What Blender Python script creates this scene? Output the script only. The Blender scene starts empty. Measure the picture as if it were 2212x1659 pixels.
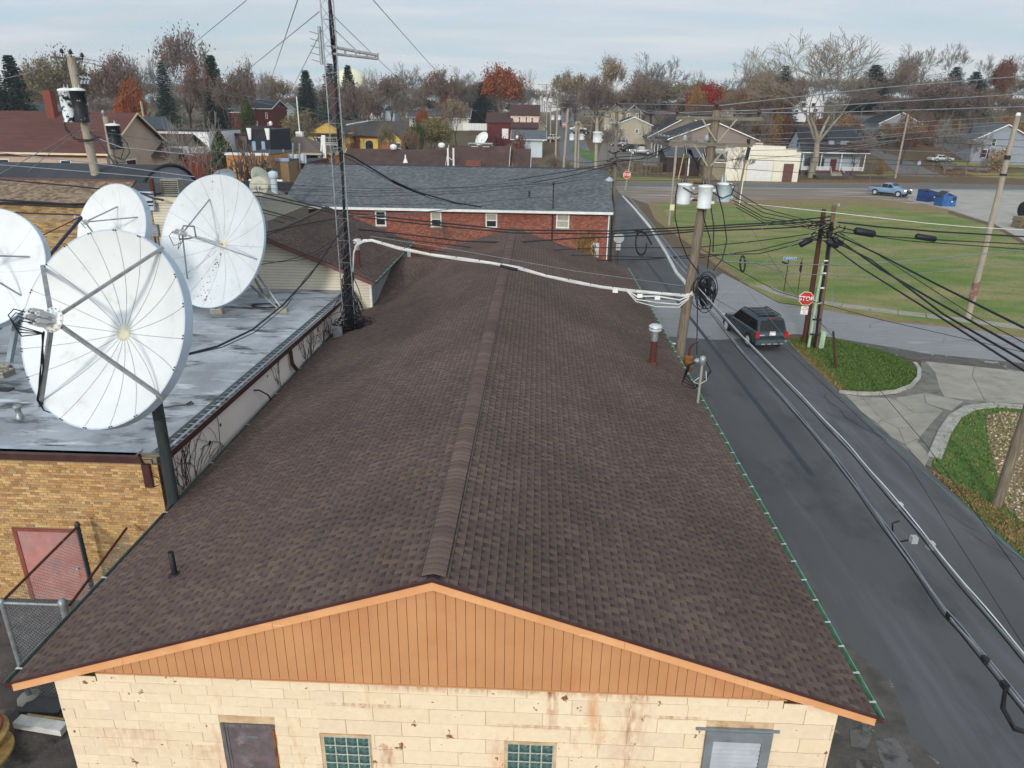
import bpy, bmesh, math, random
from mathutils import Vector, Matrix, noise
random.seed(7)
PI = math.pi
C = bpy.context.scene.collection
scene = bpy.context.scene
RAD = math.radians
# ------------------------------------------------------------------ camera
PSI, TH, RO, FL = RAD(-1.805), RAD(20.99), RAD(.895), 1536.0
CAMH = 11.5
HAZE = 0.0003
fw = Vector((math.sin(PSI)*math.cos(TH), math.cos(PSI)*math.cos(TH), -math.sin(TH)))
rt = Vector((math.cos(PSI), -math.sin(PSI), 0))
up = rt.cross(fw)
rt, up = rt*math.cos(RO)+up*math.sin(RO), up*math.cos(RO)-rt*math.sin(RO)
CAM = Vector((0, 0, CAMH))
cd = bpy.data.cameras.new('camera'); cam = bpy.data.objects.new('camera', cd); C.objects.link(cam)
M3 = Matrix((rt, up, -fw)).transposed()
cam.matrix_world = Matrix.Translation(CAM) @ M3.to_4x4()
cd.sensor_width = 36; cd.lens = 36*FL/2212; cd.clip_start = .1; cd.clip_end = 9000
scene.camera = cam
# ------------------------------------------------------------------ world, sun, exposure
SUN_AZ, SUN_EL = 12.5, 17.0          # degrees west of the -Y direction, height
w = bpy.data.worlds.new('World'); scene.world = w; w.use_nodes = True
nt = w.node_tree; nt.nodes.clear()
def wn(t, **k):
 n = nt.nodes.new(t)
 for a, b in k.items(): setattr(n, a, b)
 return n
out = wn('ShaderNodeOutputWorld'); bg = wn('ShaderNodeBackground')
sky = wn('ShaderNodeTexSky', sky_type='NISHITA', sun_disc=False)
sunv = Vector((-math.sin(RAD(SUN_AZ))*math.cos(RAD(SUN_EL)), -math.cos(RAD(SUN_AZ))*math.cos(RAD(SUN_EL)), math.sin(RAD(SUN_EL))))
sky.sun_elevation = RAD(SUN_EL); sky.sun_rotation = math.atan2(sunv.x, sunv.y)
sky.air_density = 1.0; sky.dust_density = 1.0; sky.ozone_density = 1.5
tc = wn('ShaderNodeTexCoord'); sep = wn('ShaderNodeSeparateXYZ'); nt.links.new(tc.outputs['Generated'], sep.inputs[0])
# project the view direction on a cloud layer
mx = wn('ShaderNodeMath', operation='MAXIMUM'); mx.inputs[1].default_value = .03; nt.links.new(sep.outputs['Z'], mx.inputs[0])
ad = wn('ShaderNodeMath', operation='ADD'); ad.inputs[1].default_value = .10; nt.links.new(mx.outputs[0], ad.inputs[0])
dx = wn('ShaderNodeMath', operation='DIVIDE'); nt.links.new(sep.outputs['X'], dx.inputs[0]); nt.links.new(ad.outputs[0], dx.inputs[1])
dy = wn('ShaderNodeMath', operation='DIVIDE'); nt.links.new(sep.outputs['Y'], dy.inputs[0]); nt.links.new(ad.outputs[0], dy.inputs[1])
cb = wn('ShaderNodeCombineXYZ'); nt.links.new(dx.outputs[0], cb.inputs[0]); nt.links.new(dy.outputs[0], cb.inputs[1])
mp = wn('ShaderNodeMapping'); mp.inputs['Scale'].default_value = (.35, 1.0, 1); mp.inputs['Rotation'].default_value = (0, 0, RAD(10)); nt.links.new(cb.outputs[0], mp.inputs[0])
nz = wn('ShaderNodeTexNoise'); nz.inputs['Scale'].default_value = .9; nz.inputs['Detail'].default_value = 7; nz.inputs['Roughness'].default_value = .52; nz.inputs['Distortion'].default_value = .5
nt.links.new(mp.outputs[0], nz.inputs['Vector'])
rp = wn('ShaderNodeValToRGB'); rp.color_ramp.elements[0].position = .38; rp.color_ramp.elements[1].position = .62
rp.color_ramp.elements[0].color = (.72, .72, .72, 1); rp.color_ramp.elements[1].color = (.97, .97, .97, 1)
nt.links.new(nz.outputs['Fac'], rp.inputs[0])
cmx = wn('ShaderNodeMix', data_type='RGBA'); nt.links.new(rp.outputs[0], cmx.inputs['Factor'])
CLOUD = (6.9, 7.4, 8.0)
nt.links.new(sky.outputs[0], cmx.inputs['A'])
# thin cloud scatters more light toward the sun
dt = wn('ShaderNodeVectorMath', operation='DOT_PRODUCT'); nt.links.new(tc.outputs['Generated'], dt.inputs[0]); dt.inputs[1].default_value = sunv
gl = wn('ShaderNodeMapRange'); gl.inputs['From Min'].default_value = -.2; gl.inputs['To Min'].default_value = 1.0; gl.inputs['To Max'].default_value = 2.3; nt.links.new(dt.outputs['Value'], gl.inputs['Value'])
cs = wn('ShaderNodeVectorMath', operation='SCALE');
nz2 = wn('ShaderNodeTexNoise'); nz2.inputs['Scale'].default_value = 1.7; nz2.inputs['Detail'].default_value = 8; nz2.inputs['Roughness'].default_value = .55; nz2.inputs['Distortion'].default_value = .3
mp3 = wn('ShaderNodeMapping'); mp3.inputs['Scale'].default_value = (.30, .75, 1); mp3.inputs['Location'].default_value = (3.1, 1.7, 0); mp3.inputs['Rotation'].default_value = (0, 0, RAD(-6)); nt.links.new(cb.outputs[0], mp3.inputs[0]); nt.links.new(mp3.outputs[0], nz2.inputs['Vector'])
r2 = wn('ShaderNodeValToRGB'); r2.color_ramp.elements[0].position = .36; r2.color_ramp.elements[0].color = (.80, .95, 1.0, 1); r2.color_ramp.elements[1].position = .66; r2.color_ramp.elements[1].color = (1.12, 1.09, 1.07, 1); e_ = r2.color_ramp.elements.new(.5); e_.color = (.94, .97, 1.0, 1); nt.links.new(nz2.outputs['Fac'], r2.inputs[0])
ml = wn('ShaderNodeVectorMath', operation='MULTIPLY'); ml.inputs[1].default_value = CLOUD; nt.links.new(r2.outputs[0], ml.inputs[0]); nt.links.new(ml.outputs[0], cs.inputs[0]); nt.links.new(gl.outputs[0], cs.inputs['Scale']); nt.links.new(cs.outputs[0], cmx.inputs['B'])
nt.links.new(cmx.outputs['Result'], bg.inputs['Color']); bg.inputs['Strength'].default_value = .10
nt.links.new(bg.outputs[0], out.inputs[0])
sl = bpy.data.lights.new('sun', 'SUN'); sl.energy = 2.0; sl.angle = RAD(5); sl.color = (1, .92, .82)
so = bpy.data.objects.new('sun', sl); C.objects.link(so); so.rotation_euler = sunv.to_track_quat('Z', 'Y').to_euler()
scene.view_settings.view_transform = 'Standard'; scene.view_settings.look = 'None'
scene.view_settings.exposure = 0; scene.view_settings.gamma = 1; scene.view_settings.use_curve_mapping = False
# ------------------------------------------------------------------ helpers
def ray(x, y): return rt*((x-1106)/FL) - up*((y-829.5)/FL) + fw
def gz(x, y, z=0.0): d = ray(x, y); return CAM + d*((z-CAMH)/d.z)
def gy(x, y, Y): d = ray(x, y); return CAM + d*(Y/d.y)
def gx(x, y, X): d = ray(x, y); return CAM + d*(X/d.x)
def sm(t): t = max(0, min(1, t)); return t*t*(3-2*t)
def hgt(x, y):
 a = max(0, y-142-max(0, x-55)*.10)
 h = 10.5*(1-math.exp(-a*.0105)) * sm(a/40+.25)
 h += min(a*.12, 8)*sm((x-52)/30)
 return h if a > 0 else 0
def gt(x, y):
 d = ray(x, y); t = 20.0
 while t < 1500:
  p = CAM+d*t
  if p.z < hgt(p.x, p.y): return p
  t += .5
 return CAM+d*t
def S(h):
 h = h.lstrip('#'); v = [int(h[i:i+2], 16)/255 for i in (0, 2, 4)]
 return tuple(c/12.92 if c <= .04045 else ((c+.055)/1.055)**2.4 for c in v)
class MB:
 def __init__(s): s.v = []; s.f = []; s.c = []; s.m = []; s.col = (1, 1, 1); s.mi = 0; s.sm = []
 def add(s, vs, fs, cols=None, smooth=False):
  n = len(s.v); s.v += [tuple(a) for a in vs]
  for i, f in enumerate(fs):
   s.f.append([n+k for k in f]); s.c.append(cols[i] if cols else s.col); s.m.append(s.mi); s.sm.append(smooth)
 def box(s, c, d, R=None):
  x, y, z = d[0]/2, d[1]/2, d[2]/2
  vs = [Vector((a, b, e)) for a in (-x, x) for b in (-y, y) for e in (-z, z)]
  if R is not None: vs = [R @ v for v in vs]
  c = Vector(c); s.add([v+c for v in vs], [(0,1,3,2),(4,6,7,5),(0,4,5,1),(2,3,7,6),(0,2,6,4),(1,5,7,3)])
 def b2(s, a, b): s.box([(a[i]+b[i])/2 for i in range(3)], [abs(b[i]-a[i]) for i in range(3)])
 def beam(s, p, q, w, h=None, upv=(0, 0, 1)):
  p, q = Vector(p), Vector(q); d = (q-p); L = d.length; d.normalize(); u = Vector(upv)
  if abs(d.dot(u)) > .99: u = Vector((0, 1, 0))
  r = d.cross(u).normalized(); u = r.cross(d); R = Matrix((r, d, u)).transposed()
  s.box((p+q)/2, (w, L, h or w), R)
 def tube(s, P, r, n=6, cap=True, smooth=True):
  P = [Vector(p) for p in P]; m = len(P)
  R = r if isinstance(r, (list, tuple)) else [r]*m
  vs = []; prev = None
  for i, p in enumerate(P):
   d = (P[min(i+1, m-1)]-P[max(i-1, 0)])
   if d.length < 1e-9: d = Vector((0, 0, 1))
   d.normalize()
   if prev is None:
    a = Vector((0, 0, 1)) if abs(d.z) < .9 else Vector((1, 0, 0)); u = d.cross(a).normalized()
   else: u = (prev-d*prev.dot(d)).normalized()
   prev = u; w_ = d.cross(u)
   for k in range(n):
    t = 2*PI*k/n; vs.append(p+(u*math.cos(t)+w_*math.sin(t))*R[i])
  fs = [(i*n+k, i*n+(k+1) % n, (i+1)*n+(k+1) % n, (i+1)*n+k) for i in range(m-1) for k in range(n)]
  s.add(vs, fs, smooth=smooth)
  if cap: s.add(vs[:n], [tuple(reversed(range(n)))]); s.add(vs[-n:], [tuple(range(n))])
 def lathe(s, prof, o=(0, 0, 0), n=16, R=None, smooth=True):
  o = Vector(o); vs = []
  for (r, z) in prof:
   for k in range(n):
    t = 2*PI*k/n; v = Vector((r*math.cos(t), r*math.sin(t), z)); vs.append((R @ v if R is not None else v)+o)
  m = len(prof); s.add(vs, [(i*n+k, i*n+(k+1) % n, (i+1)*n+(k+1) % n, (i+1)*n+k) for i in range(m-1) for k in range(n)], smooth=smooth)
  s.add(vs[:n], [tuple(reversed(range(n)))]); s.add(vs[-n:], [tuple(range(n))])
 def poly(s, pts): s.add(pts, [tuple(range(len(pts)))])
 def prism(s, pts, off):
  off = Vector(off); n = len(pts); P = [Vector(p) for p in pts]
  s.add(P+[p+off for p in P], [tuple(reversed(range(n))), tuple(range(n, 2*n))]+[(i, (i+1) % n, n+(i+1) % n, n+i) for i in range(n)])
 def mesh(s, name, mats):
  me = bpy.data.meshes.new(name); me.from_pydata(s.v, [], s.f)
  for m in (mats if isinstance(mats, (list, tuple)) else [mats]): me.materials.append(m)
  me.polygons.foreach_set('material_index', s.m); me.polygons.foreach_set('use_smooth', s.sm)
  a = me.color_attributes.new('col', 'FLOAT_COLOR', 'CORNER'); buf = []
  for f, c in zip(s.f, s.c):
   if c and isinstance(c[0], (tuple, list)):
    for q in c: buf += [q[0], q[1], q[2], 1]
   else: buf += [c[0], c[1], c[2], 1]*len(f)
  a.data.foreach_set('color', buf)
  me.validate(clean_customdata=False); return me
 def build(s, name, mats, parent=None, kind=None, world=False, label=None):
  o = bpy.data.objects.new(name, s.mesh(name, mats)); C.objects.link(o)
  if parent is not None:
   o.parent = parent
   if world: o.matrix_parent_inverse = wm(parent).inverted()
  if kind: o['kind'] = kind
  if label: o['label'] = label
  return o
_WM = {}
def wm(o):
 m = o.matrix_basis.copy()
 while o.parent:
  m = o.parent.matrix_basis @ o.matrix_parent_inverse @ m; o = o.parent
 return m
def tag(o, label, cat, group=None):
 o['label'] = label; o['category'] = cat
 if group: o['group'] = group
 return o
def thing(name, label, cat, loc=(0, 0, 0), rz=0, group=None):
 o = bpy.data.objects.new(name, None); C.objects.link(o); o.location = loc; o.rotation_euler = (0, 0, rz); o.empty_display_size = .2
 return tag(o, label, cat, group)
def single(mb, name, mats, label, cat, group=None): return tag(mb.build(name, mats), label, cat, group)
def dup(root, loc, rz=0, label=None, group=None, scale=None):
 r = root.copy(); C.objects.link(r); r.location = loc; r.rotation_euler = (0, 0, rz)
 if label: r['label'] = label
 if group: r['group'] = group
 if scale: r.scale = scale
 for ch in root.children:
  c = ch.copy(); C.objects.link(c); c.parent = r
  for g in ch.children: d = g.copy(); C.objects.link(d); d.parent = c
 return r
# ------------------------------------------------------------------ materials
MATS = {}
def mat(name, col=None, col2=None, rough=.8, scale=3, mixp=(.35, .65), bump=0, bscale=20, metal=0, attr=False, spec=.3, stretch=(1, 1, 1), stain=None, stain2=None, vary=.0, blotch=0, emit=None, trans=0, alpha=1):
 if name in MATS: return MATS[name]
 m = bpy.data.materials.new(name); m.use_nodes = True; t = m.node_tree; N = t.nodes; L = t.links
 b = N['Principled BSDF']; b.inputs['Roughness'].default_value = rough; b.inputs['Metallic'].default_value = metal
 b.inputs['Specular IOR Level'].default_value = spec
 tcn = N.new('ShaderNodeTexCoord'); mpn = N.new('ShaderNodeMapping'); mpn.inputs['Scale'].default_value = stretch
 L.new(tcn.outputs['Object'], mpn.inputs[0])
 def noise_(sc, det=6, rg=.6, vec=None):
  n = N.new('ShaderNodeTexNoise'); n.inputs['Scale'].default_value = sc; n.inputs['Detail'].default_value = det; n.inputs['Roughness'].default_value = rg
  L.new((vec or mpn).outputs[0], n.inputs['Vector']); return n
 def ramp(src, lo, hi, c0=(0, 0, 0, 1), c1=(1, 1, 1, 1)):
  r = N.new('ShaderNodeValToRGB'); r.color_ramp.elements[0].position = lo; r.color_ramp.elements[1].position = hi
  r.color_ramp.elements[0].color = c0; r.color_ramp.elements[1].color = c1; L.new(src, r.inputs[0]); return r
 if attr:
  at = N.new('ShaderNodeAttribute'); at.attribute_name = 'col'; cur = at.outputs['Color']
  if vary:
   n = noise_(scale); r = ramp(n.outputs['Fac'], .3, .7, (1-vary,)*3+(1,), (1+vary,)*3+(1,))
   mm = N.new('ShaderNodeMix'); mm.data_type = 'RGBA'; mm.blend_type = 'MULTIPLY'; mm.inputs['Factor'].default_value = 1
   L.new(cur, mm.inputs['A']); L.new(r.outputs[0], mm.inputs['B']); cur = mm.outputs['Result']
 else:
  c2 = col2 or tuple(c*.8 for c in col)
  n = noise_(scale); r = ramp(n.outputs['Fac'], mixp[0], mixp[1], tuple(col)+(1,), tuple(c2)+(1,)); cur = r.outputs[0]
 for st in (stain, stain2):
  if st:
   c3, sc, lo, hi = st[:4]; vec = mpn
   if len(st) > 4:
    vec = N.new('ShaderNodeMapping'); vec.inputs['Scale'].default_value = st[4]; L.new(tcn.outputs['Object'], vec.inputs[0])
   n = noise_(sc, 8, .65, vec); r = ramp(n.outputs['Fac'], lo, hi)
   mm = N.new('ShaderNodeMix'); mm.data_type = 'RGBA'; L.new(r.outputs[0], mm.inputs['Factor']); L.new(cur, mm.inputs['A']); mm.inputs['B'].default_value = tuple(c3)+(1,); cur = mm.outputs['Result']
 if blotch:
  gm_ = N.new('ShaderNodeNewGeometry'); mp2 = N.new('ShaderNodeMapping'); L.new(gm_.outputs['Position'], mp2.inputs[0]); n = noise_(.33, 5, .55, mp2); r = ramp(n.outputs['Fac'], .35, .68, (1+blotch*.5,)*3+(1,), (1-blotch,)*3+(1,))
  mm = N.new('ShaderNodeMix'); mm.data_type = 'RGBA'; mm.blend_type = 'MULTIPLY'; mm.inputs['Factor'].default_value = 1; L.new(cur, mm.inputs['A']); L.new(r.outputs[0], mm.inputs['B']); cur = mm.outputs['Result']
 L.new(cur, b.inputs['Base Color'])
 if bump:
  n = noise_(bscale, 5); bn = N.new('ShaderNodeBump'); bn.inputs['Strength'].default_value = min(1, bump); bn.inputs['Distance'].default_value = .02*max(1, bump); L.new(n.outputs['Fac'], bn.inputs['Height']); L.new(bn.outputs[0], b.inputs['Normal'])
 if emit: b.inputs['Emission Color'].default_value = tuple(emit[0])+(1,); b.inputs['Emission Strength'].default_value = emit[1]
 if trans: b.inputs['Transmission Weight'].default_value = trans; b.inputs['IOR'].default_value = 1.45
 MATS[name] = m; return m
mShin = mat('brown_shingle', attr=True, rough=.93, scale=60, vary=.2, blotch=.2, spec=.15, bump=.25, bscale=250)
mShinG = mat('grey_shingle', attr=True, rough=.93, scale=40, vary=.15, blotch=.1, spec=.15)
mBrick = mat('brick', attr=True, rough=.9, scale=30, vary=.15, spec=.2, bump=.2, bscale=90)
mBlock = mat('painted_block', attr=True, rough=.75, scale=9, vary=.05, bump=.25, bscale=45, spec=.25,
   stain=(S('c98c58'), 1.2, .60, .76, (1.2, 1, .35)), stain2=(S('855535'), 4.5, .648, .665))
mCream = mat('cream_joint', S('cdb590'), S('b08f6a'), rough=.8, scale=3, bump=.3, stain=(S('8a4a2a'), 1.7, .55, .72))
mMortar = mat('mortar', S('8f8068'), S('75684f'), scale=20, rough=.95)
mMortarR = mat('mortar_red', S('8b6c5e'), S('77584a'), scale=20, rough=.95)
mOrange = mat('orange_siding', S('c08c5f'), S('b58257'), rough=.6, scale=.8, bump=.05, stain=(S('b0714c'), .6, .5, .8))
mPeach = mat('peach_fascia', S('dba474'), S('cf9564'), rough=.55, scale=1.5, stain=(S('e6bd95'), 3, .62, .7, (.5, .5, 3)))
mBrownT = mat('brown_trim', S('4b2f2b'), S('3b2523'), rough=.45, scale=3)
mGreen = mat('green_gutter', S('6a9478'), S('587f67'), rough=.5, scale=6, stain=(S('4a5f55'), 2.5, .6, .78))
mWhite = mat('white_paint', S('e4e4e0'), S('d2d2cc'), rough=.5, scale=4)
mWhiteD = mat('dish_white', S('d6d8d7'), S('cdd0cf'), rough=.42, scale=1.2, stain=(S('b9bcb8'), 2.2, .58, .8))
mWhiteDirty = mat('dish_white_dirty', S('cacecf'), S('c0c5c5'), rough=.45, scale=1.2, stain=(S('77786f'), 4.0, .66, .69), stain2=(S('a9aaa4'), 1.6, .6, .8))
mDishBack = mat('dish_rim_blue', S('b3c0cb'), S('a5b2bd'), rough=.5, scale=2)
mGalv = mat('galvanised', S('9aa0a2'), S('7d8385'), rough=.45, metal=.5, scale=8)
mSteelG = mat('grey_steel', S('8b8d8e'), S('6e7072'), rough=.5, scale=5, stain=(S('6b4a35'), 4, .66, .75))
mBlack = mat('black_rubber', S('16161a'), S('202025'), rough=.5, scale=8)
mBlackM = mat('black_metal', S('1e1d1f'), S('2c2b2c'), rough=.6, scale=8)
mDarkPole = mat('dark_steel_pole', S('2c3233'), S('3a4040'), rough=.5, scale=3, stretch=(3, 3, .6))
mWood = mat('weathered_pole_wood', S('857a6a'), S('5f5548'), rough=.9, scale=5, stretch=(6, 6, .35), bump=.8, bscale=20, stain=(S('5a3a24'), 2.2, .60, .7, (3, 3, .25)))
mWoodL = mat('pale_pole_wood', S('a89f8f'), S('857b6c'), rough=.9, scale=5, stretch=(6, 6, .3), bump=.5, bscale=18)
mWoodR = mat('red_brown_pole_wood', S('5b3a28'), S('40281c'), rough=.85, scale=5, stretch=(6, 6, .3), bump=.4)
mArm = mat('crossarm_wood', S('7c7768'), S('5b574b'), rough=.9, scale=4, stretch=(.5, 6, 6), bump=.4)
mRust = mat('rust', S('5c3024'), S('43251c'), rough=.85, scale=9, bump=.2, stain=(S('8d4f2a'), 4, .6, .7))
mRustO = mat('orange_rust', S('8f602f'), S('643b20'), rough=.85, scale=7)
mAlu = mat('white_aluminium', S('c9cbcb'), S('b2b5b6'), rough=.4, metal=.3, scale=6)
mTrans = mat('transformer_paint', S('cfd3d2'), S('bfc4c3'), rough=.45, scale=3, stain=(S('8f8f85'), 4, .64, .7))
mTransG = mat('transformer_paint_grey', S('a9b7bb'), S('9aa9ad'), rough=.45, scale=3)
mTransP = mat('transformer_paint_peeling', S('d5dadd'), S('c4cacc'), rough=.5, scale=3, stain=(S('131315'), 2.4, .50, .55))
mTransB = mat('transformer_paint_black', S('151517'), S('1c1c1e'), rough=.5, scale=3, stain=(S('d0d5d8'), 2.6, .62, .66))
mCeram = mat('brown_insulator', S('2c1716'), S('3a1f1c'), rough=.25, spec=.6)
mCeramG = mat('grey_insulator', S('9fa5aa'), S('8a9095'), rough=.3, spec=.6)
mWire = mat('aluminium_wire', S('8d9194'), S('777b7e'), rough=.5, metal=.3)
mWireW = mat('white_cable', S('d8d8d4'), S('c0c0bc'), rough=.5)
mGlass = mat('window_glass', S('1f262b'), S('2b343a'), rough=.08, spec=.8, scale=.6)
mGlassG = mat('glass_block', S('52706c'), S('31443f'), rough=.12, spec=.9, scale=14, bump=.9, bscale=18, mixp=(.4, .6))
mBlind = mat('window_blind', S('a9a89b'), S('989789'), rough=.6)
mTaupeDoor = mat('mauve_metal_door', S('6f6166'), S('57504f'), rough=.6, scale=4, stain=(S('8a8086'), 3, .55, .7), stain2=(S('4b3a36'), 6, .62, .7))
mRedDoor = mat('faded_red_door', S('b5827a'), S('a36c64'), rough=.6, scale=2.2, stain=(S('8f7f80'), 1.2, .48, .7), stain2=(S('b04a35'), 4, .62, .72, (2, 2, .5)))
mSilver = mat('silver_roof_coating', S('83868a'), S('a6aaae'), rough=.6, scale=.8, bump=.25, bscale=6, stretch=(.8, .5, 1), mixp=(.38, .62), stain=(S('424244'), .9, .53, .64, (.6, 1.5, 1)), stain2=(S('c3c7ca'), 1.3, .56, .66, (.4, 1.6, 1)))
mStucco = mat('pinkish_stucco', S('e6dad0'), S('dacdc3'), rough=.85, scale=.7, bump=.2, bscale=25, stain=(S('5a4d49'), 3, .67, .75, (1, 1, .5)))
mVine = mat('dry_vine', S('4a3a33'), S('38302b'), rough=.9)
mSideSh = mat('siding_lap_shadow', S('7d776a'), rough=.8)  # wall core coloured dark so gaps between boards read as lap shadow
mSideCream = mat('cream_vinyl', S('cdc6b2'), S('c4bca8'), rough=.55, scale=2)
mSideGrey = mat('grey_vinyl', S('8b8f90'), S('808485'), rough=.6, scale=2)
mSideBlue = mat('pale_blue_siding', S('a3adb5'), S('98a3ab'), rough=.6)
mStop = mat('stop_red', S('c22a1f'), S('b5261d'), rough=.4, spec=.5)
mSignW = mat('sign_white', S('eceae6'), S('e2e0dc'), rough=.4)
mSignB = mat('sign_blue', S('2f7fc0'), S('2a74b2'), rough=.4)
mSignBack = mat('sign_back', S('b8bab8'), S('a5a7a5'), rough=.45, metal=.4)
mPostB = mat('brown_post', S('4f3226'), S('3f281f'), rough=.8)
mConcr = mat('concrete', S('9c968a'), S('8a8479'), rough=.9, scale=1.2, bump=.25, bscale=30, stain=(S('5c5852'), 1.3, .60, .78))
mCurb = mat('curb_concrete', S('aba79d'), S('908b81'), rough=.9, scale=3, bump=.3, bscale=30, stain=(S('55524c'), 2.5, .6, .72))
mLime = mat('pale_green_conduit', S('a9bfa0'), S('9bb193'), rough=.5)
mLeafLit = mat('orange_hivis', S('d8742e'), S('c86322'), rough=.6)
# ------------------------------------------------------------------ GROUND, ROADS
def sheet(name, pts, z, m, kind='structure', step=None, world=True):
 """flat polygon sheet, subdivided so it can follow the terrain"""
 bm = bmesh.new(); vs = [bm.verts.new((p[0], p[1], 0)) for p in pts]; f = bm.faces.new(vs)
 f.normal_update()
 if f.normal.z < 0: f.normal_flip()
 bmesh.ops.triangulate(bm, faces=bm.faces[:])
 if step:
  xs = [p[0] for p in pts]; ys = [p[1] for p in pts]; y = min(ys)+step
  while y < max(ys):
   g = bm.verts[:]+bm.edges[:]+bm.faces[:]; bmesh.ops.bisect_plane(bm, geom=g, plane_co=(0, y, 0), plane_no=(0, 1, 0)); y += step
  x = min(xs)+step
  while x < max(xs):
   g = bm.verts[:]+bm.edges[:]+bm.faces[:]; bmesh.ops.bisect_plane(bm, geom=g, plane_co=(x, 0, 0), plane_no=(1, 0, 0)); x += step
 bm.normal_update()
 for f in bm.faces:
  if f.normal.z < 0: f.normal_flip()
 for v in bm.verts: v.co.z = (hgt(v.co.x, v.co.y) if step else 0)+z
 me = bpy.data.meshes.new(name); bm.to_mesh(me); bm.free(); me.materials.append(m)
 o = bpy.data.objects.new(name, me); C.objects.link(o); o['kind'] = kind; return o
def P2(l): return [tuple(gz(x, y, 0)[:2]) for x, y in l]
mGround = mat('leaf_strewn_grass_ground', S('5e5038'), S('5e4a38'), rough=.95, scale=.10, stretch=(1, 1, 1), stain=(S('525834'), .05, .55, .66), stain2=(S('6b4f38'), .5, .55, .72), bump=.5, bscale=1.5)
mAsph = mat('dark_asphalt', S('585757'), S('4c4b4c'), rough=.85, scale=.35, stretch=(1, .35, 1), bump=.15, bscale=40, stain=(S('67666a'), .5, .52, .72, (1.5, .12, 1)), stain2=(S('3c3c3e'), .35, .54, .72, (1, .6, 1)))
mAsphL = mat('pale_asphalt', S('8a8a89'), S('7e7e7d'), rough=.9, scale=.8, bump=.2, bscale=30, stretch=(.4, 1.6, 1), stain=(S('5a5c5f'), .9, .655, .68, (1, 2.5, 1)), stain2=(S('9a9b9b'), .8, .56, .7))
mAsphW = mat('worn_asphalt', S('6c6b6b'), S('616060'), rough=.9, scale=.5, bump=.2, bscale=30, stain=(S('3c3c3d'), 1.3, .6, .66))
mShould = mat('crumbled_shoulder', S('625d57'), S('4c4844'), rough=.95, scale=2, bump=.6, bscale=14, stain=(S('96918a'), 1.1, .60, .65), stain2=(S('57513a'), .9, .62, .72))
mGrass = mat('green_lawn', S('536d2a'), S('6b7636'), rough=.9, scale=.5, bump=.8, bscale=18, stretch=(.6, 1.2, 1), stain=(S('8a7f55'), .16, .43, .62, (.7, 1.6, 1)), stain2=(S('7e7748'), 2.0, .56, .74, (.5, 1.5, 1)))
mGrassG = mat('lush_grass', S('46602a'), S('546c30'), rough=.9, scale=1.2, bump=.8, bscale=22, stain=(S('6f7a3c'), 2.5, .60, .75))
mDry = mat('dry_grass', S('8a7450'), S('7a6a48'), rough=.95, scale=2, bump=.9, bscale=14, stain=(S('5e5a34'), 1.2, .52, .66), stain2=(S('a88d66'), 3, .62, .75))
mGravel = mat('gravel_lot', S('87786b'), S('72655b'), rough=.95, scale=.5, stretch=(.15, 1, 1), bump=.5, bscale=8, stain=(S('a89c8e'), .35, .52, .66, (.2, 1.5, 1)), stain2=(S('5c5450'), .3, .6, .72, (.2, 1, 1)))
mGravelP = mat('pale_gravel', S('a59f95'), S('979186'), rough=.95, scale=.4, bump=.4, bscale=8, stain=(S('b5b1a8'), .3, .56, .7, (.3, 1, 1)))
mDirt = mat('dark_cinder_ground', S('5a5450'), S('433e3b'), rough=.95, scale=1.5, bump=.8, bscale=18, stain=(S('7a736c'), 2.2, .6, .72), stain2=(S('2b2828'), .7, .58, .66))
# terrain sheet to the horizon
gb = MB(); xs = [-3000, -1500, -700, -400]+list(range(-300, 301, 12))+[400, 700, 1500, 3000]; ys = [-400, -100, 0, 60, 120]+list(range(130, 420, 10))+[450, 500, 600, 800, 1200, 2000, 4000]
for y in ys:
 for x in xs: gb.v.append((x, y, hgt(x, y)-.012))
nx = len(xs)
for j in range(len(ys)-1):
 for i in range(nx-1): gb.f.append((j*nx+i, j*nx+i+1, (j+1)*nx+i+1, (j+1)*nx+i)); gb.c.append((1, 1, 1)); gb.m.append(0); gb.sm.append(True)
gb.build('ground', mGround, kind='structure')
# street
edgeR = [(14.3, -12), (14.25, 18), (13.85, 23), (13.75, 30), (13.85, 37.8)]
sheet('street', [(6.45, -12), (13.9, -12), (13.9, 30), (13.7, 38), (15.2, 50), (12.9, 62), (12.3, 80), (12.0, 126), (5.0, 126), (6.2, 60), (6.5, 30)], .004, mAsph)
sheet('street', [(4.9, 138), (11.9, 138), (11.7, 160), (12.3, 230), (14, 320), (22, 600), (15, 600), (6.5, 320), (5.2, 230), (4.6, 160)], .03, mAsphW, step=8)
top = P2([(1560, 590), (1618, 620), (1682, 655), (1768, 667), (1940, 696), (2101, 711), (2212, 730)]); bot = P2([(2212, 786), (1994, 764), (1930, 752), (1860, 741), (1779, 727), (1715, 722)])
sheet('side_street', top+[(60, 31.5), (60, 26.5)]+bot+[(13.6, 38.4), (10, 37.5), (7.0, 38), (6.9, 46.5), (10, 46)], .009, mAsphL)
sheet('road_shoulder', P2([(2230, 787), (1994, 763), (1930, 751), (1860, 740), (1779, 726), (1860, 747), (1930, 767), (1990, 782), (2230, 808)]), .014, mShould)
sheet('gravel_strip', [(5.3, -5), (7.7, -5), (7.5, 3), (8.0, 6), (7.7, 8), (8.3, 9.5), (7.7, 11), (8.0, 12.5), (7.3, 14), (7.5, 15.5), (6.9, 17), (7.0, 19), (6.5, 21), (6.5, 30), (6.25, 45), (6.4, 56), (5.35, 56)], .010, mShould)
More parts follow.
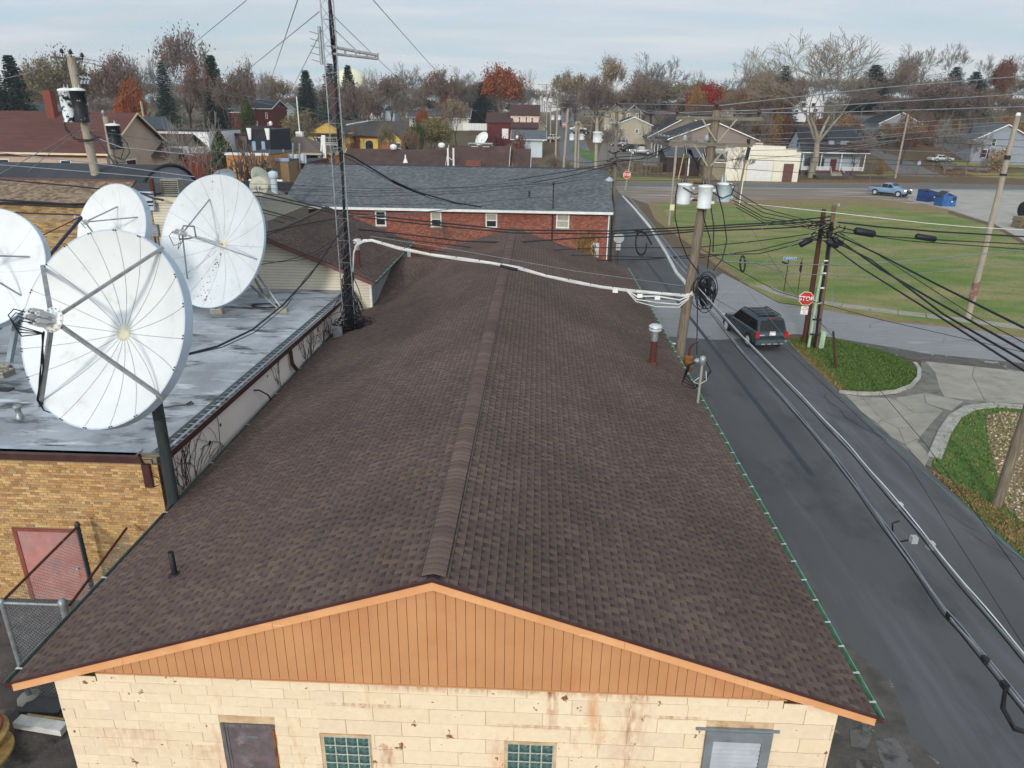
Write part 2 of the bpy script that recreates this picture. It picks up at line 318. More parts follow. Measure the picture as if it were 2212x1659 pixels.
for pp in ([(1835, 1580), (1868, 1566), (1885, 1590), (1868, 1625), (1838, 1612)], [(1890, 1600), (1935, 1592), (1958, 1630), (1975, 1659), (1920, 1680), (1900, 1640)], [(1850, 1640), (1885, 1650), (1880, 1690), (1845, 1690)], [(1690, 1225), (1745, 1238), (1738, 1246), (1700, 1240)]): sheet('asphalt_patch', P2(pp), .018, mat('old_patch', S('6f6c69'), S('5e5b59'), rough=.95, scale=4, bump=.5, bscale=20, stain=(S('45423f'), 3, .5, .6)))
sheet('yard_ground', [(-22, -4), (5.4, -4), (5.4, 9), (-7.6, 9), (-7.6, 40), (-22, 40)], -.004, mDirt)
sheet('street_patch', [(6.6, 41.0), (13.2, 41.5), (15, 45.6), (14.4, 46.4), (6.6, 46.0)], .013, mAsphL)
# main street seam
for (x0, x1, y0, y1) in ((9.55, 9.75, 22, 60),):
 sheet('street_seam', [(x0, y0), (x1, y0), (x1-.5, y1), (x0-.5, y1)], .017, mat('seam_tar', S('36383d'), S('3b3d42'), rough=.7))
# grass
isl = P2([(1700, 736), (1740, 728), (1779, 728), (1860, 745), (1930, 766), (1968, 784), (1980, 806), (1972, 826), (1940, 842), (1890, 850), (1830, 846), (1790, 815)])
sheet('grass_island', isl, .016, mGrassG)
ll = P2([(2212, 878), (2130, 876), (2090, 884), (2055, 910), (2035, 950), (2012, 1000), (2080, 1085), (2212, 1205)]);
sheet('corner_lawn', [ll[0], ]+ll[1:]+[(15.0, 17), (15.5, 10), (45, 10), (45, 30)], .012, mGrassG)
sheet('rock_bed', P2([(2130, 898), (2170, 890), (2212, 893)])+[(30, 28.5), (30, 17)]+P2([(2212, 1130), (2175, 1100), (2135, 960)]), .022, mat('river_rock_base', S('8b7458'), S('6d573f'), rough=.9, scale=14, bump=1.0, bscale=16, stain=(S('b9a689'), 9, .55, .62)))
sheet('verge', [(13.95, 37.6), (14.5, 36.9), (14.35, 33), (14.3, 31), (13.85, 30.2), (13.72, 34)], .020, mDry)
sheet('verge', [(14.0, 22.6), (14.5, 21.4), (15.2, 18), (16, 10), (14.3, 10), (14.05, 18)], .018, mDry)
tri = P2([(1400, 441), (1500, 437), (1700, 440), (1880, 441), (2050, 462), (2150, 492), (2212, 530)])+[(52, 70), (58, 36)]+P2([(2212, 728), (2101, 709), (1940, 694), (1768, 665), (1682, 653), (1618, 618), (1550, 575), (1500, 535), (1455, 505), (1415, 475)])
sheet('lawn', tri, .006, mGrass)
sheet('dry_edge', P2([(1400, 441), (1415, 475), (1455, 505), (1500, 535), (1550, 575), (1618, 618), (1600, 596), (1560, 562), (1520, 530), (1470, 498), (1440, 472), (1432, 447)]), .011, mDry)
sheet('dry_edge', P2([(1396, 436), (1560, 431), (1900, 430), (2050, 452), (2048, 462), (1880, 445), (1700, 447), (1500, 443)]), .010, mDry)
sheet('dry_edge', P2([(1690, 662), (1768, 661), (1940, 689), (2101, 705), (2212, 722), (2212, 731), (2101, 712), (1940, 697), (1768, 668)]), .012, mDry)
# sidewalk broken into slabs
def slab_run(pts, w_, z, name, m, par, n=1):
 for i in range(len(pts)-1):
  a, b = Vector((*pts[i], z)), Vector((*pts[i+1], z)); L_ = (b-a).length; k = max(1, int(L_/1.5))
  for j in range(k):
   p, q = a+(b-a)*((j+.02)/k), a+(b-a)*((j+.98)/k); mb = MB(); mb.beam(p+Vector((0, 0, random.uniform(-.008, .008))), q, w_, .06); mb.build(name, m, par, world=True)
sw = thing('sidewalk', 'cracked concrete sidewalk half overgrown along the side street lawn', 'sidewalk', (*P2([(1700, 640)])[0], 0)); sw['kind'] = 'structure'
del sw['category']
slab_run(P2([(1638, 617), (1700, 639), (1760, 651), (1880, 668), (2000, 682), (2100, 694), (2212, 708)]), 1.0, .0, 'slab', mConcr, sw)
# gravel lot and cross road
sheet('gravel_lot', P2([(1330, 405), (2212, 412)])+[(150, 125), (120, 60), (62, 60)]+P2([(2212, 520), (2150, 485), (2050, 455), (1900, 433), (1500, 437), (1400, 441), (1340, 420)]), .003, mGravel)
sheet('pale_gravel_lot', P2([(1965, 410), (2212, 413)])+[(140, 120), (115, 62), (60, 62)]+P2([(2212, 520), (2150, 485), (2060, 455), (1960, 432)]), .007, mGravelP)
rdA, rdB = P2([(1320, 394), (2212, 401)]), P2([(1320, 404), (2212, 411.5)])
def ext(a, b, t): return (a[0]+(b[0]-a[0])*t, a[1]+(b[1]-a[1])*t)
sheet('cross_road', [ext(rdA[0], rdA[1], -.9), ext(rdA[0], rdA[1], 1.6), ext(rdB[0], rdB[1], 1.6), ext(rdB[0], rdB[1], -.9)], .012, mAsphW)
le0, le1 = P2([(1320, 403.2), (2212, 410.4)]); lf0, lf1 = P2([(1320, 404.6), (2212, 412)])
sheet('edge_line', [le0, le1, lf1, lf0], .017, mat('pale_line', S('a5a49f'), S('94938e'), rough=.8, stain=(S('6a6966'), 1, .55, .7)))
sheet('road_verge', P2([(1320, 390.5), (2212, 397.5), (2212, 401), (1320, 394)]), .016, mDry)
# hillside lane and upper road
sheet('side_lane', [tuple(gt(x, y)[:2]) for x, y in ((1985, 398), (1905, 345), (1860, 325), (1885, 322), (1950, 344), (2120, 399))], .05, mAsphW, step=6)
sheet('hill_road', [tuple(gt(x, y)[:2]) for x, y in ((1640, 286), (1720, 305), (1800, 330), (1790, 338), (1722, 312), (1640, 292))], .08, mat('blue_grey_asphalt', S('7b8188'), S('6f757c'), rough=.9), step=5)
for k, (x, y, wx, wy) in enumerate(((1950, 392, 0, 0),)): pass
# front yards beyond the cross road
sheet('front_lawn', [tuple(gt(x, y)[:2]) for x, y in ((1330, 390), (1560, 391), (1560, 372), (1330, 372))], .03, mGrass, step=6)
sheet('front_lawn', [tuple(gt(x, y)[:2]) for x, y in ((1850, 392), (1965, 394), (1900, 352), (1850, 355))], .03, mGrass, step=6)
sheet('front_lawn', [tuple(gt(x, y)[:2]) for x, y in ((2135, 394), (2300, 398), (2300, 352), (2000, 345), (2060, 362))], .03, mGrass, step=6)
sheet('gravel_drive', [tuple(gt(x, y)[:2]) for x, y in ((1728, 393), (1800, 394), (1745, 377), (1732, 372))], .04, mat('brown_gravel', S('7d6a58'), S('6d5b4b'), rough=.95, scale=3, bump=.6), step=6)
sheet('parking_lot', [tuple(gt(x, y)[:2]) for x, y in ((1285, 372), (1300, 310), (1425, 318), (1445, 352), (1480, 380), (1330, 381))], .035, mat('lot_gravel', S('746e67'), S('676159'), rough=.95, scale=.6), step=6)
sheet('grass_verge', [tuple(gt(x, y)[:2]) for x, y in ((1240, 318), (1285, 330), (1285, 352), (1262, 343), (1232, 326))], .05, mGrassG, step=6)
sheet('town_ground', [(-90, 62), (4.6, 62), (4.4, 138), (-90, 138)], -.004, mat('town_ground', S('5c5850'), S('4e4a44'), rough=.95, scale=.15))
# driveway of concrete slabs
dv = thing('driveway', 'pale concrete driveway forecourt with dark joints between grass island and corner lawn', 'driveway', (18, 28, 0)); dv['kind'] = 'structure'; del dv['category']
def slab(px, z=.018):
 pts = P2(px); c_ = Vector((sum(p[0] for p in pts)/len(pts), sum(p[1] for p in pts)/len(pts), 0)); m_ = MB(); q = []
 for p in pts: v = Vector((*p, 0)); d = (c_-v); q.append(v+d.normalized()*.025)
 a = sum(q[i].x*q[(i+1) % len(q)].y-q[(i+1) % len(q)].x*q[i].y for i in range(len(q)))
 if a < 0: q = q[::-1]
 m_.prism([(v.x, v.y, -.05) for v in q], (0, 0, .05+z+random.uniform(-.003, .003))); m_.build('slab', mConcr, dv, world=True)
for px in ([(1998, 781), (2105, 792), (2100, 812), (2020, 806)], [(2105, 792), (2230, 805), (2240, 826), (2100, 812)], [(2020, 806), (2100, 812), (2128, 868), (2040, 858), (2028, 838)], [(2100, 812), (2240, 826), (2240, 874), (2128, 868)],
  [(1995, 850), (2040, 858), (2082, 868), (2055, 888), (2000, 872)], [(1860, 858), (1930, 860), (1975, 893), (1905, 908)], [(1930, 860), (1995, 850), (2000, 872), (2038, 888), (1975, 893)], [(1905, 908), (1975, 893), (2038, 888), (2008, 920), (1940, 925)],
  [(1940, 925), (2008, 920), (1985, 948), (1955, 960)], [(1955, 960), (1985, 948), (1968, 978), (1975, 985)], [(1826, 852), (1860, 858), (1905, 908), (1895, 915), (1860, 890)], [(1895, 915), (1905, 908), (1940, 925), (1955, 960), (1925, 945)], [(1955, 963), (1982, 955), (2010, 985), (1998, 1008)]): slab(px)
sheet('driveway_base', P2([(1990, 779), (2240, 806), (2240, 880), (2100, 878), (2052, 905), (2010, 1010), (1975, 985), (1900, 925), (1820, 850), (1860, 855), (1935, 853), (1982, 830), (1990, 806)]), .0062, mat('dark_concrete', S('7d7971'), S('65615a'), rough=.9, scale=1.5, stain=(S('4a4743'), 1.2, .55, .68)))
# kerbs
kb = thing('kerb', 'low worn concrete kerb curving round the grass island', 'kerb', (*P2([(1900, 850)])[0], 0)); kb['kind'] = 'structure'; del kb['category']
pts = P2([(1812, 848), (1850, 852), (1890, 853), (1935, 848), (1968, 836), (1984, 818), (1985, 800), (1975, 786)])
for i in range(len(pts)-1):
 mb = MB(); mb.beam(Vector((*pts[i], .05)), Vector((*ext(pts[i], pts[i+1], .985), .05)), .17, .13); mb.build('kerb_stone', mCurb, kb, world=True)
kb = thing('kerb', 'worn concrete gutter kerb along the corner lawn', 'kerb', (*P2([(2050, 900)])[0], 0)); kb['kind'] = 'structure'; del kb['category']
pts = P2([(2230, 882), (2150, 876), (2095, 882), (2062, 902), (2040, 935), (2018, 990)])
for i in range(len(pts)-1):
 mb = MB(); mb.beam(Vector((*pts[i], .02)), Vector((*ext(pts[i], pts[i+1], .985), .02)), .45, .07); mb.build('kerb_stone', mCurb, kb, world=True)
# scattered grass tufts on the nearer lawns (uncountable)
def inpoly(x, y, P):
 c = False; n = len(P); j = n-1
 for i in range(n):
  if (P[i][1] > y) != (P[j][1] > y) and x < (P[j][0]-P[i][0])*(y-P[i][1])/(P[j][1]-P[i][1])+P[i][0]: c = not c
  j = i
 return c
def tufts(name, poly, n, cols, h, lbl):
 xs_, ys_ = [p[0] for p in poly], [p[1] for p in poly]; mb = MB(); k = 0; tries = 0
 while k < n and tries < n*6:
  tries += 1; x, y = random.uniform(min(xs_), max(xs_)), random.uniform(min(ys_), max(ys_))
  if not inpoly(x, y, poly): continue
  a = random.uniform(0, 2*PI); hh = h*random.uniform(.4, 1.2); wd = h*.35; dx, dy = math.cos(a)*wd, math.sin(a)*wd; tx, ty = random.uniform(-.5, .5)*h, random.uniform(-.5, .5)*h
  mb.col = random.choice(cols); mb.add([(x-dx, y-dy, .01), (x+dx, y+dy, .01), (x+tx, y+ty, hh)], [(0, 1, 2)]); k += 1
 o = mb.build(name, mat('grass_blade', attr=True, rough=.8), kind='stuff'); return o
GC = [S(h) for h in ('47602a', '52702f', '405a26', '5f7438', '6b743f')]; GD = [S(h) for h in ('8f7448', '7a6238', '9c8256', '6a6a36')]
tufts('grass', isl, 16000, GC, .10, '')
tufts('grass', ll+[(15.2, 17), (26, 17), (26, 29)], 14000, GC+GD[:1], .10, '')
tufts('dry_grass', [(13.8, 37.6), (14.4, 36.9), (14.35, 33), (14.2, 31), (13.75, 30.2), (13.65, 34)], 2500, GD, .09, '')
tufts('dry_grass', [(13.9, 22.6), (14.5, 21.4), (15.2, 18), (15.4, 13), (14.0, 13)], 4500, GD, .09, '')
tufts('grass', [p for p in tri], 16000, [S('56702c'), S('647836'), S('6f7c3e'), S('7a7a48')], .09, '')
tufts('dry_grass', [(4.8, 5.4), (5.6, 5.4), (5.7, 8.0), (4.8, 8.0)], 1200, GD, .09, '')
# river rocks
mb = MB(); rb = P2([(2130, 898), (2170, 890), (2212, 893)])+[(26, 28.5), (24, 17)]+P2([(2212, 1130), (2175, 1100), (2135, 960)])
RC = [S(h) for h in ('b8a68a', '9b8467', 'c8bba6', '80664a', '6e5a45', 'a58d6d')]; k = 0
while k < 5500:
 x, y = random.uniform(14.5, 26), random.uniform(16, 29.5)
 if not inpoly(x, y, rb): continue
 r = random.uniform(.03, .07); mb.col = random.choice(RC); a = random.uniform(0, 1)
 mb.add([(x-r, y-r*.4, .02), (x+r*.3, y-r, .02), (x+r, y+r*.4, .02), (x-r*.3, y+r, .02), (x+a*r*.3, y, .02+r*.9)], [(0, 1, 4), (1, 2, 4), (2, 3, 4), (3, 0, 4)]); k += 1
mb.build('river_rocks', mat('rock', attr=True, rough=.8, vary=.2), kind='stuff')
# fallen leaves
mb = MB()
for (c_, rx, ry, n) in (((75, 146), 22, 8, 2500), ((95, 152), 20, 10, 2500), ((58, 143), 14, 4, 900)):
 for _ in range(n):
  x, y = random.gauss(c_[0], rx*.5), random.gauss(c_[1], ry*.5); z_ = hgt(x, y)+.06; mb.col = random.choice([S('a5683c'), S('8f5a35'), S('b07a4a'), S('7a4a2c')]); a = random.uniform(0, PI); r = .14
  if y < 140: continue
  mb.add([(x-r*math.cos(a), y-r*math.sin(a), z_), (x+r*math.cos(a), y+r*math.sin(a), z_), (x, y+r, z_+.06)], [(0, 1, 2)])
mb.build('fallen_leaves', mat('leaf_litter', attr=True, rough=.9), kind='stuff')
# cracks and tar lines in the pavements: thin sheets just above the asphalt
ck = MB()
def crack(x, y, a, L_, w_=.018, z=.020, br=True):
 P = [(x, y)]; n = max(3, int(L_/.35))
 for i in range(n): a += random.uniform(-.42, .42)*(1 if i % 2 else -.6); x += math.cos(a)*L_/n; y += math.sin(a)*L_/n; P.append((x, y))
 for i in range(n):
  p, q = Vector((*P[i], z)), Vector((*P[i+1], z)); d = (q-p).normalized(); s_ = Vector((-d.y, d.x, 0))*w_*random.uniform(.3, .7); ck.add([p-s_, q-s_*.9, q+s_*.9, p+s_], [(0, 1, 2, 3)])
  if br and random.random() < .25: crack(q.x, q.y, a+random.choice((-1.1, 1.1)), L_*.4, w_*.7, z, False)
for (x, y, a, L_) in ((7.4, 44.2, 0, 3.5), (9.5, 42.6, .2, 3), (8, 41.6, .1, 5), (11.5, 43.5, 1.2, 2.5), (12.5, 45.3, -.3, 3), (7.2, 45.3, -.1, 3), (10.6, 45.2, .6, 2.2), (19.5, 40.5, 1.4, 2.5), (24, 36.8, .1, 4), (28, 36, -.1, 3.5), (33, 35.5, .1, 4), (22, 38, .1, 3), (13.5, 25, 1.55, 5), (13.6, 16, 1.55, 5), (17, 39.5, 1.3, 1.8), (30, 33, .05, 6), (25, 34.6, 0, 5), (13, 31, .2, 1.3)): crack(x, y, a, L_)
ck.build('pavement_cracks', mat('tar_crack', S('2b2b2d'), S('333335'), rough=.9), kind='stuff')
# ------------------------------------------------------------------ pieces laid on a surface
def project(p):
 d = Vector(p)-CAM; z = d.dot(fw)
 if z < .1: return None
 return 1106+FL*d.dot(rt)/z, 829.5-FL*d.dot(up)/z, z
_PC = {}
def piece_geo(w_, l, h0, h1, col):
 vs = [(0, 0, -.004), (w_, 0, -.004), (w_, l, -.004), (0, l, -.004), (0, 0, h0), (w_, 0, h0), (w_, l, h1), (0, l, h1)]
 fs = [(4, 5, 6, 7), (0, 1, 5, 4), (1, 2, 6, 5), (2, 3, 7, 6), (3, 0, 4, 7)]
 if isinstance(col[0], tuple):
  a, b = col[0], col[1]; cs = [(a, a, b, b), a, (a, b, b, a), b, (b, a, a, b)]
 else: cs = [col]*5
 return vs, fs, cs
def lay(parent, name, stuff, m, O, U, V, N_, items, nmax=300, shared=True):
 O, U, V, N_ = Vector(O), Vector(U).normalized(), Vector(V).normalized(), Vector(N_).normalized()
 F = Matrix((U, V, N_)).transposed().to_4x4(); F.translation = O
 Pi = wm(parent).inverted(); sc = []
 for i, it in enumerate(items):
  pr = project(F @ Vector(((it[0]+it[1])/2, (it[2]+it[3])/2, 0)))
  if pr and -40 < pr[0] < 2252 and -40 < pr[1] < 1700: sc.append((pr[2], i))
 sc.sort(); pick = set(i for _, i in sc[:nmax]); rest = MB()
 for i, it in enumerate(items):
  u0, u1, v0, v1, h0, h1, col = it
  if i in pick:
   key = (name, round(u1-u0, 3), round(v1-v0, 3), h0, h1, col)
   if shared and key in _PC: me = _PC[key]
   else:
    b = MB(); vs, fs, cs = piece_geo(u1-u0, v1-v0, h0, h1, col)
    if not shared: vs = [F @ (Vector(v)+Vector((u0, v0, 0))) for v in vs]
    b.add(vs, fs, cs); me = b.mesh(name, m); _PC[key] = me
   o = bpy.data.objects.new(name, me); C.objects.link(o); o.parent = parent
   if shared:
    o.matrix_parent_inverse = Pi; o.matrix_basis = F @ Matrix.Translation((u0, v0, 0))
   else: o.matrix_parent_inverse = Pi
  else:
   vs, fs, cs = piece_geo(u1-u0, v1-v0, h0, h1, col)
   rest.add([F @ (Vector(v)+Vector((u0, v0, 0))) for v in vs], fs, cs)
 if rest.v: rest.build(stuff, m, parent, kind='stuff', world=True)
def jit(c, a): k = 1+random.uniform(-a, a); return tuple(x*k for x in c)
def q2(c): return tuple(round(x, 4) for x in c)
BRN = [q2(S(h)) for h in ('604f48', '65544c', '5b4b46', '6a584f', '5e4e48')]
TANB = [q2(S(h)) for h in ('6f5e4d', '6b5a4a', '685648')]
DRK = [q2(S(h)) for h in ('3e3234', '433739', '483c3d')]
TNB = [q2(S(h)) for h in ('7a6a5a', '84735f', '6f6052', '8c7a66', '655748')]
GRY = [q2(S(h)) for h in ('595d60', '5f6366', '65696c', '54585b', '6a6e71', '5c6063')]
def shingles(Lu, Lv, expo=.143, pal='brown', step=.0, clip=None, wscale=1):
 out = []; r = 0; v = 0.0
 while v < Lv-.01:
  v1 = min(Lv, v+expo)-.009; u = -random.choice((.0, .05, .1, .15))*wscale; tooth = (r % 2 == 0)  # gap bares the dark underlay, drawing each course's butt shadow in colour
  while u < Lu:
   wd = random.choice((.09, .11, .13) if tooth else (.08, .10, .12))*wscale; a, b = max(0, u), min(Lu, u+wd)
   if b-a > .01 and (clip is None or clip((a+b)/2, (v+v1)/2)):
    if pal == 'brown':
     if tooth: col = random.choice(BRN); h0, h1 = .001, .011
     else:
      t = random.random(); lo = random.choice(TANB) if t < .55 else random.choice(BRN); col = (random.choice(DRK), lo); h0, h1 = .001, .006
    else:
     col = random.choice(TNB if pal == 'tan' else GRY); h0, h1 = .001, (.009 if tooth else .005)
    out.append((round(a, 3), round(b, 3), round(v, 4), round(v1, 4), h0, h1, col))
   u += wd; tooth = not tooth
  v += expo; r += 1
 return out
def bricks(Lu, Lv, L=.203, Hh=.0677, g=.009, pal=None, holes=(), h=(.004, .010), bond=0, band=None):
 out = []; n = int(Lv/Hh)
 for r in range(n):
  v0 = r*Hh; v1 = v0+Hh-g; head = (bond and r % bond == bond-1); l = L/2 if head else L
  u = -l*(.5 if r % 2 else 0)
  while u < Lu:
   segs = [(max(0, u), min(Lu, u+l-g))]
   for (a, b, c, d) in holes:
    if v1 > c and v0 < d:
     ns = []
     for (s0, s1) in segs:
      if s1 <= a or s0 >= b: ns.append((s0, s1))
      else:
       if s0 < a: ns.append((s0, a))
       if s1 > b: ns.append((b, s1))
     segs = ns
   for (s0, s1) in segs:
    if s1-s0 > .015:
     hh = random.choice(h); out.append((round(s0, 3), round(s1, 3), round(v0, 4), round(v1, 4), hh, hh, random.choice(pal)))
   u += l
 return out
def window(parent, O, U, W_, H_, mf=None, mg=None, fw_=.07, sash=True, sill=None, depth=.06, name='window', grid=None, N_=None, blind=None):
 """O lower left corner on the wall face, U along the wall (world or local to the parent), outward = U x Z"""
 O, U = Vector(O), Vector(U).normalized(); Z = Vector((0, 0, 1)); N_ = U.cross(Z)
 R = Matrix((U, N_, Z)).transposed()
 mf = mf or mWhite; mg = mg or mGlass
 f = MB()
 def bx(u0, u1, z0, z1, d0, d1, mb): mb.box(O+U*((u0+u1)/2)+Z*((z0+z1)/2)+N_*((d0+d1)/2), (u1-u0, d1-d0, z1-z0), R)
 bx(0, W_, 0, fw_, -.02, depth, f); bx(0, W_, H_-fw_, H_, -.02, depth, f)
 bx(0, fw_, fw_, H_-fw_, -.02, depth, f); bx(W_-fw_, W_, fw_, H_-fw_, -.02, depth, f)
 if sash: bx(fw_, W_-fw_, H_/2-fw_*.35, H_/2+fw_*.35, 0, depth*.8, f)
 if grid:
  for i in range(1, grid[0]): bx(W_*i/grid[0]-fw_*.2, W_*i/grid[0]+fw_*.2, fw_, H_-fw_, 0, depth*.7, f)
  for j in range(1, grid[1]): bx(fw_, W_-fw_, H_*j/grid[1]-fw_*.2, H_*j/grid[1]+fw_*.2, 0, depth*.6, f)
 o = f.build(name, mf, parent)
 p = MB(); bx(fw_, W_-fw_, fw_, H_-fw_, -.01, .015, p); p.build('pane', mg, o)
 if blind:
  p = MB(); bx(fw_, W_-fw_, H_*(1-blind), H_-fw_, .012, .02, p); p.build('blind', mBlind, o)
 if sill:
  p = MB(); bx(-.06, W_+.06, -.08, 0, 0, depth+.06, p); p.build('sill', sill, o)
 return o
# ------------------------------------------------------------------ MAIN BUILDING (brown shingle roof, cream block wall)
XR, ZR, ZE, HWD = -1.37, 5.20, 2.985, 6.74
Y0, Y1 = 8.50, 41.7
YW = 8.60; XL, XRR = -7.49, 4.84
slope = math.hypot(HWD, ZR-ZE)
main = thing('shingled_workshop', 'long low workshop with brown shingled gable roof, orange boarded gable and peeling cream block wall', 'building', (XR, YW, 0))
def holes_main():
 return [(-4.92, -4.02, 0, 2.21), (-3.28, -2.46, .8, 2.06), (-.30, .54, .8, 2.07), (2.86, 3.90, .6, 2.54)]
# wall core, side walls
core = MB(); core.b2((XL, YW+.012, 0), (XRR, YW+.2, 2.95)); core.b2((XL, YW+.2, 0), (XL+.2, Y1-.3, 2.9)); core.b2((XRR-.2, YW+.2, 0), (XRR, Y1-.3, 2.9)); core.b2((XL+.2, Y1-.5, 0), (XRR-.2, Y1-.3, 2.9))
core.prism([(XL, YW+.2, 2.9), (XRR, YW+.2, 2.9), (XR, YW+.2, 4.95)], (0, .1, 0)); core.prism([(XL, Y1-.4, 2.9), (XRR, Y1-.4, 2.9), (XR, Y1-.4, 4.95)], (0, .1, 0))
core.build('wall', mCream, main, world=True)
# blocks of the front wall
CRM = [S(h) for h in ('e1cdae', 'e3d0b1', 'decaaa', 'e0ccad', 'dcc8ab', 'e3ceaf')]
its = []
def wall_rows(u0, u1, z0, z1, rh, bl, g=.006, h=.010):
 n = int(round((z1-z0)/rh))
 for r in range(n):
  a0 = z0+r*rh; a1 = a0+rh-g; u = u0-(bl*.5 if r % 2 else 0)*(1)
  while u < u1:
   segs = [(max(u0, u), min(u1, u+bl-g))]
   for (a, b, c, d) in holes_main():
    if a1 > c and a0 < d:
     ns = []
     for (s0, s1) in segs:
      if s1 <= a or s0 >= b: ns.append((s0, s1))
      else:
       if s0 < a: ns.append((s0, a-.003))
       if s1 > b: ns.append((b+.003, s1))
     segs = ns
   for s0, s1 in segs:
    if s1-s0 > .03:
     hh = h+random.choice((-.003, 0, 0, .003)); its.append((s0-XL, s1-XL, a0, a1, hh, hh, random.choice(CRM)))
   u += bl
wall_rows(XL, -3.30, 0, 2.96, .197, .41, g=.004)
wall_rows(-3.30, XRR, 0, 2.96, .296, .90, g=.009)
wall_rows(-6.78, 3.98, 2.955, 3.16, .205, .62)
its += [(-7.36-XL, -6.80-XL, 2.952, 3.05, .010, .010, CRM[0]), (3.995-XL, 4.66-XL, 2.952, 3.05, .010, .010, CRM[1])]
lay(main, 'block', 'block_field', mBlock, (XL, YW+.010, 0), (1, 0, 0), (0, 0, 1), (0, -1, 0), its, 300, shared=False)
# boarded gable: strips 0.145 wide between z=3.24 and the rake
def rakez(x, d=0): return ZR-.19-abs(x-XR)*(ZR-ZE)/HWD-d
bd = MB(); bd.b2((-6.74, YW-.060, 3.165), (4.0, YW-.02, 3.19)); bd.build('drip_ledge', mOrange, main, world=True, label='orange-stained ledge under the gable boards')
nb = 0; x = -6.72
while x < 3.95:
 x1 = min(x+.1455, 3.96); a, b = rakez(x), rakez(x1); zb = 3.192
 if max(a, b) > zb+.01:
  m_ = MB(); pts = [(x+.004, YW-.05, zb), (x1-.004, YW-.05, zb), (x1-.004, YW-.05, max(b, zb+.003)), (x+.004, YW-.05, max(a, zb+.003))]
  m_.prism(pts, (0, .03, 0)); m_.build('gable_board', mOrange, main, world=True)
  m_ = None
 x += .1455
bk = MB(); bk.prism([(-6.8, YW-.02, 3.18), (4.0, YW-.02, 3.18), (XR, YW-.02, rakez(XR))], (0, .06, 0)); bk.build('gable_backing', mat('orange_groove', S('a56d47'), rough=.8), main, world=True)
# rake boards
for sgn in (-1, 1):
 xe = XR+sgn*(HWD+.0); segs = 3 if sgn > 0 else 3
 cuts = [0, .42, .70, 1.0] if sgn > 0 else [0, .36, .72, 1.0]
 for i in range(3):
  a, b = cuts[i], cuts[i+1]; xa, xb = XR+sgn*HWD*a, XR+sgn*HWD*b-(.004*sgn if i < 2 else 0)
  za, zb = ZR-.035-a*(ZR-ZE), ZR-.035-b*(ZR-ZE)
  m_ = MB(); m_.prism([(xa, Y0, za), (xb, Y0, zb), (xb, Y0, zb-.165), (xa, Y0, za-.165)], (0, .035, 0)); m_.build('rake_board', mPeach, main, world=True)
 m_ = MB(); m_.prism([(XR, Y0-.03, ZR+.006), (xe, Y0-.03, ZE+.006), (xe, Y0-.03, ZE-.040), (XR, Y0-.03, ZR-.040)], (0, .06, 0)); m_.build('drip_edge', mBrownT, main, world=True)
 m_ = MB(); m_.prism([(XR, Y0+.036, ZR-.12), (xe, Y0+.036, ZE-.12), (xe, Y0+.036, ZE-.14), (XR, Y0+.036, ZR-.14)], (0, .06, 0)); m_.build('soffit', mOrange, main, world=True)
# roof decks and shingles
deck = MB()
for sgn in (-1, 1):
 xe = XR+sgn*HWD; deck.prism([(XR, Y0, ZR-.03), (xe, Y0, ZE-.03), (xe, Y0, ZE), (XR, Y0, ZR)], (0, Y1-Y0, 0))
roof = deck.build('roof_deck', mat('roof_underlay', S('2b2426'), rough=.95), main, world=True)  # underlay kept dark: shows through the course gaps as painted shadow lines
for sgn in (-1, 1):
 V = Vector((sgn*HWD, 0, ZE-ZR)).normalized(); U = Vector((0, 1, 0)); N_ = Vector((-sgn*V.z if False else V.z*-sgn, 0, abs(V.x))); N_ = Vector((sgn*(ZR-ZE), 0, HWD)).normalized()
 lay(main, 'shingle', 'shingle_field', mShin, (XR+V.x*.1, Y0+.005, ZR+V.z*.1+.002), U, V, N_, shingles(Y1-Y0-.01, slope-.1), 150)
# ridge caps: raised vent with overlapping caps
rv = MB()
for sgn in (-1, 1): rv.prism([(XR, Y0+.12, ZR+.015), (XR+sgn*.20, Y0+.12, ZR+.015-.197*.333-.004), (XR+sgn*.20, Y0+.12, ZR-.06), (XR, Y0+.12, ZR-.0)], (0, Y1-Y0-.12, 0))  # vent runs wider than the caps; its black border draws their shadow edges
rv.build('ridge_vent', mBlack, main, world=True)
n = int((Y1-Y0-.1)/.145)
for i in range(n):
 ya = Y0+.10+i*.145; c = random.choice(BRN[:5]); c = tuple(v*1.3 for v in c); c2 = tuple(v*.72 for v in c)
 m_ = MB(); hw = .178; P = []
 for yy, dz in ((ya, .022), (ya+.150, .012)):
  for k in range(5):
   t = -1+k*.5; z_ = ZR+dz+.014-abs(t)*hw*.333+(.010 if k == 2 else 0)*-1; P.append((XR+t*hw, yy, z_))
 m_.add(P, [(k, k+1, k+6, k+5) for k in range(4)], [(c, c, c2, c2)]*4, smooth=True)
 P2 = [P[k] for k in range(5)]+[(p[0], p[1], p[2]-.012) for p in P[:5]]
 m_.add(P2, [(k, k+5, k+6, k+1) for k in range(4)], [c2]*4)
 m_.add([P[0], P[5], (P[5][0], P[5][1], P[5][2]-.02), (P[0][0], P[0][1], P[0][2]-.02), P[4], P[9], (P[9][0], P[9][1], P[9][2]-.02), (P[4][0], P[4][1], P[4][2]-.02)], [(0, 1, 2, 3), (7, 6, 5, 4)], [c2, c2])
 m_.build('ridge_cap', mShin, main, world=True)
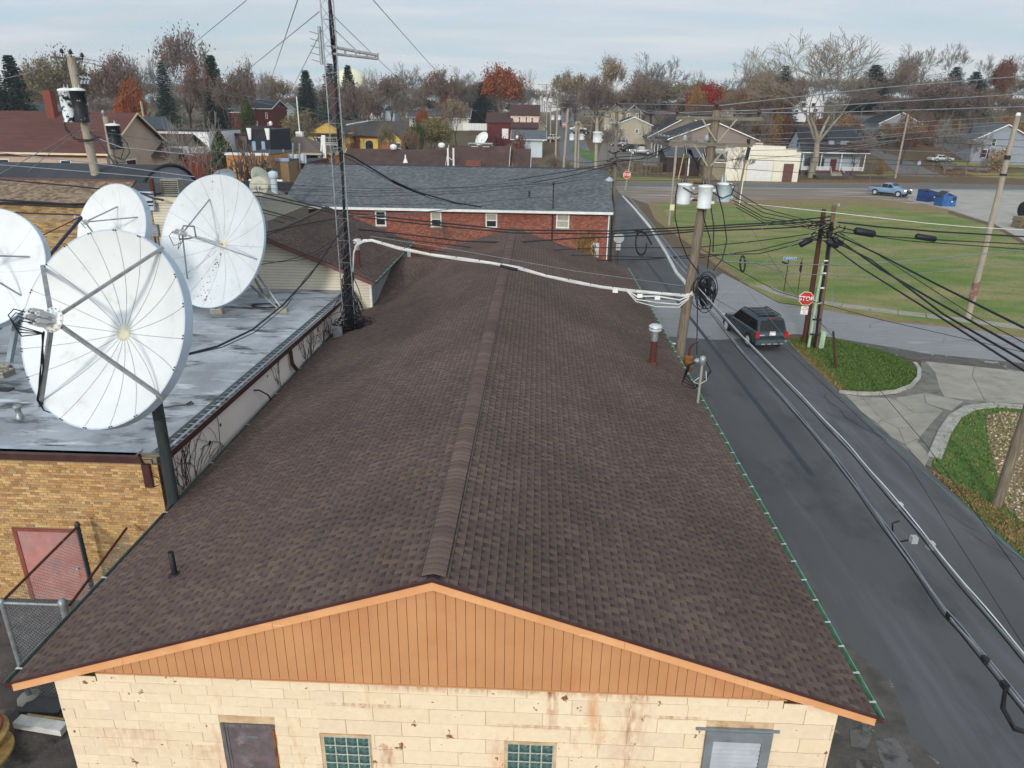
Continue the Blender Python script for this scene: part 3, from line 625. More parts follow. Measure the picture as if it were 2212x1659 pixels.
# gutters
def gutter(parent, x, ya, yb, z, side, mIn=mGreen, hang=.62, name='gutter'):
 g = MB(); s_ = side; wd = .098
 g.b2((x, ya, z-.10), (x+s_*.006, yb, z)); g.b2((x+s_*.006, ya, z-.10), (x+s_*wd*.8, yb, z-.092)); g.mi = 1
 g.prism([(x+s_*wd*.8, ya, z-.10), (x+s_*wd, ya, z-.03), (x+s_*wd, ya, z-.005), (x+s_*(wd-.012), ya, z-.005), (x+s_*(wd-.012), ya, z-.03), (x+s_*(wd*.8-.008), ya, z-.095)], (0, yb-ya, 0))
 g.mi = 0
 g.prism([(x+s_*(wd*.8-.012), ya+.01, z-.090), (x+s_*(wd-.014), ya+.01, z-.03), (x+s_*(wd-.014), ya+.01, z-.012), (x+s_*(wd-.020), ya+.01, z-.012)], (0, yb-ya-.02, 0))
 g.mi = 1; g.b2((x, ya-.008, z-.105), (x+s_*wd, ya, z))
 g.mi = 0; g.b2((x+s_*(wd-.014), ya, z-.005), (x+s_*(wd+.006), yb, z+.004))
 o = g.build(name, [mIn, mBrownT], parent, world=True)
 me = None; y = ya+.3
 hb = MB(); hb.b2((-.0, -.014, .0), (s_*wd*1.02, .014, .008)); hb.b2((s_*wd*.55, -.022, .006), (s_*wd*1.05, .022, .014)); me = hb.mesh('gutter_hanger', mAlu)
 while y < yb:
  q = bpy.data.objects.new('gutter_hanger', me); C.objects.link(q); q.parent = o; q.location = (x, y, z+.004)
  if parent: q.matrix_parent_inverse = wm(o).inverted()
  y += hang
gutter(main, XR+HWD+.004, Y0-.02, Y1, ZE-.01, 1)
gutter(main, XR-HWD-.004, Y0-.02, Y1-5, ZE-.01, -1, mIn=mat('dull_zinc', S('4a524e'), S('5b655f'), rough=.6), hang=2.4)
# door
dr = MB(); dr.b2((-4.80, YW+.0, 0), (-4.07, YW+.05, 2.13)); d_ = dr.build('door', mTaupeDoor, main, world=True)
dr = MB(); dr.b2((-4.90, YW-.03, 0), (-4.84, YW+.06, 2.20)); dr.b2((-4.84, YW-.012, 0), (-4.80, YW+.06, 2.16)); dr.b2((-4.84, YW-.02, 2.13), (-4.03, YW+.06, 2.195)); dr.build('door_frame', mat('grey_wood_frame', S('6f6a6b'), S('56504f'), scale=8, stretch=(4, 4, .5)), main, world=True)
dr = MB(); dr.b2((-4.07, YW-.012, 0), (-4.035, YW+.06, 2.13)); dr.build('door_jamb', mRustO, main, world=True)
dr = MB(); dr.b2((-4.56, YW-.006, 1.90), (-4.32, YW+.0, 1.94)); dr.build('door_plate', mat('plate', S('6d7478'), rough=.5), d_, world=True)
dr = MB(); dr.tube([(-4.14, YW, 1.12), (-4.14, YW-.05, 1.12)], .02, 8); dr.tube([(-4.14, YW-.05, 1.12), (-4.26, YW-.06, 1.12)], .012, 8); dr.build('handle', mGalv, d_, world=True)
# glass block windows
for (xa, zt) in ((-3.25, 2.025), (-.263, 2.035)):
 fr = MB(); W_, nr = .76, 5; H_ = nr*.19+.02; z0 = zt-H_
 fr.b2((xa, YW-.002, z0), (xa+W_, YW+.010, zt))
 wf = fr.build('window', mat('block_mortar', S('b9beb2'), S('9ba294'), rough=.8, scale=12), main, world=True)
 gb = MB();
 vs = []; NN = 5
 for a in range(NN):
  for b in range(NN):
   u, v = a/(NN-1), b/(NN-1); e = (1-(2*u-1)**4)*(1-(2*v-1)**4)
   vs.append((.006+u*.163, -.002-.018*e-(.004*math.sin(a*2.1+b*1.7) if 0 < a < NN-1 and 0 < b < NN-1 else 0), .006+v*.163))
 gb.add(vs, [(a*NN+b, (a+1)*NN+b, (a+1)*NN+b+1, a*NN+b+1) for a in range(NN-1) for b in range(NN-1)], smooth=True)
 gm = gb.mesh('glass_block', mGlassG)
 for i in range(4):
  for j in range(nr):
   q = bpy.data.objects.new('glass_block', gm); C.objects.link(q); q.parent = wf; q.matrix_parent_inverse = wm(wf).inverted(); q.location = (xa+.012+i*.185, YW-.004, z0+.012+j*.188)
 sl_ = MB(); sl_.b2((xa-.03, YW-.02, zt+.0), (xa+W_+.03, YW+.012, zt+.035)); sl_.build('lintel', mCream, wf, world=True)
# louvred vent
lv = MB(); xa, xb, zt, zb_ = 2.89, 3.87, 2.48, .62
lv.b2((2.70, YW-.03, 2.48), (4.0, YW+.01, 2.525));
for (a, b, c, d) in ((xa-.02, xa+.10, zb_, zt), (xb-.12, xb+.03, zb_, zt), (xa+.1, xb-.12, zt-.20, zt), (xa+.1, xb-.12, zb_, zb_+.08)): lv.b2((a, YW-.05, c), (b, YW+.03, d))
lw = lv.build('louvre_window', mat('grey_steel_frame', S('7b8184'), S('6a7073'), rough=.5, stain=(S('5a4438'), 3, .66, .75)), main, world=True)
lv = MB(); lv.b2((xa+.1, YW-.003, zb_), (xb-.12, YW+.010, zt-.1)); lv.build('backing', mBlack, lw, world=True)
z = zb_+.1
while z < zt-.24:
 s_ = MB(); s_.prism([(xa+.105, YW-.042, z), (xa+.105, YW-.008, z+.058), (xa+.105, YW-.004, z+.055), (xa+.105, YW-.036, z-.004)], (xb-xa-.23, 0, 0)); s_.build('louvre', mat('louvre_alu', S('a4a8ab'), S('94989b'), rough=.4, metal=.2), lw, world=True); z += .088
# cross gable (saddle) on the left slope running to the small cream building
CRZ, CYc = 4.30, 36.5
cg = MB(); xr_ = XR-(ZR-CRZ)/((ZR-ZE)/HWD)
yv = CYc-6.2
E1 = [(xr_, CYc, CRZ), (-8.4, CYc, CRZ), (-8.4, yv, ZE-.05), (XR-HWD+.1, yv, ZE-.02)]
cg.poly(E1); cg.poly([(xr_, CYc, CRZ), (XR-HWD, CYc+5, ZE), (-8.4, CYc+5, ZE), (-8.4, CYc, CRZ)])
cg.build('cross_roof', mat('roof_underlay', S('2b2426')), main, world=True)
Vc = Vector((0, -6.2, -(CRZ-ZE))).normalized(); Lc = math.hypot(6.2, CRZ-ZE)
def clipc(u, v):
 # below the valley line the main roof is higher
 xx = -8.4+u; t = v/Lc; zc = CRZ-(CRZ-ZE)*t; return zc > ZR-abs(xx-XR)*(ZR-ZE)/HWD-.02
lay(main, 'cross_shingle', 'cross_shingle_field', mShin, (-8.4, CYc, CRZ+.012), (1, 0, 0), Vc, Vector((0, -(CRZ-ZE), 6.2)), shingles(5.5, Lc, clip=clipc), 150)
cr = MB(); cr.tube([(-8.4, CYc, CRZ+.02), (xr_+.1, CYc, CRZ+.02)], .06, 6); cr.build('cross_ridge', mat('ridge_brown', S('4f433f')), main, world=True)
# rust and peeling stains on the wall, soft-edged prints with shapes of their own
sm_ = bpy.data.materials.new('rust_stain'); sm_.use_nodes = True; N_t = sm_.node_tree.nodes; L_t = sm_.node_tree.links; pb_ = N_t['Principled BSDF']; pb_.inputs['Base Color'].default_value = (*S('b5652f'), 1); pb_.inputs['Roughness'].default_value = .9
a_ = N_t.new('ShaderNodeAttribute'); a_.attribute_name = 'col'; n_ = N_t.new('ShaderNodeTexNoise'); n_.inputs['Scale'].default_value = 9; n_.inputs['Detail'].default_value = 8; tc_ = N_t.new('ShaderNodeTexCoord'); mp_ = N_t.new('ShaderNodeMapping'); mp_.inputs['Scale'].default_value = (1.6, 1, .5); L_t.new(tc_.outputs['Object'], mp_.inputs[0]); L_t.new(mp_.outputs[0], n_.inputs[0])
m1 = N_t.new('ShaderNodeMath'); m1.operation = 'MULTIPLY_ADD'; L_t.new(n_.outputs['Fac'], m1.inputs[0]); m1.inputs[1].default_value = 2.6; m1.inputs[2].default_value = -.95; m2 = N_t.new('ShaderNodeMath'); m2.operation = 'MULTIPLY'; m2.use_clamp = True; L_t.new(m1.outputs[0], m2.inputs[0]); L_t.new(a_.outputs['Fac'], m2.inputs[1]); L_t.new(m2.outputs[0], pb_.inputs['Alpha'])
def stain_(x0, x1, z0, z1, s_, vert=True, nx=6, nz=6):
 m_ = MB()
 f = lambda u, v: s_*max(0, math.sin(math.pi*u))*((v if not vert else 1-(1-v)*.75) if 0 < v else 0)*(0 if v <= 0 else 1)
 for i in range(nx):
  for j in range(nz):
   c = [f(a/nx, b/nz if not (vert and b == nz) else 1) for a, b in ((i, j), (i+1, j), (i+1, j+1), (i, j+1))]
   m_.add([(x0+(x1-x0)*a/nx, YW-.0045, z0+(z1-z0)*b/nz) for a, b in ((i, j), (i+1, j), (i+1, j+1), (i, j+1))], [(0, 1, 2, 3)], [tuple((q,)*3 for q in c)])
 m_.build('rust_stain', sm_, main, world=True)
for a in ((-2.9, -.2, 2.98, 3.16, .9, False), (-1.2, 2.3, 3.0, 3.16, .8, False), (.33, .55, 2.3, 3.15, .85), (1.35, 2.05, 1.2, 3.15, .4), (1.6, 1.75, .9, 3.1, .5), (-2.35, -2.05, 1.2, 1.9, .7), (1.8, 2.9, 2.62, 2.72, .7, False), (-.6, 1.4, 2.32, 2.42, .6, False), (-3.3, -1.6, 2.6, 2.72, .5, False), (2.6, 4.1, 1.6, 1.9, .3), (-7.3, -5.6, 1.4, 2.0, .25), (-5.6, -4.9, 1.0, 1.7, .3)): stain_(*a)
# ------------------------------------------------------------------ SMALL CREAM-SIDED BUILDING behind the flat roof
def siding(mb, x0, x1, y, zlo, zhi_fn, step=.115, d=.012):
 """horizontal laps on a wall facing -Y"""
 z = zlo
 zt = max(zhi_fn(x0), zhi_fn(x1), zhi_fn((x0+x1)/2), zlo)
 while z < zt:
  z1 = z+step; xs = [x0+(x1-x0)*i/60 for i in range(61)]; ok = [xx for xx in xs if zhi_fn(xx) > z+.01]
  if len(ok) > 1:
   a, b = ok[0], ok[-1]; mb.prism([(a, y, z1), (a, y-d, z), (a, y, z)], (b-a, 0, 0))
  z = z1
sb = thing('cream_sided_annex', 'small building with brown shingled gable roof and cream siding wedged behind the flat roof', 'building', (-9.5, 30.4, 0))
AX, AZ, EX, EZ, SY0, SY1 = -11.75, 6.38, -7.02, 4.50, 30.15, 40.2
LXx = 2*AX-EX
c_ = MB(); c_.b2((LXx+.35, 30.55, 0), (EX-.28, SY1-.3, EZ-.08)); c_.prism([(LXx+.35, 30.55, EZ-.08), (EX-.28, 30.55, EZ-.08), (AX, 30.55, AZ-.2)], (0, 9.3, 0)); c_.build('wall', mSideSh, sb, world=True)
sl_n = 0
z = 3.0
while z < AZ-.25:
 hwid = (AZ-.16-z-.1)/(AZ-EZ)*(EX-AX); b = min(EX-.28, AX+hwid); a = max(LXx+.35, AX-hwid)
 if b > a:
  m_ = MB(); m_.prism([(a, 30.54, z+.110), (a, 30.525, z), (a, 30.55, z)], (b-a, 0, 0)); m_.build('siding_board', mSideCream, sb, world=True)
 z += .125
m_ = MB(); m_.b2((EX-.30, 30.50, 2.6), (EX-.20, 30.62, EZ-.05)); m_.build('corner_post', mWhite, sb, world=True)
m_ = MB(); m_.b2((EX-.27, 30.64, 2.6), (EX-.25, SY1-.4, EZ-.06)); m_.build('side_wall', mSideGrey, sb, world=True)
for sgn in (-1, 1):
 xe = AX+sgn*(EX-AX)
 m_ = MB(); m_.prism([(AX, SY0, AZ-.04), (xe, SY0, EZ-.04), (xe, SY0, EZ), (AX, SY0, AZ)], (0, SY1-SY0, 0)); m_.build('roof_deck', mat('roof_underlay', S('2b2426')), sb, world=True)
 m_ = MB(); m_.prism([(AX, SY0-.03, AZ-.02), (xe, SY0-.03, EZ-.02), (xe, SY0-.03, EZ-.19), (AX, SY0-.03, AZ-.19)], (0, .03, 0)); m_.build('rake_board', mat('brown_rake', S('6d4a45'), S('5c3e3a'), rough=.5), sb, world=True)
 V = Vector((sgn*(EX-AX), 0, EZ-AZ)).normalized(); sL = math.hypot(EX-AX, AZ-EZ)
 DB = BRN; BRN = [q2(tuple(c*.82 for c in b)) for b in BRN]
 lay(sb, 'roof_shingle', 'roof_shingle_field', mShin, (AX, SY0+.01, AZ+.003), (0, 1, 0), V, (sgn*(AZ-EZ), 0, EX-AX), shingles(SY1-SY0, sL, wscale=2.2), 150); BRN = DB
m_ = MB(); m_.prism([(AX-.15, SY0, AZ-.02), (AX, SY0, AZ+.045), (AX+.15, SY0, AZ-.02)], (0, SY1-SY0, 0)); m_.build('ridge', mat('ridge_brown', S('4f433f')), sb, world=True)
gutter(sb, EX+.003, SY0-.02, SY1, EZ-.01, 1, hang=.8)
def flue(name, x, y, z, h, r, label, cat='flue pipe', rustfrac=.6):
 t = thing(name, label, cat, (x, y, z))
 m_ = MB(); m_.lathe([(r*1.9, -.03), (r*1.5, .06), (r*1.15, .09)], n=14); m_.build('flashing', mRust, t)
 m_ = MB(); m_.lathe([(r, .05), (r, h*rustfrac)], n=16); m_.build('rusty_pipe', mRust, t)
 m_ = MB(); m_.lathe([(r*1.02, h*rustfrac), (r*1.02, h*.86)], n=16); m_.build('pipe', mGalv, t)
 m_ = MB(); m_.lathe([(r*1.1, h*.80), (r*1.9, h*.85), (r*1.95, h*.87), (r*1.2, h*.89)], n=20); m_.lathe([(r*1.15, h*.89), (r*1.15, h*.94)], n=20); m_.lathe([(r*2, h*.93), (r*1.95, h*.955), (r*1.3, h*.99), (r*.3, h*1.0)], n=20); m_.build('cap', mAlu, t)
 return t
flue('flue', -8.0, 31.6, EZ+.35, 1.25, .095, 'thin flue with white cap standing on the small dark roof beside the mast')
# ------------------------------------------------------------------ FLAT ROOF BRICK BUILDING
FZ = 4.05; FX1 = -8.50; FX0 = -24; FY0 = 14.15; FY1 = 30.4
fb = thing('flat_roofed_brick_building', 'tan brick building with flat silver-coated roof, brown coping and faded red door', 'building', (FX1, FY0, 0))
TAN = [q2(S(h)) for h in ('b8925f', 'b08b5d', 'c09b69', 'a87f54', 'a58b63', 'b49463', 'b38958', '9d7853', 'c5a473', '94734f', 'ae8f67')]
c_ = MB(); c_.b2((FX0, FY0+.012, 0), (FX1, FY0+.25, FZ-.02)); c_.build('front_wall', mMortar, fb, world=True)
c_ = MB(); c_.prism([(FX1-.15, FY0+.25, 0), (FX1, FY0+.25, 0), (FX1+.33, FY1, 0), (FX1+.15, FY1, 0)], (0, 0, FZ-.13)); c_.build('side_wall', mStucco, fb, world=True)
c_ = MB(); c_.b2((FX0, FY0+.25, FZ-.25), (FX1-.1, FY1+2.6, FZ-.06)); c_.prism([(FX1-.1, FY0+.25, FZ-.25), (FX1, FY0+.25, FZ-.25), (FX1+.3, FY1, FZ-.25), (FX1-.1, FY1, FZ-.25)], (0, 0, .19)); c_.build('roof', mSilver, fb, world=True)
c_ = MB(); c_.b2((FX0, FY0+.05, FZ-.06), (FX1-.55, FY0+.45, FZ-.02)); c_.build('roof_edge', mat('silver_edge', S('a9afb5'), S('8f959b')), fb, world=True)
lay(fb, 'brick', 'brick_field', mBrick, (-15.5, FY0+.012, 0), (1, 0, 0), (0, 0, 1), (0, -1, 0), bricks(15.5+FX1-.005, FZ-.14, pal=TAN, bond=6, holes=[(-12.32+15.5, -10.66+15.5, 0, 2.06)]), 300)
c_ = MB(); c_.b2((FX0, FY0-.06, FZ-.14), (FX1-.38, FY0+.05, FZ+.02)); c_.build('coping', mBrownT, fb, world=True)
c_ = MB(); c_.prism([(FX1-.38, FY0-.06, FZ-.14), (FX1-.38, FY0-.06, FZ+.08), (FX1-.30, FY0-.06, FZ-.14)], (0, .12, 0)); c_.b2((FX1-.34, FY0-.07, FZ-.75), (FX1-.16, FY0+.04, FZ-.16)); c_.build('corner_flashing', mBrownT, fb, world=True)
# red door in front wall
c_ = MB(); c_.b2((-12.32, FY0-.02, 0), (-12.22, FY0+.06, 2.06)); c_.b2((-10.76, FY0-.02, 0), (-10.66, FY0+.06, 2.06)); c_.b2((-12.22, FY0-.02, 1.98), (-10.76, FY0+.06, 2.06)); f_ = c_.build('door_frame', mat('red_frame', S('8b4a40'), S('713a32'), rough=.6), fb, world=True)
c_ = MB(); c_.b2((-12.22, FY0+.0, .02), (-10.76, FY0+.04, 1.98)); d_ = c_.build('door', mRedDoor, fb, world=True)
c_ = MB(); c_.tube([(-10.93, FY0+.0, .98), (-10.93, FY0-.06, .98)], .035, 8); c_.build('handle', mAlu, d_, world=True)
# gutter along the right edge with straps
gx0 = FX1+.01
def ex(y): return gx0+.33*(y-FY0-.25)/(FY1-FY0-.25)
c_ = MB()
def run(mb, d0, d1, z0, z1, ya=FY0-.02, yb=FY1): mb.prism([(ex(ya)+d0, ya, z0), (ex(ya)+d1, ya, z0), (ex(yb)+d1, yb, z0), (ex(yb)+d0, yb, z0)], (0, 0, z1-z0))
run(c_, -.10, .16, FZ-.17, FZ-.16); run(c_, .145, .16, FZ-.16, FZ-.02); run(c_, .16, .172, FZ-.12, FZ-.0); gut = c_.build('gutter', mBrownT, fb, world=True)
c_ = MB(); run(c_, -.30, -.10, FZ-.055, FZ-.05); run(c_, -.115, -.10, FZ-.16, FZ-.05); run(c_, -.10, .14, FZ-.158, FZ-.155); c_.build('gutter_liner', mat('dark_zinc', S('33383a'), S('4c5356'), rough=.6, scale=2, stain=(S('77807f'), 3, .6, .7)), gut, world=True)
hb = MB(); hb.b2((-.16, -.016, 0), (.16, .016, .010)); me = hb.mesh('gutter_strap', mGalv); y = FY0+.1
while y < FY1-.3:
 q = bpy.data.objects.new('gutter_strap', me); C.objects.link(q); q.parent = gut; q.matrix_parent_inverse = wm(gut).inverted(); q.location = (ex(y), y, FZ-.015); y += .30
for (yy, z1, lab) in ((14.25, 2.5, 0), (22.6, 2.95, 0)):
 c_ = MB(); x_ = ex(yy)+.08; c_.beam((x_, yy, FZ-.15), (x_+.02, yy, z1+.35), .10, .10, (0, 1, 0)); c_.beam((x_+.02, yy, z1+.40), (x_+.06, yy-.30 if yy < 20 else yy+.25, z1+.1), .10, .10, (1, 0, 0)); c_.build('downspout', mBrownT if yy < 20 else mBrownT, fb, world=True)
# small openings and bracket on the stucco wall
for (y, z, r) in ((17.3, 3.45, .05), (16.6, 3.25, .065), (20.7, 3.6, .04)):
 c_ = MB(); c_.lathe([(r, 0), (r, .006)], (ex(y)+.0, y, z), 6, Matrix.Rotation(PI/2, 3, 'Y')); c_.build('wall_hole', mBlack, fb, world=True)
c_ = MB(); c_.tube([(ex(19.6), 19.6, 3.55), (ex(19.6)+.12, 19.7, 3.52), (ex(19.6)+.22, 20.1, 3.2), (ex(19.6)+.25, 20.2, 3.0)], .025, 6); c_.build('pipe_bracket', mBlack, fb, world=True)
# vines on stucco wall
vb = MB()
def vine(y, z, ang, L, r, dep=0):
 P = [(ex(y)+.012, y, z)]; a = ang
 n = int(L/.12)
 for i in range(n):
  a += random.uniform(-.35, .35); y += math.sin(a)*.12; z += math.cos(a)*.12
  if z > FZ-.2 or z < 2.6: break
  P.append((ex(y)+.012+random.uniform(0, .01), y, z))
  if dep < 2 and random.random() < .22: vine(y, z, a+random.choice((-.7, .7)), L*.5, r*.7, dep+1)
 if len(P) > 1: vb.tube(P, r, 3, cap=False)
for (y, k) in ((14.9, 5), (15.3, 6), (15.7, 3), (17.2, 2), (24.4, 7), (24.9, 4), (26.3, 5), (27.2, 4), (21.6, 2)):
 for _ in range(k): vine(y+random.uniform(-.15, .15), 2.75, random.uniform(-.6, .6), random.uniform(.8, 1.6), .009)
single(vb, 'dead_vines', mVine, 'bare dead vines clinging to the pinkish wall under the gutter', 'vine')
# ------------------------------------------------------------------ SATELLITE DISHES
def nrm(az, el): return Vector((math.sin(az)*math.cos(el), -math.cos(az)*math.cos(el), math.sin(el)))
def dish(label, c, az, el, R_, dep, gores, mface, seam_w=.012, flange=.14, struts=None, feed='plate', mount='pole', mr=None, bolts=False, fk=None):
 az, el = RAD(az), RAD(el); n_ = nrm(az, el); r_ = Vector((0, 0, 1)).cross(n_).normalized(); u_ = n_.cross(r_)
 # r_ points to the right seen from the front
 F = Matrix((r_, u_, n_)).transposed(); c = Vector(c)
 t = thing('satellite_dish', label, 'satellite dish', c, 0, 'big white satellite dishes on the flat silver roof')
 def W(rad, ph, off=0): return F @ Vector((rad*math.cos(ph), rad*math.sin(ph), -dep*(1-(rad/R_)**2)+off))
 nr, ns = 8, max(2, int(64/gores))
 r0 = R_*.055
 for g in range(gores):
  m_ = MB(); a0, a1 = 2*PI*g/gores, 2*PI*(g+1)/gores; P = []
  for i in range(nr+1):
   rad = r0+(R_-r0)*i/nr; da = min(.3*(a1-a0), seam_w*.5/rad)
   for k in range(ns+1): P.append(W(rad, a0+da+(a1-a0-2*da)*k/ns))
  m_.add(P, [(i*(ns+1)+k, (i+1)*(ns+1)+k, (i+1)*(ns+1)+k+1, i*(ns+1)+k+1) for i in range(nr) for k in range(ns)], smooth=True)
  m_.build('panel', mface, t)
 m_ = MB(); P = []; ns2 = 64; nr2 = 6
 for i in range(nr2+1):
  for k in range(ns2): P.append(W(.02+(R_-.03)*i/nr2, 2*PI*k/ns2, -.012))
 m_.add(P, [(i*ns2+k, (i+1)*ns2+k, (i+1)*ns2+(k+1) % ns2, i*ns2+(k+1) % ns2) for i in range(nr2) for k in range(ns2)], smooth=True)
 m_.build('backing_shell', mat('dish_seam', S('a9a9a4'), S('8f8f8a'), rough=.7), t)
 m_ = MB(); P = []
 for (rad, off) in ((R_, 0), (R_+.03, 0.004), (R_+.03, -flange), (R_, -flange)):
  for k in range(ns2): a = 2*PI*k/ns2; P.append(F @ Vector((rad*math.cos(a), rad*math.sin(a), off)))
 m_.add(P, [(i*ns2+k, i*ns2+(k+1) % ns2, (i+1)*ns2+(k+1) % ns2, (i+1)*ns2+k) for i in range(3) for k in range(ns2)])
 m_.build('rim', mr or mDishBack, t)
 m_ = MB(); m_.lathe([(r0*1.5, 0), (r0*1.5, .02), (r0*.2, .03)], F @ Vector((0, 0, -dep+.005)), 20, F); m_.build('hub', mat('hub_cream', S('d9d4c2'), S('c9bf9f'), rough=.6, scale=6), t)
 if bolts:
  m_ = MB()
  for g in range(gores):
   for d in (0, .028):
    m_.lathe([(.016, -.0), (.016, .02)], F @ Vector(((R_+.01)*math.cos(2*PI*g/gores+d), (R_+.01)*math.sin(2*PI*g/gores+d), .0)), 6, F)
  m_.build('rim_bolts', mBrownT, t, kind='stuff')
 fk = fk if fk is not None else R_*R_/(4*dep)-dep
 fp = F @ Vector((0, 0, fk))
 for (ph, rad, wd) in (struts or []):
  m_ = MB(); a = F @ Vector((rad*math.cos(ph), rad*math.sin(ph), .02 if rad > R_*.95 else -dep*(1-(rad/R_)**2)+.02)); b = fp+(a-fp).normalized()*(.14 if feed == 'plate' else .06)
  if feed == 'plate': m_.beam(a+(a-b).normalized()*.12, b, wd, wd*.6)
  else: m_.tube([a, b], wd, 6)
  m_.build('strut', mSteelG if feed == 'plate' else mGalv, t)
 if feed == 'plate':
  m_ = MB(); m_.lathe([(.10, -.02), (.235, -.02), (.235, 0.0), (.10, 0.0)], fp, 24, F); pl = m_.build('feed_plate', mWhite, t)
  m_ = MB()
  for k in range(14): m_.lathe([(.012, 0), (.012, .015)], fp+F @ Vector((.21*math.cos(k*PI/7), .21*math.sin(k*PI/7), 0)), 6, F)
  m_.build('bolts', mSteelG, pl, kind='stuff')
  for (dx, dy, L_, w_) in ((-.10, .08, .42, .07), (0, .11, .48, .06), (.08, .06, .40, .07), (-.12, -.04, .44, .07), (-.02, -.02, .52, .08), (.09, -.06, .38, .06), (-.06, -.12, .40, .06), (.03, -.13, .36, .07)):
   m_ = MB(); m_.tube([fp+F @ Vector((dx*.7, dy*.7, 0)), fp+F @ Vector((dx, dy, L_*.45))], w_*.42, 8); m_.box(fp+F @ Vector((dx, dy, L_*.68)), (w_, w_*1.2, L_*.46), F); m_.box(fp+F @ Vector((dx+.01, dy, L_*.95)), (w_*.6, w_*.6, .08), F); m_.build('receiver', mAlu, t)
  m_ = MB()
  for k in range(4):
   a = fp+F @ Vector((-.1+.06*k, .05-.06*k, .45)); m_.tube([a, a+F @ Vector((-.08, .02, .16)), a+F @ Vector((-.16, -.1, .18)), a+F @ Vector((-.12, -.25, .05)), fp+F @ Vector((-.10, -.27, .02))], .011, 5)
  q_ = F @ Vector((R_*math.cos(RAD(234)), R_*math.sin(RAD(234)), .05)); p0 = fp+F @ Vector((-.10, -.27, .02))
  for k in range(4):
   o_ = F @ Vector((.015*k, .012*k, .03+.012*(k % 2))); P = [p0+(q_-p0)*s_+o_+F @ Vector((.02*math.sin(s_*9+k), .0, .02*math.cos(s_*7))) for s_ in [i/10 for i in range(11)]]
   P += [q_+F @ Vector((.10, -.18, -.05)), q_+F @ Vector((.22, -.26, -.3))]; m_.tube(P, .013, 5)
  m_.build('cable', mBlack, t)
 elif feed == 'simple':
  m_ = MB(); m_.lathe([(.06, -.12), (.10, -.08), (.10, .02), (.05, .05)], fp, 14, F); m_.tube([fp, fp+n_*.28+u_*.08], .035, 8); m_.box(fp+n_*.34+u_*.1, (.06, .08, .22), F); m_.box(fp+n_*.12+r_*.1, (.07, .07, .2), F); m_.build('feed_horn', mAlu, t)
  m_ = MB(); m_.tube([fp+n_*.3, fp+n_*.25-u_*.15+r_*.2, fp-u_*.25+r_*.1, fp-u_*.1-r_*.1, fp+n_*.3-r_*.05], .01, 5); m_.build('cable', mat('pink_grey_cable', S('8d7072'), rough=.6), t)
 elif feed == 'arm':
  m_ = MB(); m_.tube([F @ Vector((0, 0, -dep)), F @ Vector((-.05, .02, fk*.5))], .05, 10); m_.build('feed_tube', mAlu, t)
  a = F @ Vector((-.05, .02, fk*.5)); m_ = MB(); tip1 = fp+u_*.22; tip2 = fp-u_*.22-r_*.1
  m_.tube([a, a+u_*.35+n_*.15, tip1+u_*.06, tip1], .032, 8); m_.tube([a, a-u_*.12+n_*.25-r_*.05, tip2], .032, 8); m_.tube([tip1, fp+n_*.15, tip2], .025, 8); m_.build('yoke', mSteelG, t)
  m_ = MB(); m_.box(fp+n_*.08, (.22, .12, .2), F)
  for k in range(3): m_.tube([fp+u_*(.05*k-.05), fp+n_*(.42-.05*k)+u_*(.07*k-.05)], .035, 8)
  m_.lathe([(.10, -.1), (.12, -.02), (.06, .0)], fp-n_*.05, 12, F); m_.build('receiver', mAlu, t)
  m_ = MB(); m_.tube([fp+n_*.4, fp+n_*.55-u_*.2, fp+n_*.3-u_*.5, fp-u_*.35, tip2], .013, 5); m_.tube([tip1, tip1-u_*.5+r_*.05, tip1-u_*.8-r_*.1, tip2-u_*.1], .012, 5); m_.build('cable', mBlack, t)
 return t, F, n_, r_, u_, c
st4 = [(RAD(56), 1.96, .085), (RAD(147), 1.96, .085), (RAD(234.5), 1.97, .085), (RAD(325.7), 1.96, .085)]
tA, FA, nA, rA, uA, cA = dish('largest white dish with many receivers on its feed plate, on a dark steel pole', (-8.523, 13.12, 7.398), -15.17, 24.3, 1.955, .60, 20, mWhiteD, struts=st4, bolts=True, fk=1.06, flange=.22)
vtx = cA-nA*.62
pp = MB(); pp.tube([(-8.22, 14.08, 1.4), (-8.22, 14.08, 6.6)], .125, 16); pp.tube([(-8.22, 14.08, 6.5), vtx], .10, 12); pp.box((-8.25, 14.0, 6.55), (.4, .4, .5)); pp.build('pole', mDarkPole, tA, world=True)
pp = MB(); pp.tube([cA-uA*1.9-nA*.1, (-8.22, 14.0, 5.3)], .03, 6); pp.build('brace', mSteelG, tA, world=True)
sB = .76
cB = CAM+(Vector((-17.126, 28.313, 6.825))-CAM)*1.0
tB, FB, nB, rB, uB, cB = dish('white dish at upper left, standing behind the top of the largest dish', cB, -20, 21.8, 1.83, .42, 8, mWhiteD, seam_w=.006, struts=[(RAD(30), 1.25, .028), (RAD(100), 1.0, .028), (RAD(190), 1.2, .028), (RAD(270), 1.1, .028)], feed='simple', fk=1.15, flange=.30)
pp = MB(); pp.tube([(cB.x-.0, cB.y+.75, FZ-.06), (cB.x, cB.y+.75, cB.z-.3)], .13, 14); pp.tube([(cB.x, cB.y+.75, cB.z-.35), cB-nB*.45], .09, 10); pp.build('pole', mGalv, tB, world=True)
tC, FC, nC, rC, uC, cC = dish('tall white dish with dirt-speckled lower half and bent feed arm near the mast', (-12.322, 26.614, 6.74), -21.4, 20.3, 2.5, .62, 16, mWhiteDirty, seam_w=.012, struts=[(RAD(112), 1.75, .028), (RAD(-12), 2.25, .028), (RAD(232), 1.9, .028)], feed='arm', fk=1.35, flange=.10)
bc = cC-nC*.75
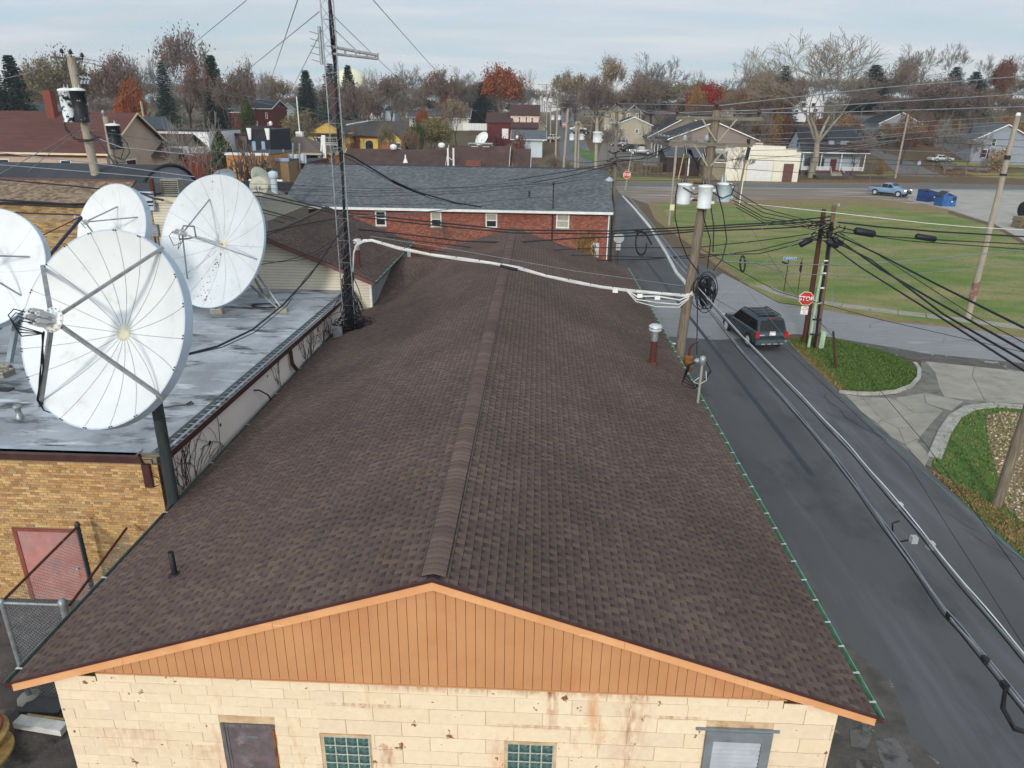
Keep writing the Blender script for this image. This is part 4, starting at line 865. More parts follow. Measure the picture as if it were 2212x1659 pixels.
for (x, y) in ((-9.92, 26.8), (-11.45, 29.0), (-12.9, 29.2), (-12.3, 26.36)):
 pp = MB()
 if x > -12: pp.tube([(x, y, FZ+.05), bc+Vector((.2, .1, .3))], .05, 8); pp.tube([(x-.12, y, FZ+.05), bc+Vector((.1, .1, -1.0))], .045, 8)
 else: pp.tube([(x, y, FZ+.1), cC-uC*2.2-nC*.1 if y < 27 else bc], .05, 8)
 pp.build('mount_leg', mGalv, tC, world=True)
 pp = MB(); pp.box((x, y, FZ+.02), (.42, .26, .2)); pp.build('foot_block', mConcr, tC, world=True)
tD, FD, nD, rD, uD, cD = dish('white dish cut off by the left edge of the view, beside the largest dish', (-16.35, 20.3, 6.95), .5, 30, 1.83, .42, 8, mWhiteD, seam_w=.006, struts=[(RAD(20), 1.25, .028), (RAD(100), 1.2, .028), (RAD(200), 1.2, .028), (RAD(325), 1.35, .028)], feed='simple', fk=1.15, flange=.26)
pp = MB(); pp.beam((-16.0, 19.9, FZ), (-15.9, 21.0, 6.0), .14, .14); pp.beam((-14.8, 19.6, FZ+.05), (-16.2, 21.0, 5.6), .12, .12); pp.beam((-17.2, 19.8, FZ+.05), (-16.2, 21.2, 5.6), .12, .12); pp.beam((-17.4, 19.7, FZ+.05), (-14.3, 19.7, FZ+.05), .14, .14); pp.tube([(-16.1, 21.0, 5.6), cD-nD*.42], .1, 8); pp.build('steel_mount', mat('grey_blue_steel', S('8e9aa0'), S('7e898f'), rough=.5), tD, world=True)
# dirt specks and screw heads on the speckled dish
m_ = MB(); rs = random.Random(4)
for k in range(150):
 if k < 60: a = RAD(262+rs.gauss(0, 7)); rad = rs.uniform(.3, 2.3)
 elif k < 110: a = RAD(228+rs.gauss(0, 6)); rad = rs.uniform(1.4, 2.3)
 else: a = RAD(rs.choice((75, 95, 250, 280, 305))+rs.gauss(0, 1.2)); rad = rs.uniform(.3, 2.4)
 q = FC @ Vector((rad*math.cos(a), rad*math.sin(a), -.62*(1-(rad/2.5)**2)+.006)); s_ = rs.uniform(.008, .03) if k < 60 else rs.uniform(.006, .014)
 m_.lathe([(s_, 0), (s_*.6, .004)], cC+q, 5, FC)
m_.build('dirt_specks', mat('dirt_speck', S('3a3733'), rough=.9), tC, kind='stuff', world=True)
# things on the flat roof
def cinder(p, rz, label):
 m_ = MB(); m_.box((0, 0, .1), (.4, .19, .06)); m_.box((0, 0, .02), (.4, .19, .04));
 for dx in (-.18, 0, .18): m_.box((dx, 0, .1), (.04, .19, .15))
 m_.box((0, .08, .1), (.4, .03, .17)); m_.box((0, -.08, .1), (.4, .03, .17))
 o = single(m_, 'cinder_block', mConcr, label, 'cinder block', 'cinder blocks lying on the silver roof'); o.location = p; o.rotation_euler.z = rz
for (px, py, rz, lb) in ((64, 733, .3, 'grey cinder block on the flat roof between the two left dishes'), (8, 800, .2, 'pale cinder block at the left edge of the silver roof'), (16, 812, 1.4, 'cinder block partly behind another at the left edge of the silver roof')):
 cinder(gz(px, py, FZ-.05), rz, lb)
m_ = MB(); m_.lathe([(.10, 0), (.09, .1), (.07, .12), (.07, .26), (.10, .28), (.10, .34), (.06, .36)], gz(43, 903, FZ-.06), 16); single(m_, 'roof_vent', mGalv, 'small silver vent pipe on the flat roof below the left dishes', 'roof vent')
p = gz(470, 676, FZ-.05); m_ = MB(); m_.box(p+Vector((0, 0, .1)), (.4, .3, .2)); single(m_, 'junction_box', mAlu, 'small white box on the roof under the speckled dish', 'junction box')
p = gz(403, 873, FZ-.04); m_ = MB(); m_.tube([p, p+Vector((.12, .05, .06)), p+Vector((.2, .0, .02)), p+Vector((.05, -.08, .04))], .025, 6); m_.tube([p, p+Vector((-.6, -.35, .01))], .008, 4); single(m_, 'roof_debris', mVine, 'knotted scrap of brown rope lying on the silver roof', 'rope scrap')
m_ = MB(); m_.b2((-18, 17.9, FZ-.055), (-14.6, 18.15, FZ-.03)); single(m_, 'rubber_mat', mBlack, 'black rubber strip at the left edge of the silver roof', 'mat')
def coil(name, c, r, n, rad, label, cat='cable coil', m=None, tilt=None, sq=.55):
 m_ = MB(); R = tilt or Matrix.Identity(3)
 for k in range(n):
  rr = r*random.uniform(.75, 1.1); ox, oy = random.uniform(-.15, .15)*r, random.uniform(-.15, .15)*r
  m_.tube([Vector(c)+R @ Vector((ox+rr*math.cos(a*PI/8), oy+rr*sq*math.sin(a*PI/8)+0, .02+random.uniform(0, .02))) for a in range(17)], rad, 4, cap=False)
 return single(m_, name, m or mBlack, label, cat)
coil('roof_cable', gz(575, 662, FZ-.04), .55, 2, .018, 'thin black cable looped on the silver roof beside the dish tripod')
coil('roof_cable', gz(650, 612, FZ-.04), .7, 2, .012, 'thin cable looped on the silver roof against the cream wall', sq=.4)
def cable(P, r, m, label, name='cable', cat='cable', group=None, n=5):
 b = MB(); b.tube(P, r, n); return single(b, name, m, label, cat, group)
def sag(a, b, s_, n=14):
 a, b = Vector(a), Vector(b); return [a+(b-a)*(i/n)-Vector((0, 0, s_*4*(i/n)*(1-i/n))) for i in range(n+1)]
# ------------------------------------------------------------------ LATTICE MAST
TX, TY = -7.35, 27.1
tw = thing('lattice_mast', 'tall thin steel lattice mast full of black cables rising past the top of the view', 'mast', (TX, TY, 1.0))
lg = [Vector((TX+.26*math.cos(a), TY+.26*math.sin(a), 0)) for a in (RAD(90), RAD(210), RAD(330))]
TOPZ = 18.5
for l in lg:
 m_ = MB(); m_.tube([l+Vector((0, 0, 1.2)), l+Vector((0, 0, TOPZ))], .022, 8); m_.build('leg', mGalv, tw, world=True)
m_ = MB(); z = 2.6; k = 0
while z < TOPZ-.4:
 for i in range(3):
  a, b = lg[i], lg[(i+1) % 3]; m_.tube([a+Vector((0, 0, z)), b+Vector((0, 0, z+.42))], .008, 3, cap=False)
  if k % 2 == 0: m_.tube([a+Vector((0, 0, z)), b+Vector((0, 0, z))], .009, 3, cap=False)
 z += .42; k += 1
m_.build('lattice', mGalv, tw, kind='stuff', world=True)
cbm = MB()
for k in range(9):
 ox, oy = random.uniform(.02, .12), random.uniform(-.06, .06); hi = TOPZ if k < 4 else random.uniform(5, 8.6)
 cbm.tube([(TX+ox+.03*math.sin(z*.9+k), TY+oy+.03*math.cos(z*1.1+k), 2.6+z*.5) for z in range(int((hi-2.6)*2)+1)], .032 if k < 4 else .03, 5)
for k in range(95):
 a = random.uniform(0, 2*PI); z0 = random.uniform(2.6, 4.6); z1 = z0+random.uniform(.6, 2.6); r1, r2 = random.uniform(.1, .5), random.uniform(.05, .4)
 cbm.tube([(TX+r1*math.cos(a)*(1-i/8)+r2*math.cos(a+i)*.4, TY+r1*math.sin(a)*(1-i/8), z0+(z1-z0)*i/8+.12*math.sin(i*1.3)) for i in range(9)], .017, 4, cap=False)
for k in range(40):
 a = random.uniform(0, 2*PI); cx_, cz_ = random.uniform(-.5, .75), random.uniform(2.6, 3.7); r1 = random.uniform(.15, .5)
 cbm.tube([(TX+cx_+r1*math.cos(i*PI/7), TY-.2+random.uniform(-.2, .3)+.1*math.sin(i), cz_+r1*.8*math.sin(i*PI/7)) for i in range(15)], .016, 4, cap=False)
cbm.build('cable_bundle', mBlack, tw, world=True)
m_ = MB(); m_.box((TX-.35, TY-.6, 3.3), (.35, .15, .45)); m_.build('control_box', mSteelG, tw, world=True)
# side boom antenna and yagis
a0 = gy(722, 109, TY); a1 = gy(816, 123, TY-.2)
m_ = MB(); m_.tube([a0+Vector((-.1, 0, .12)), a1+Vector((0, 0, .05))], .05, 8); m_.tube([a0+Vector((-.1, .0, -.10)), a1+Vector((0, 0, -.06))], .045, 8)
for t in (.25, .5, .75, 1): p = a0+(a1-a0)*t; m_.beam(p+Vector((0, 0, -.10)), p+Vector((0, 0, .12)), .06)
ant = m_.build('boom', mSteelG, tw, world=True)
m_ = MB(); m_.tube([gy(716, 57, TY), gy(778, 117, TY)], .022, 6); m_.build('boom_stay', mGalv, tw, world=True)
p = gy(692, 95, TY-.2); m_ = MB(); m_.tube([p+Vector((0, 0, .55)), p+Vector((0, 0, -.65))], .06, 8)
for k in range(5): m_.tube([p+Vector((0, 0, .3-.22*k)), p+Vector((-.32, -.1, .38-.22*k))], .012, 4)
m_.build('dipole_antenna', mGalv, tw, world=True)
p = gy(748, 270, TY); q = gy(795, 262, TY+.3); m_ = MB(); m_.tube([p, q], .03, 6)
for t, L_ in ((.35, .35), (.6, .5), (.85, .6), (1, .55)): c_ = p+(q-p)*t; m_.tube([c_-Vector((.1, L_, .03)), c_+Vector((.1, L_, .03))], .014, 4)
m_.build('yagi_antenna', mAlu, tw, world=True)
GW = 'guy wires of the lattice mast'
for P, r, lb in (
 ([gy(533, 0, 27), gy(432, 83, 38), gy(223, 244, 58), gy(150, 300, 66)], .016, 'guy wire crossing the sky from top edge to the short leaning pole'),
 ([gy(690, 25, TY), gy(537, 149, 45), gy(480, 195, 54)], .018, 'mast guy wire running from near the mast top down to the left'),
 ([gy(643, 0, 27), gy(590, 158, 60), gy(575, 200, 70)], .018, 'guy wire dropping from the top edge left of the mast'),
 ([gy(696, 64, TY), gy(637, 180, 50), gy(625, 205, 56)], .016, 'lowest guy wire left of the mast, starting at the side antenna'),
 ([gy(713, 27, TY), gy(806, 118, 36), gy(857, 166, 45), gy(921, 223, 58)], .016, 'guy wire passing over the end of the mast side boom'),
 ([gy(806, 0, 27), gy(932, 142, 48), gy(994, 207, 58), gy(1134, 349, 80)], .018, 'long guy wire slanting down to the right across sky and trees')):
 cable(P, r, mWire, lb, 'guy_wire', 'guy wire', GW, 4)
# cables leaving the mast
cable([gy(400, 766, 15.0), gy(470, 748, 17.5), gy(545, 712, 20), gy(610, 660, 23), gy(670, 595, 25.5), gy(715, 530, 26.6), gy(745, 488, 27)], .030, mBlack, 'thick black cable hanging from the mast to the pole of the largest dish', 'cable', 'cable')
cable([gy(400, 768, 15.0), gy(480, 750, 17.5), gy(550, 718, 20), gy(620, 660, 23), gy(660, 600, 25), gy(700, 560, 26.6)], .014, mBlack, 'thin black cable below the thick cable from mast to largest dish', 'cable', 'cable')
cable([gy(560, 572, 27), gy(620, 562, 27), gy(680, 545, 27), gy(735, 510, 27)], .014, mBlack, 'thin black cable sagging from the mast to the speckled dish', 'cable', 'cable')
cable([gy(560, 565, 27.5), gy(600, 566, 27.4), gy(660, 560, 27.2), gy(745, 520, 27)], .012, mBlack, 'lower of two thin cables between mast and speckled dish', 'cable', 'cable')
cable([gy(560, 505, 30), gy(620, 492, 29), gy(680, 480, 28), gy(742, 470, 27.2)], .022, mBlack, 'black cable running level from the mast across the small dark roof', 'cable', 'cable')
# ------------------------------------------------------------------ ROOF FITTINGS ON THE WORKSHOP
def rz_(x): return ZR-abs(x-XR)*(ZR-ZE)/HWD
p = gx(378, 1243, -5.05)
def on_roof(px, py):
 d = ray(px, py); t = 5
 while t < 70:
  q = CAM+d*t
  if q.z < rz_(q.x): return q
  t += .02
p = on_roof(378, 1243)
t = thing('roof_vent_pipe', 'short black vent pipe on the lower left of the brown roof', 'vent pipe', p)
m_ = MB(); m_.lathe([(.05, -.05), (.05, .50), (.042, .505), (.042, .40)], n=16); m_.build('pipe', mBlack, t)
m_ = MB(); m_.lathe([(.12, -.03), (.10, .03), (.06, .05)], n=16, o=(0, 0, .0)); m_.build('flashing', mBlack, t)
p = on_roof(1409, 785); flue('flue', p.x, p.y, p.z, 1.42, .115, 'rusty flue with white double cap on the right slope of the brown roof', rustfrac=.58)
p = gz(1506, 880, 2.9); t = thing('service_mast', 'grey weatherhead mast with looped black cables at the right eave', 'service mast', p)
m_ = MB(); m_.tube([(0, 0, -.3), (0, 0, 1.45)], .04, 12); m_.build('conduit', mat('weathered_conduit', S('8c9186'), S('a08a62'), rough=.5, scale=4, mixp=(.55, .62)), t)
m_ = MB(); m_.lathe([(.075, 1.42), (.10, 1.50), (.105, 1.60), (.08, 1.68), (.03, 1.71)], n=14); m_.lathe([(.05, 0), (.09, .04), (.09, .10), (.02, .16)], (-.10, -.02, 1.55), 12, Matrix.Rotation(-PI/2, 3, 'Y')); m_.build('weatherhead', mGalv, t)
m_ = MB(); m_.lathe([(.10, -.02), (.07, .03), (.045, .05)], n=12); m_.build('flashing', mBlack, t)
m_ = MB()
for k in range(4):
 r = .28+.07*k; m_.tube([(-.14, -.03, 1.55), (-.25-r*.4, 0, 1.4), (-.3-r*.5, .05, 1.05-.1*k), (-.15, .1, .72-.05*k), (.12, .08, .8), (.25+.03*k, .05, 1.2), (.12, .05, 1.5)][:5+k % 3], .017, 5)
m_.build('cable_loop', mBlack, t)
m_ = MB(); m_.tube([(-.05, 0, 1.0), (-.2, .02, .85), (0, .05, .75), (.2, .05, .9), (.15, .05, 1.2)], .013, 5); m_.build('cable_loop', mWireW, t, label='white cable loop')
p = gz(1485, 800, 2.4); t = thing('exhaust_muffler', 'rusty orange cylinder with bent pipe rising behind the right eave', 'exhaust', p)
m_ = MB(); m_.lathe([(.05, -.4), (.05, 0), (.17, .02), (.18, .06), (.18, .52), (.17, .57), (.06, .60)], n=18); m_.build('cylinder', mRustO, t)
m_ = MB(); m_.tube([(0, 0, .58), (0, 0, .82), (.02, 0, .92), (.10, .02, 1.02), (.22, .04, 1.08)], .045, 10); m_.build('pipe', mRust, t)
m_ = MB(); m_.tube([(.2, .04, 1.0), (.27, .05, 1.22)], .03, 6); m_.build('flap', mGalv, t)
# ------------------------------------------------------------------ YARD LEFT: fences, spools, plank
P1 = Vector((-10.40, 13.75, 0)); S1 = Vector((-10.24, 11.05, 0)); S2 = Vector((-9.02, 11.05, 0)); S3 = Vector((-9.0, 12.3, 0)); FH = 2.42
def chain(t, a, b, h, mrail, mid=False):
 L_ = (b-a).length; m_ = MB(); d = (b-a)/L_; st = .085; n = int((L_+h)/st)
 for k in range(n):
  s0 = k*st
  p0 = (max(0, s0-h), min(h, s0)); p1 = (min(L_, s0), max(0, s0-L_))
  A = a+d*p0[0]+Vector((0, 0, p0[1])); B = a+d*p1[0]+Vector((0, 0, p1[1])); m_.tube([A, B], .0038, 3, cap=False)
  A = a+d*(L_-p0[0])+Vector((0, 0, p0[1])); B = a+d*(L_-p1[0])+Vector((0, 0, p1[1])); m_.tube([A, B], .0038, 3, cap=False)
 m_.build('chain_link', mGalv, t, kind='stuff', world=True)
 m_ = MB(); m_.tube([a+Vector((0, 0, h)), b+Vector((0, 0, h))], .028, 8); m_.build('top_rail', mrail, t, world=True)
def fpost(t, p, h, r, m):
 m_ = MB(); m_.tube([p, p+Vector((0, 0, h))], r, 12); m_.lathe([(r*1.25, 0), (r*1.25, .05), (r*.8, .11), (0.01, .13)], p+Vector((0, 0, h)), 12); m_.build('post', m, t, world=True)
t = thing('chain_link_fence', 'chain-link fence with dark red top rail in front of the faded red door', 'fence', P1)
chain(t, S1+Vector((0, .06, 0)), P1, FH, mRust); fpost(t, P1, FH, .05, mDarkPole)
t = thing('chain_link_fence', 'silver chain-link fence panel between two pale posts at the left edge', 'fence', S1)
chain(t, S1, S2, FH-.02, mGalv); fpost(t, S1, FH-.05, .05, mGalv); fpost(t, S2, FH, .07, mGalv)
m_ = MB(); m_.lathe([(.25, -.05), (.22, .05), (.15, .10), (.0, .11)], S1, 9); m_.build('footing', mConcr, t, world=True)
t = thing('chain_link_gate', 'short chain-link gate with rusty rail beside the eave', 'gate', S3)
chain(t, S2+Vector((.05, .1, 0)), Vector((-9.35, 13.9, 0)), FH-.1, mRust)
def spool(x, y, z, r, label, ms):
 t = thing('cable_spool', label, 'cable spool', (x, y, z), 0, 'wooden cable spools at the left edge')
 for zz in (0, .42):
  m_ = MB(); m_.lathe([(r, 0), (r, .045)], (0, 0, zz), 36); m_.lathe([(r*.985, .02), (r*.985, .052)], (0, 0, zz), 36); m_.build('flange', ms, t)
 m_ = MB(); m_.lathe([(r*.5, .04), (r*.5, .42)], n=24); m_.build('drum', ms, t)
mPly = mat('spool_wood', S('b59a66'), S('9a7f4e'), rough=.8, scale=3, stretch=(1, 5, 1)); mPlyR = mat('spool_wood_red', S('a0624c'), S('8b5442'), rough=.8, scale=3)
spool(-10.30, 9.62, .0, .62, 'lower yellowish wooden cable spool at the left edge', mPly); spool(-10.42, 9.66, .48, .60, 'reddish-topped cable spool stacked on a yellowish one', mPlyR)
m_ = MB(); m_.beam(gz(38, 1558, .1), gz(140, 1575, .1), .22, .14); single(m_, 'white_plank', mat('worn_white_wood', S('c9c9c4'), S('a9a8a2'), rough=.8), 'white painted beam lying on the dark ground beside the spools', 'plank')
m_ = MB(); m_.tube([gz(60, 1545, .15), gz(140, 1556, .12)], .04, 8); single(m_, 'wood_pole', mat('tan_wood', S('a08c62'), S('8a7750'), rough=.8), 'thin tan pole lying behind the white beam', 'pole')
m_ = MB(); m_.box(gz(100, 1520, .04), (.8, .5, .06)); single(m_, 'slate_slab', mat('dark_slab', S('4a4a4b'), S('3e3e40')), 'dark slab on the ground under the eave corner', 'slab')
# ------------------------------------------------------------------ UTILITY POLES
def pole(label, base, topp, r0=.16, r1=.11, m=None, name='utility_pole', cat='utility pole', group=None):
 t = thing(name, label, cat, base, 0, group); b = MB(); base, topp = Vector(base), Vector(topp); n = 8
 b.tube([base+(topp-base)*i/n+Vector((random.uniform(-.01, .01), random.uniform(-.01, .01), 0))*(0 if i in (0, n) else 1) for i in range(n+1)], [r0+(r1-r0)*i/n for i in range(n+1)], 14)
 b.build('shaft', m or mWood, t, world=True); return t
def insulator(t, p, m=None, s=1):
 b = MB(); b.lathe([(.02*s, -.1*s), (.02*s, 0), (.05*s, .01*s), (.095*s, .03*s), (.05*s, .06*s), (.08*s, .08*s), (.045*s, .12*s), (.04*s, .16*s), (.01, .17*s)], p, 12); return b.build('insulator', m or mCeram, t, world=True)
def crossarm(t, c, L_, ang=0, w_=.10, h=.12, brace=True, px=None):
 c = Vector(c); d = Vector((math.cos(ang), math.sin(ang), 0)); b = MB(); b.beam(c-d*L_/2, c+d*L_/2, w_, h); o = b.build('crossarm', mArm, t, world=True)
 if brace:
  for s_ in (-1, 1):
   b = MB(); b.beam(c+d*s_*L_*.2+Vector((0, -.08, -.02)), c+Vector((0, -.12, -.75))+d*s_*.05, .03, .05); b.build('brace', mWoodL, t, world=True)
 return d
def transformer(label, p, r, h, m, group, bush=2, mb_=None, ang=0, caps=None):
 t = thing('transformer', label, 'transformer', p, ang, group); b = MB()
 b.lathe([(r*.9, 0), (r*.98, .03), (r*.98, .05), (r*.93, .06), (r*.96, h*.5), (r, h*.86), (r*1.04, h*.87), (r*1.04, h*.89), (r, h*.9)], n=28); b.build('tank', m, t)
 b = MB(); b.lathe([(r*1.05, h*.885), (r*1.06, h*.91), (r*1.0, h*.935), (r*.5, h*.965), (.02, h*.98)], n=28); b.build('lid', mWhite if caps is None else caps, t)
 for k in range(bush):
  a = PI*.5+k*1.1-.3; x, y = r*.45*math.cos(a), r*.45*math.sin(a); b = MB(); b.lathe([(.03, 0), (.06, .03), (.04, .05), (.06, .08), (.04, .10), (.055, .13), (.035, .15), (.05, .18), (.02, .22), (.015, .3)], (x, y, h*.93), 10); b.build('bushing', mb_ or mCeram, t)
 b = MB()
 for zz in (h*.25, h*.75): b.box((r*1.1, 0, zz), (.12, .12, .09))
 b.box((-r*.2, -r*.97, h*.72), (.06, .05, .06)); b.box((r*.2, -r*.97, h*.78), (.04, .05, .04)); b.build('bracket', m, t)
 return t
def wire(P, r, m, label, group, n=4): return cable(P, r, m, label, 'overhead_wire', 'overhead wire', group, n)
# P1: big pole at the corner of the workshop
PY1 = 27.6
pb = gy(1462, 830, PY1); pb.z = 0; pb = Vector((5.78, PY1, 0)); pt_ = gy(1549, 238, PY1)
T1 = pole('big weathered wooden pole carrying three grey transformers and two crossarms', pb, pt_, .21, .155)
c1 = gy(1553, 256, PY1-.2); crossarm(T1, c1, 3.05); c2 = gy(1535, 312, PY1-.2); crossarm(T1, c2, 3.0)
for px in (1463, 1640): insulator(T1, gy(px, 246, PY1-.2), s=.9)
insulator(T1, gy(1548, 230, PY1), s=1)
for px in (1479, 1526): insulator(T1, gy(px, 305, PY1-.2), mCeramG, 1.3)
b = MB(); b.tube([gy(1617, 300, PY1-.2), gy(1617, 312, PY1-.2)], .06, 10); b.tube([gy(1619, 318, PY1-.25), gy(1612, 345, PY1-.25)], .06, 8); b.build('fuse_cutout', mBlackM, T1, world=True)
for px, py in ((1482, 330), (1522, 330), (1481, 322)): b = MB(); b.tube([gy(px, py-8, PY1-.25), gy(px+2, py+6, PY1-.3)], .045, 8); b.build('strain_insulator', mCeram, T1, world=True)
b = MB(); z0 = gy(1510, 400, PY1); b.tube([gy(1498, 395, PY1-.05), gy(1528, 397, PY1-.05)], .04, 6); b.tube([gy(1495, 432, PY1-.05), gy(1528, 433, PY1-.05)], .04, 6); b.build('transformer_rack', mRust, T1, world=True)
GT1 = 'three transformers on the big pole'
for (px, pyb, pyt, m, lb, dy) in ((1476, 441, 397, mTrans, 'left of the three transformers on the big pole, cream with grey scuffs', .05), (1520, 450, 401, mTrans, 'middle transformer on the front of the big pole, white with a streaked stencil', -.45), (1561, 436, 396, mTransG, 'right of the three transformers on the big pole, pale blue-grey with a small white tag', .1)):
 p = gy(px, pyb, PY1+dy); q = gy(px, pyt, PY1+dy); h = (q.z-p.z)/.93; transformer(lb, p, .265, h, m, GT1, 2, mCeramG if 'blue' in lb else None)
# cable loops hanging at pole 1
b = MB()
for P in ([(1464, 398), (1459, 425), (1458, 470), (1470, 520), (1485, 556), (1510, 590)], [(1476, 405), (1500, 420), (1530, 410), (1560, 428), (1580, 420), (1587, 402), (1575, 397)], [(1530, 410), (1536, 450), (1542, 490), (1540, 545)], [(1546, 400), (1562, 460), (1570, 520), (1560, 560), (1540, 585)], [(1516, 420), (1520, 470), (1535, 520), (1528, 580)]):
 b.tube([gy(x, y, PY1-.3) for x, y in P], .022, 5)
b.build('drop_cables', mBlack, T1, world=True)
b = MB()
for k in range(16):
 cxp, cyp = random.uniform(1512, 1535), random.uniform(608, 648); rr = random.uniform(12, 30)
 b.tube([gy(cxp+rr*math.cos(i*PI/8)*.75, cyp+rr*math.sin(i*PI/8)*1.15, PY1-.1+.2*math.sin(i+k)) for i in range(17)], .018, 4, cap=False)
b.tube([gy(1514, 612, PY1), gy(1522, 660, PY1)], .12, 8); b.tube([gy(1530, 600, PY1), gy(1532, 640, PY1)], .09, 8)
b.build('cable_coils', mBlack, T1, world=True)
b = MB(); b.tube([gy(1508, 575, PY1-.1), gy(1507, 640, PY1-.6), gy(1506, 700, PY1-1.4), gy(1505, 765, PY1-2.4)], .022, 5)
single(b, 'service_drop', mBlack, 'twisted black service drop hanging from the big pole to the weatherhead', 'cable')
b = MB()
for k in range(3): b.box(gy(1452, 742+k*11, PY1+1.0), (.5, .04, .05))
single(b, 'white_rack', mWhite, 'white metal rungs between the eave and the foot of the big pole', 'bracket')
# white cable bundle from mast to pole 1
ptsW = [(762, 585, 27.1), (764, 545, 27.1), (770, 528, 27.0), (785, 520, 26.9), (803, 519, 26.8), (860, 536, 26.8), (930, 550, 26.9), (1000, 560, 26.9), (1060, 568, 27.0), (1120, 579, 27.0), (1180, 596, 27.1), (1240, 609, 27.2), (1300, 620, 27.3), (1360, 628, 27.4), (1430, 634, 27.4), (1482, 639, 27.4), (1496, 632, 27.4)]
wt = thing('white_cable_bundle', 'thick white cable bundle swooping from the mast over the brown roof to the big pole', 'cable bundle', gy(1120, 579, 27))
for k, (dz, r) in enumerate(((0, .026), (-.042, .022), (.034, .017))):
 b = MB(); P = [gy(x, y, Y)+Vector((0, .02*k, dz*(1+.3*math.sin(x*.05+k)))) for x, y, Y in ptsW]; Q = []
 for i in range(len(P)-1): Q += [P[i], (P[i]+P[i+1])/2]
 b.tube(Q+[P[-1]], r, 7); b.build('cable', mWireW, wt, world=True)
for i in range(3, 40):
 f = i/40*(len(P)-1); j = int(f); q = P[j]+(P[min(j+1, len(P)-1)]-P[j])*(f-j)
 d = (P[min(j+1, len(P)-1)]-P[j]).normalized(); b = MB(); b.tube([q-d*.012-Vector((0, 0, .03)), q+d*.012-Vector((0, 0, .02))], .055, 8); b.build('clip', mBlack if i % 2 else mAlu, wt, world=True)
for (x, y) in ((1329, 626), (1382, 637), (1420, 641)): b = MB(); b.box(gy(x, y+2, 27.2), (.2, .1, .14)); b.build('clamp', mWhite, wt, world=True)
b = MB(); b.tube([gy(1080, 574, 26.9), gy(1118, 583, 26.9)], .06, 8); b.build('black_sleeve', mBlack, wt, world=True)
for dz, r in ((.0, .03), (-.25, .024), (-.42, .022)):
 b = MB(); b.tube([gy(1350, 624, 27.2), gy(1375, 640, 27.2)+Vector((0, 0, dz*.5)), gy(1420, 640, 27.3)+Vector((0, 0, dz)), gy(1468, 648, 27.3)+Vector((0, 0, dz*.7)), gy(1498, 636, 27.5)], r, 6); b.build('cable', mWireW, wt, world=True)
cable([gy(800, 510, 27), gy(1000, 542, 27), gy(1240, 585, 27.2), gy(1420, 610, 27.4), gy(1478, 618, 27.5)], .010, mWire, 'thin messenger wire above the white cable bundle', 'messenger_wire', 'wire')
# P2 pole at the red brick building with lamp
pb2 = gz(1308, 600, 0); Y2 = 58
T2 = pole('tall wooden pole with wide crossarm and small dome lamp at the red brick building corner', (6.15, Y2, 0), gy(1333, 232, Y2), .19, .12)
crossarm(T2, gy(1335, 241, Y2-.2), 3.0);
for px, py in ((1299, 233), (1333, 226), (1371, 234)): insulator(T2, gy(px, py, Y2-.2), s=1.2)
crossarm(T2, gy(1331, 271, Y2-.2), 1.5, RAD(70), brace=True)
for k in range(4): insulator(T2, gy(1320+k*8, 268, Y2-.2), mCeramG, 1.2)
b = MB(); b.lathe([(.04, 0), (.34, .02), (.30, .16), (.14, .28), (.06, .36)], gy(1316, 392, Y2-.5), 18); b.build('lamp_shade', mTransG, T2, world=True)
b = MB(); b.tube([gy(1316, 384, Y2-.5), gy(1320, 386, Y2)], .04, 6); b.build('lamp_arm', mGalv, T2, world=True)
b = MB()
for k in range(10): q = gy(1326+random.uniform(-8, 8), 345+random.uniform(-16, 14), Y2-.3); b.tube([q, q+Vector((random.uniform(-.5, .5), 0, random.uniform(-.3, .3)))], .05, 5)
b.build('wire_clamps', mBlackM, T2, world=True)
# further poles along the street
def far_pole(label, px, pyb, pyt, Y, w=.12, arms=(), trs=(), m=None, dx=0, wood=None, group=None):
 p = gy(px, pyb, Y); p.z = hgt(p.x, p.y)-.1; q = gy(px+dx, pyt, Y); t = pole(label, p, q, w*1.25, w, m or mWoodL, group=group)
 for (x, y, L_) in arms: crossarm(t, gy(x, y, Y-.15), L_, brace=L_ > 1.5); [insulator(t, gy(x, y, Y-.15)+Vector((s_*L_*.45, 0, .12)), s=1) for s_ in (-1, 0, 1)]
 for (x, y0, y1, r, lb) in trs: a = gy(x, y1, Y); b_ = gy(x, y0, Y); transformer(lb, a, r, (b_.z-a.z)/.93, mTrans, 'transformers on the poles along the far street', 2, mCeramG)
 return t
far_pole('wooden pole with crossarm and one big cream transformer behind the grey roof', 1287, 420, 250, 80, .16, [(1290, 252, 3.0)], [(1290, 285, 308, .50, 'single large cream transformer with black drips left of the lamp pole')], dx=3)
far_pole('left of the twin wooden poles in the street gap', 1241, 415, 262, 98, .14, [(1250, 270, 3.1)], [(1235, 290, 303, .33, 'transformer on the left of the twin poles')], dx=4)
far_pole('right of the twin wooden poles in the street gap', 1248, 415, 262, 99, .14, [], [(1256, 290, 302, .33, 'transformer on the right of the twin poles')], dx=2)
far_pole('leaning thin wooden pole left of the twin poles', 1214, 400, 235, 112, .15, dx=13)
far_pole('double-crossarm pole with two white transformers over the distant street', 1200, 335, 216, 160, .17, [(1203, 221, 3.6), (1203, 232, 3.8)], [(1194, 250, 259, .33, 'left transformer of the double-crossarm pole'), (1208, 250, 259, .33, 'right transformer of the double-crossarm pole')], dx=5)
far_pole('tall slim pole with two small white transformers near the end of the street', 1189, 304, 192, 190, .15, [], [(1187, 213, 220, .35, 'left small transformer on the tall slim pole'), (1190, 213, 220, .35, 'right small transformer on the tall slim pole')], dx=1)
far_pole('tall pole topped with a wide crossarm at the end of the street', 1181, 285, 183, 215, .15, [(1181, 183, 5.0), (1180, 188, 2.5)], dx=0)
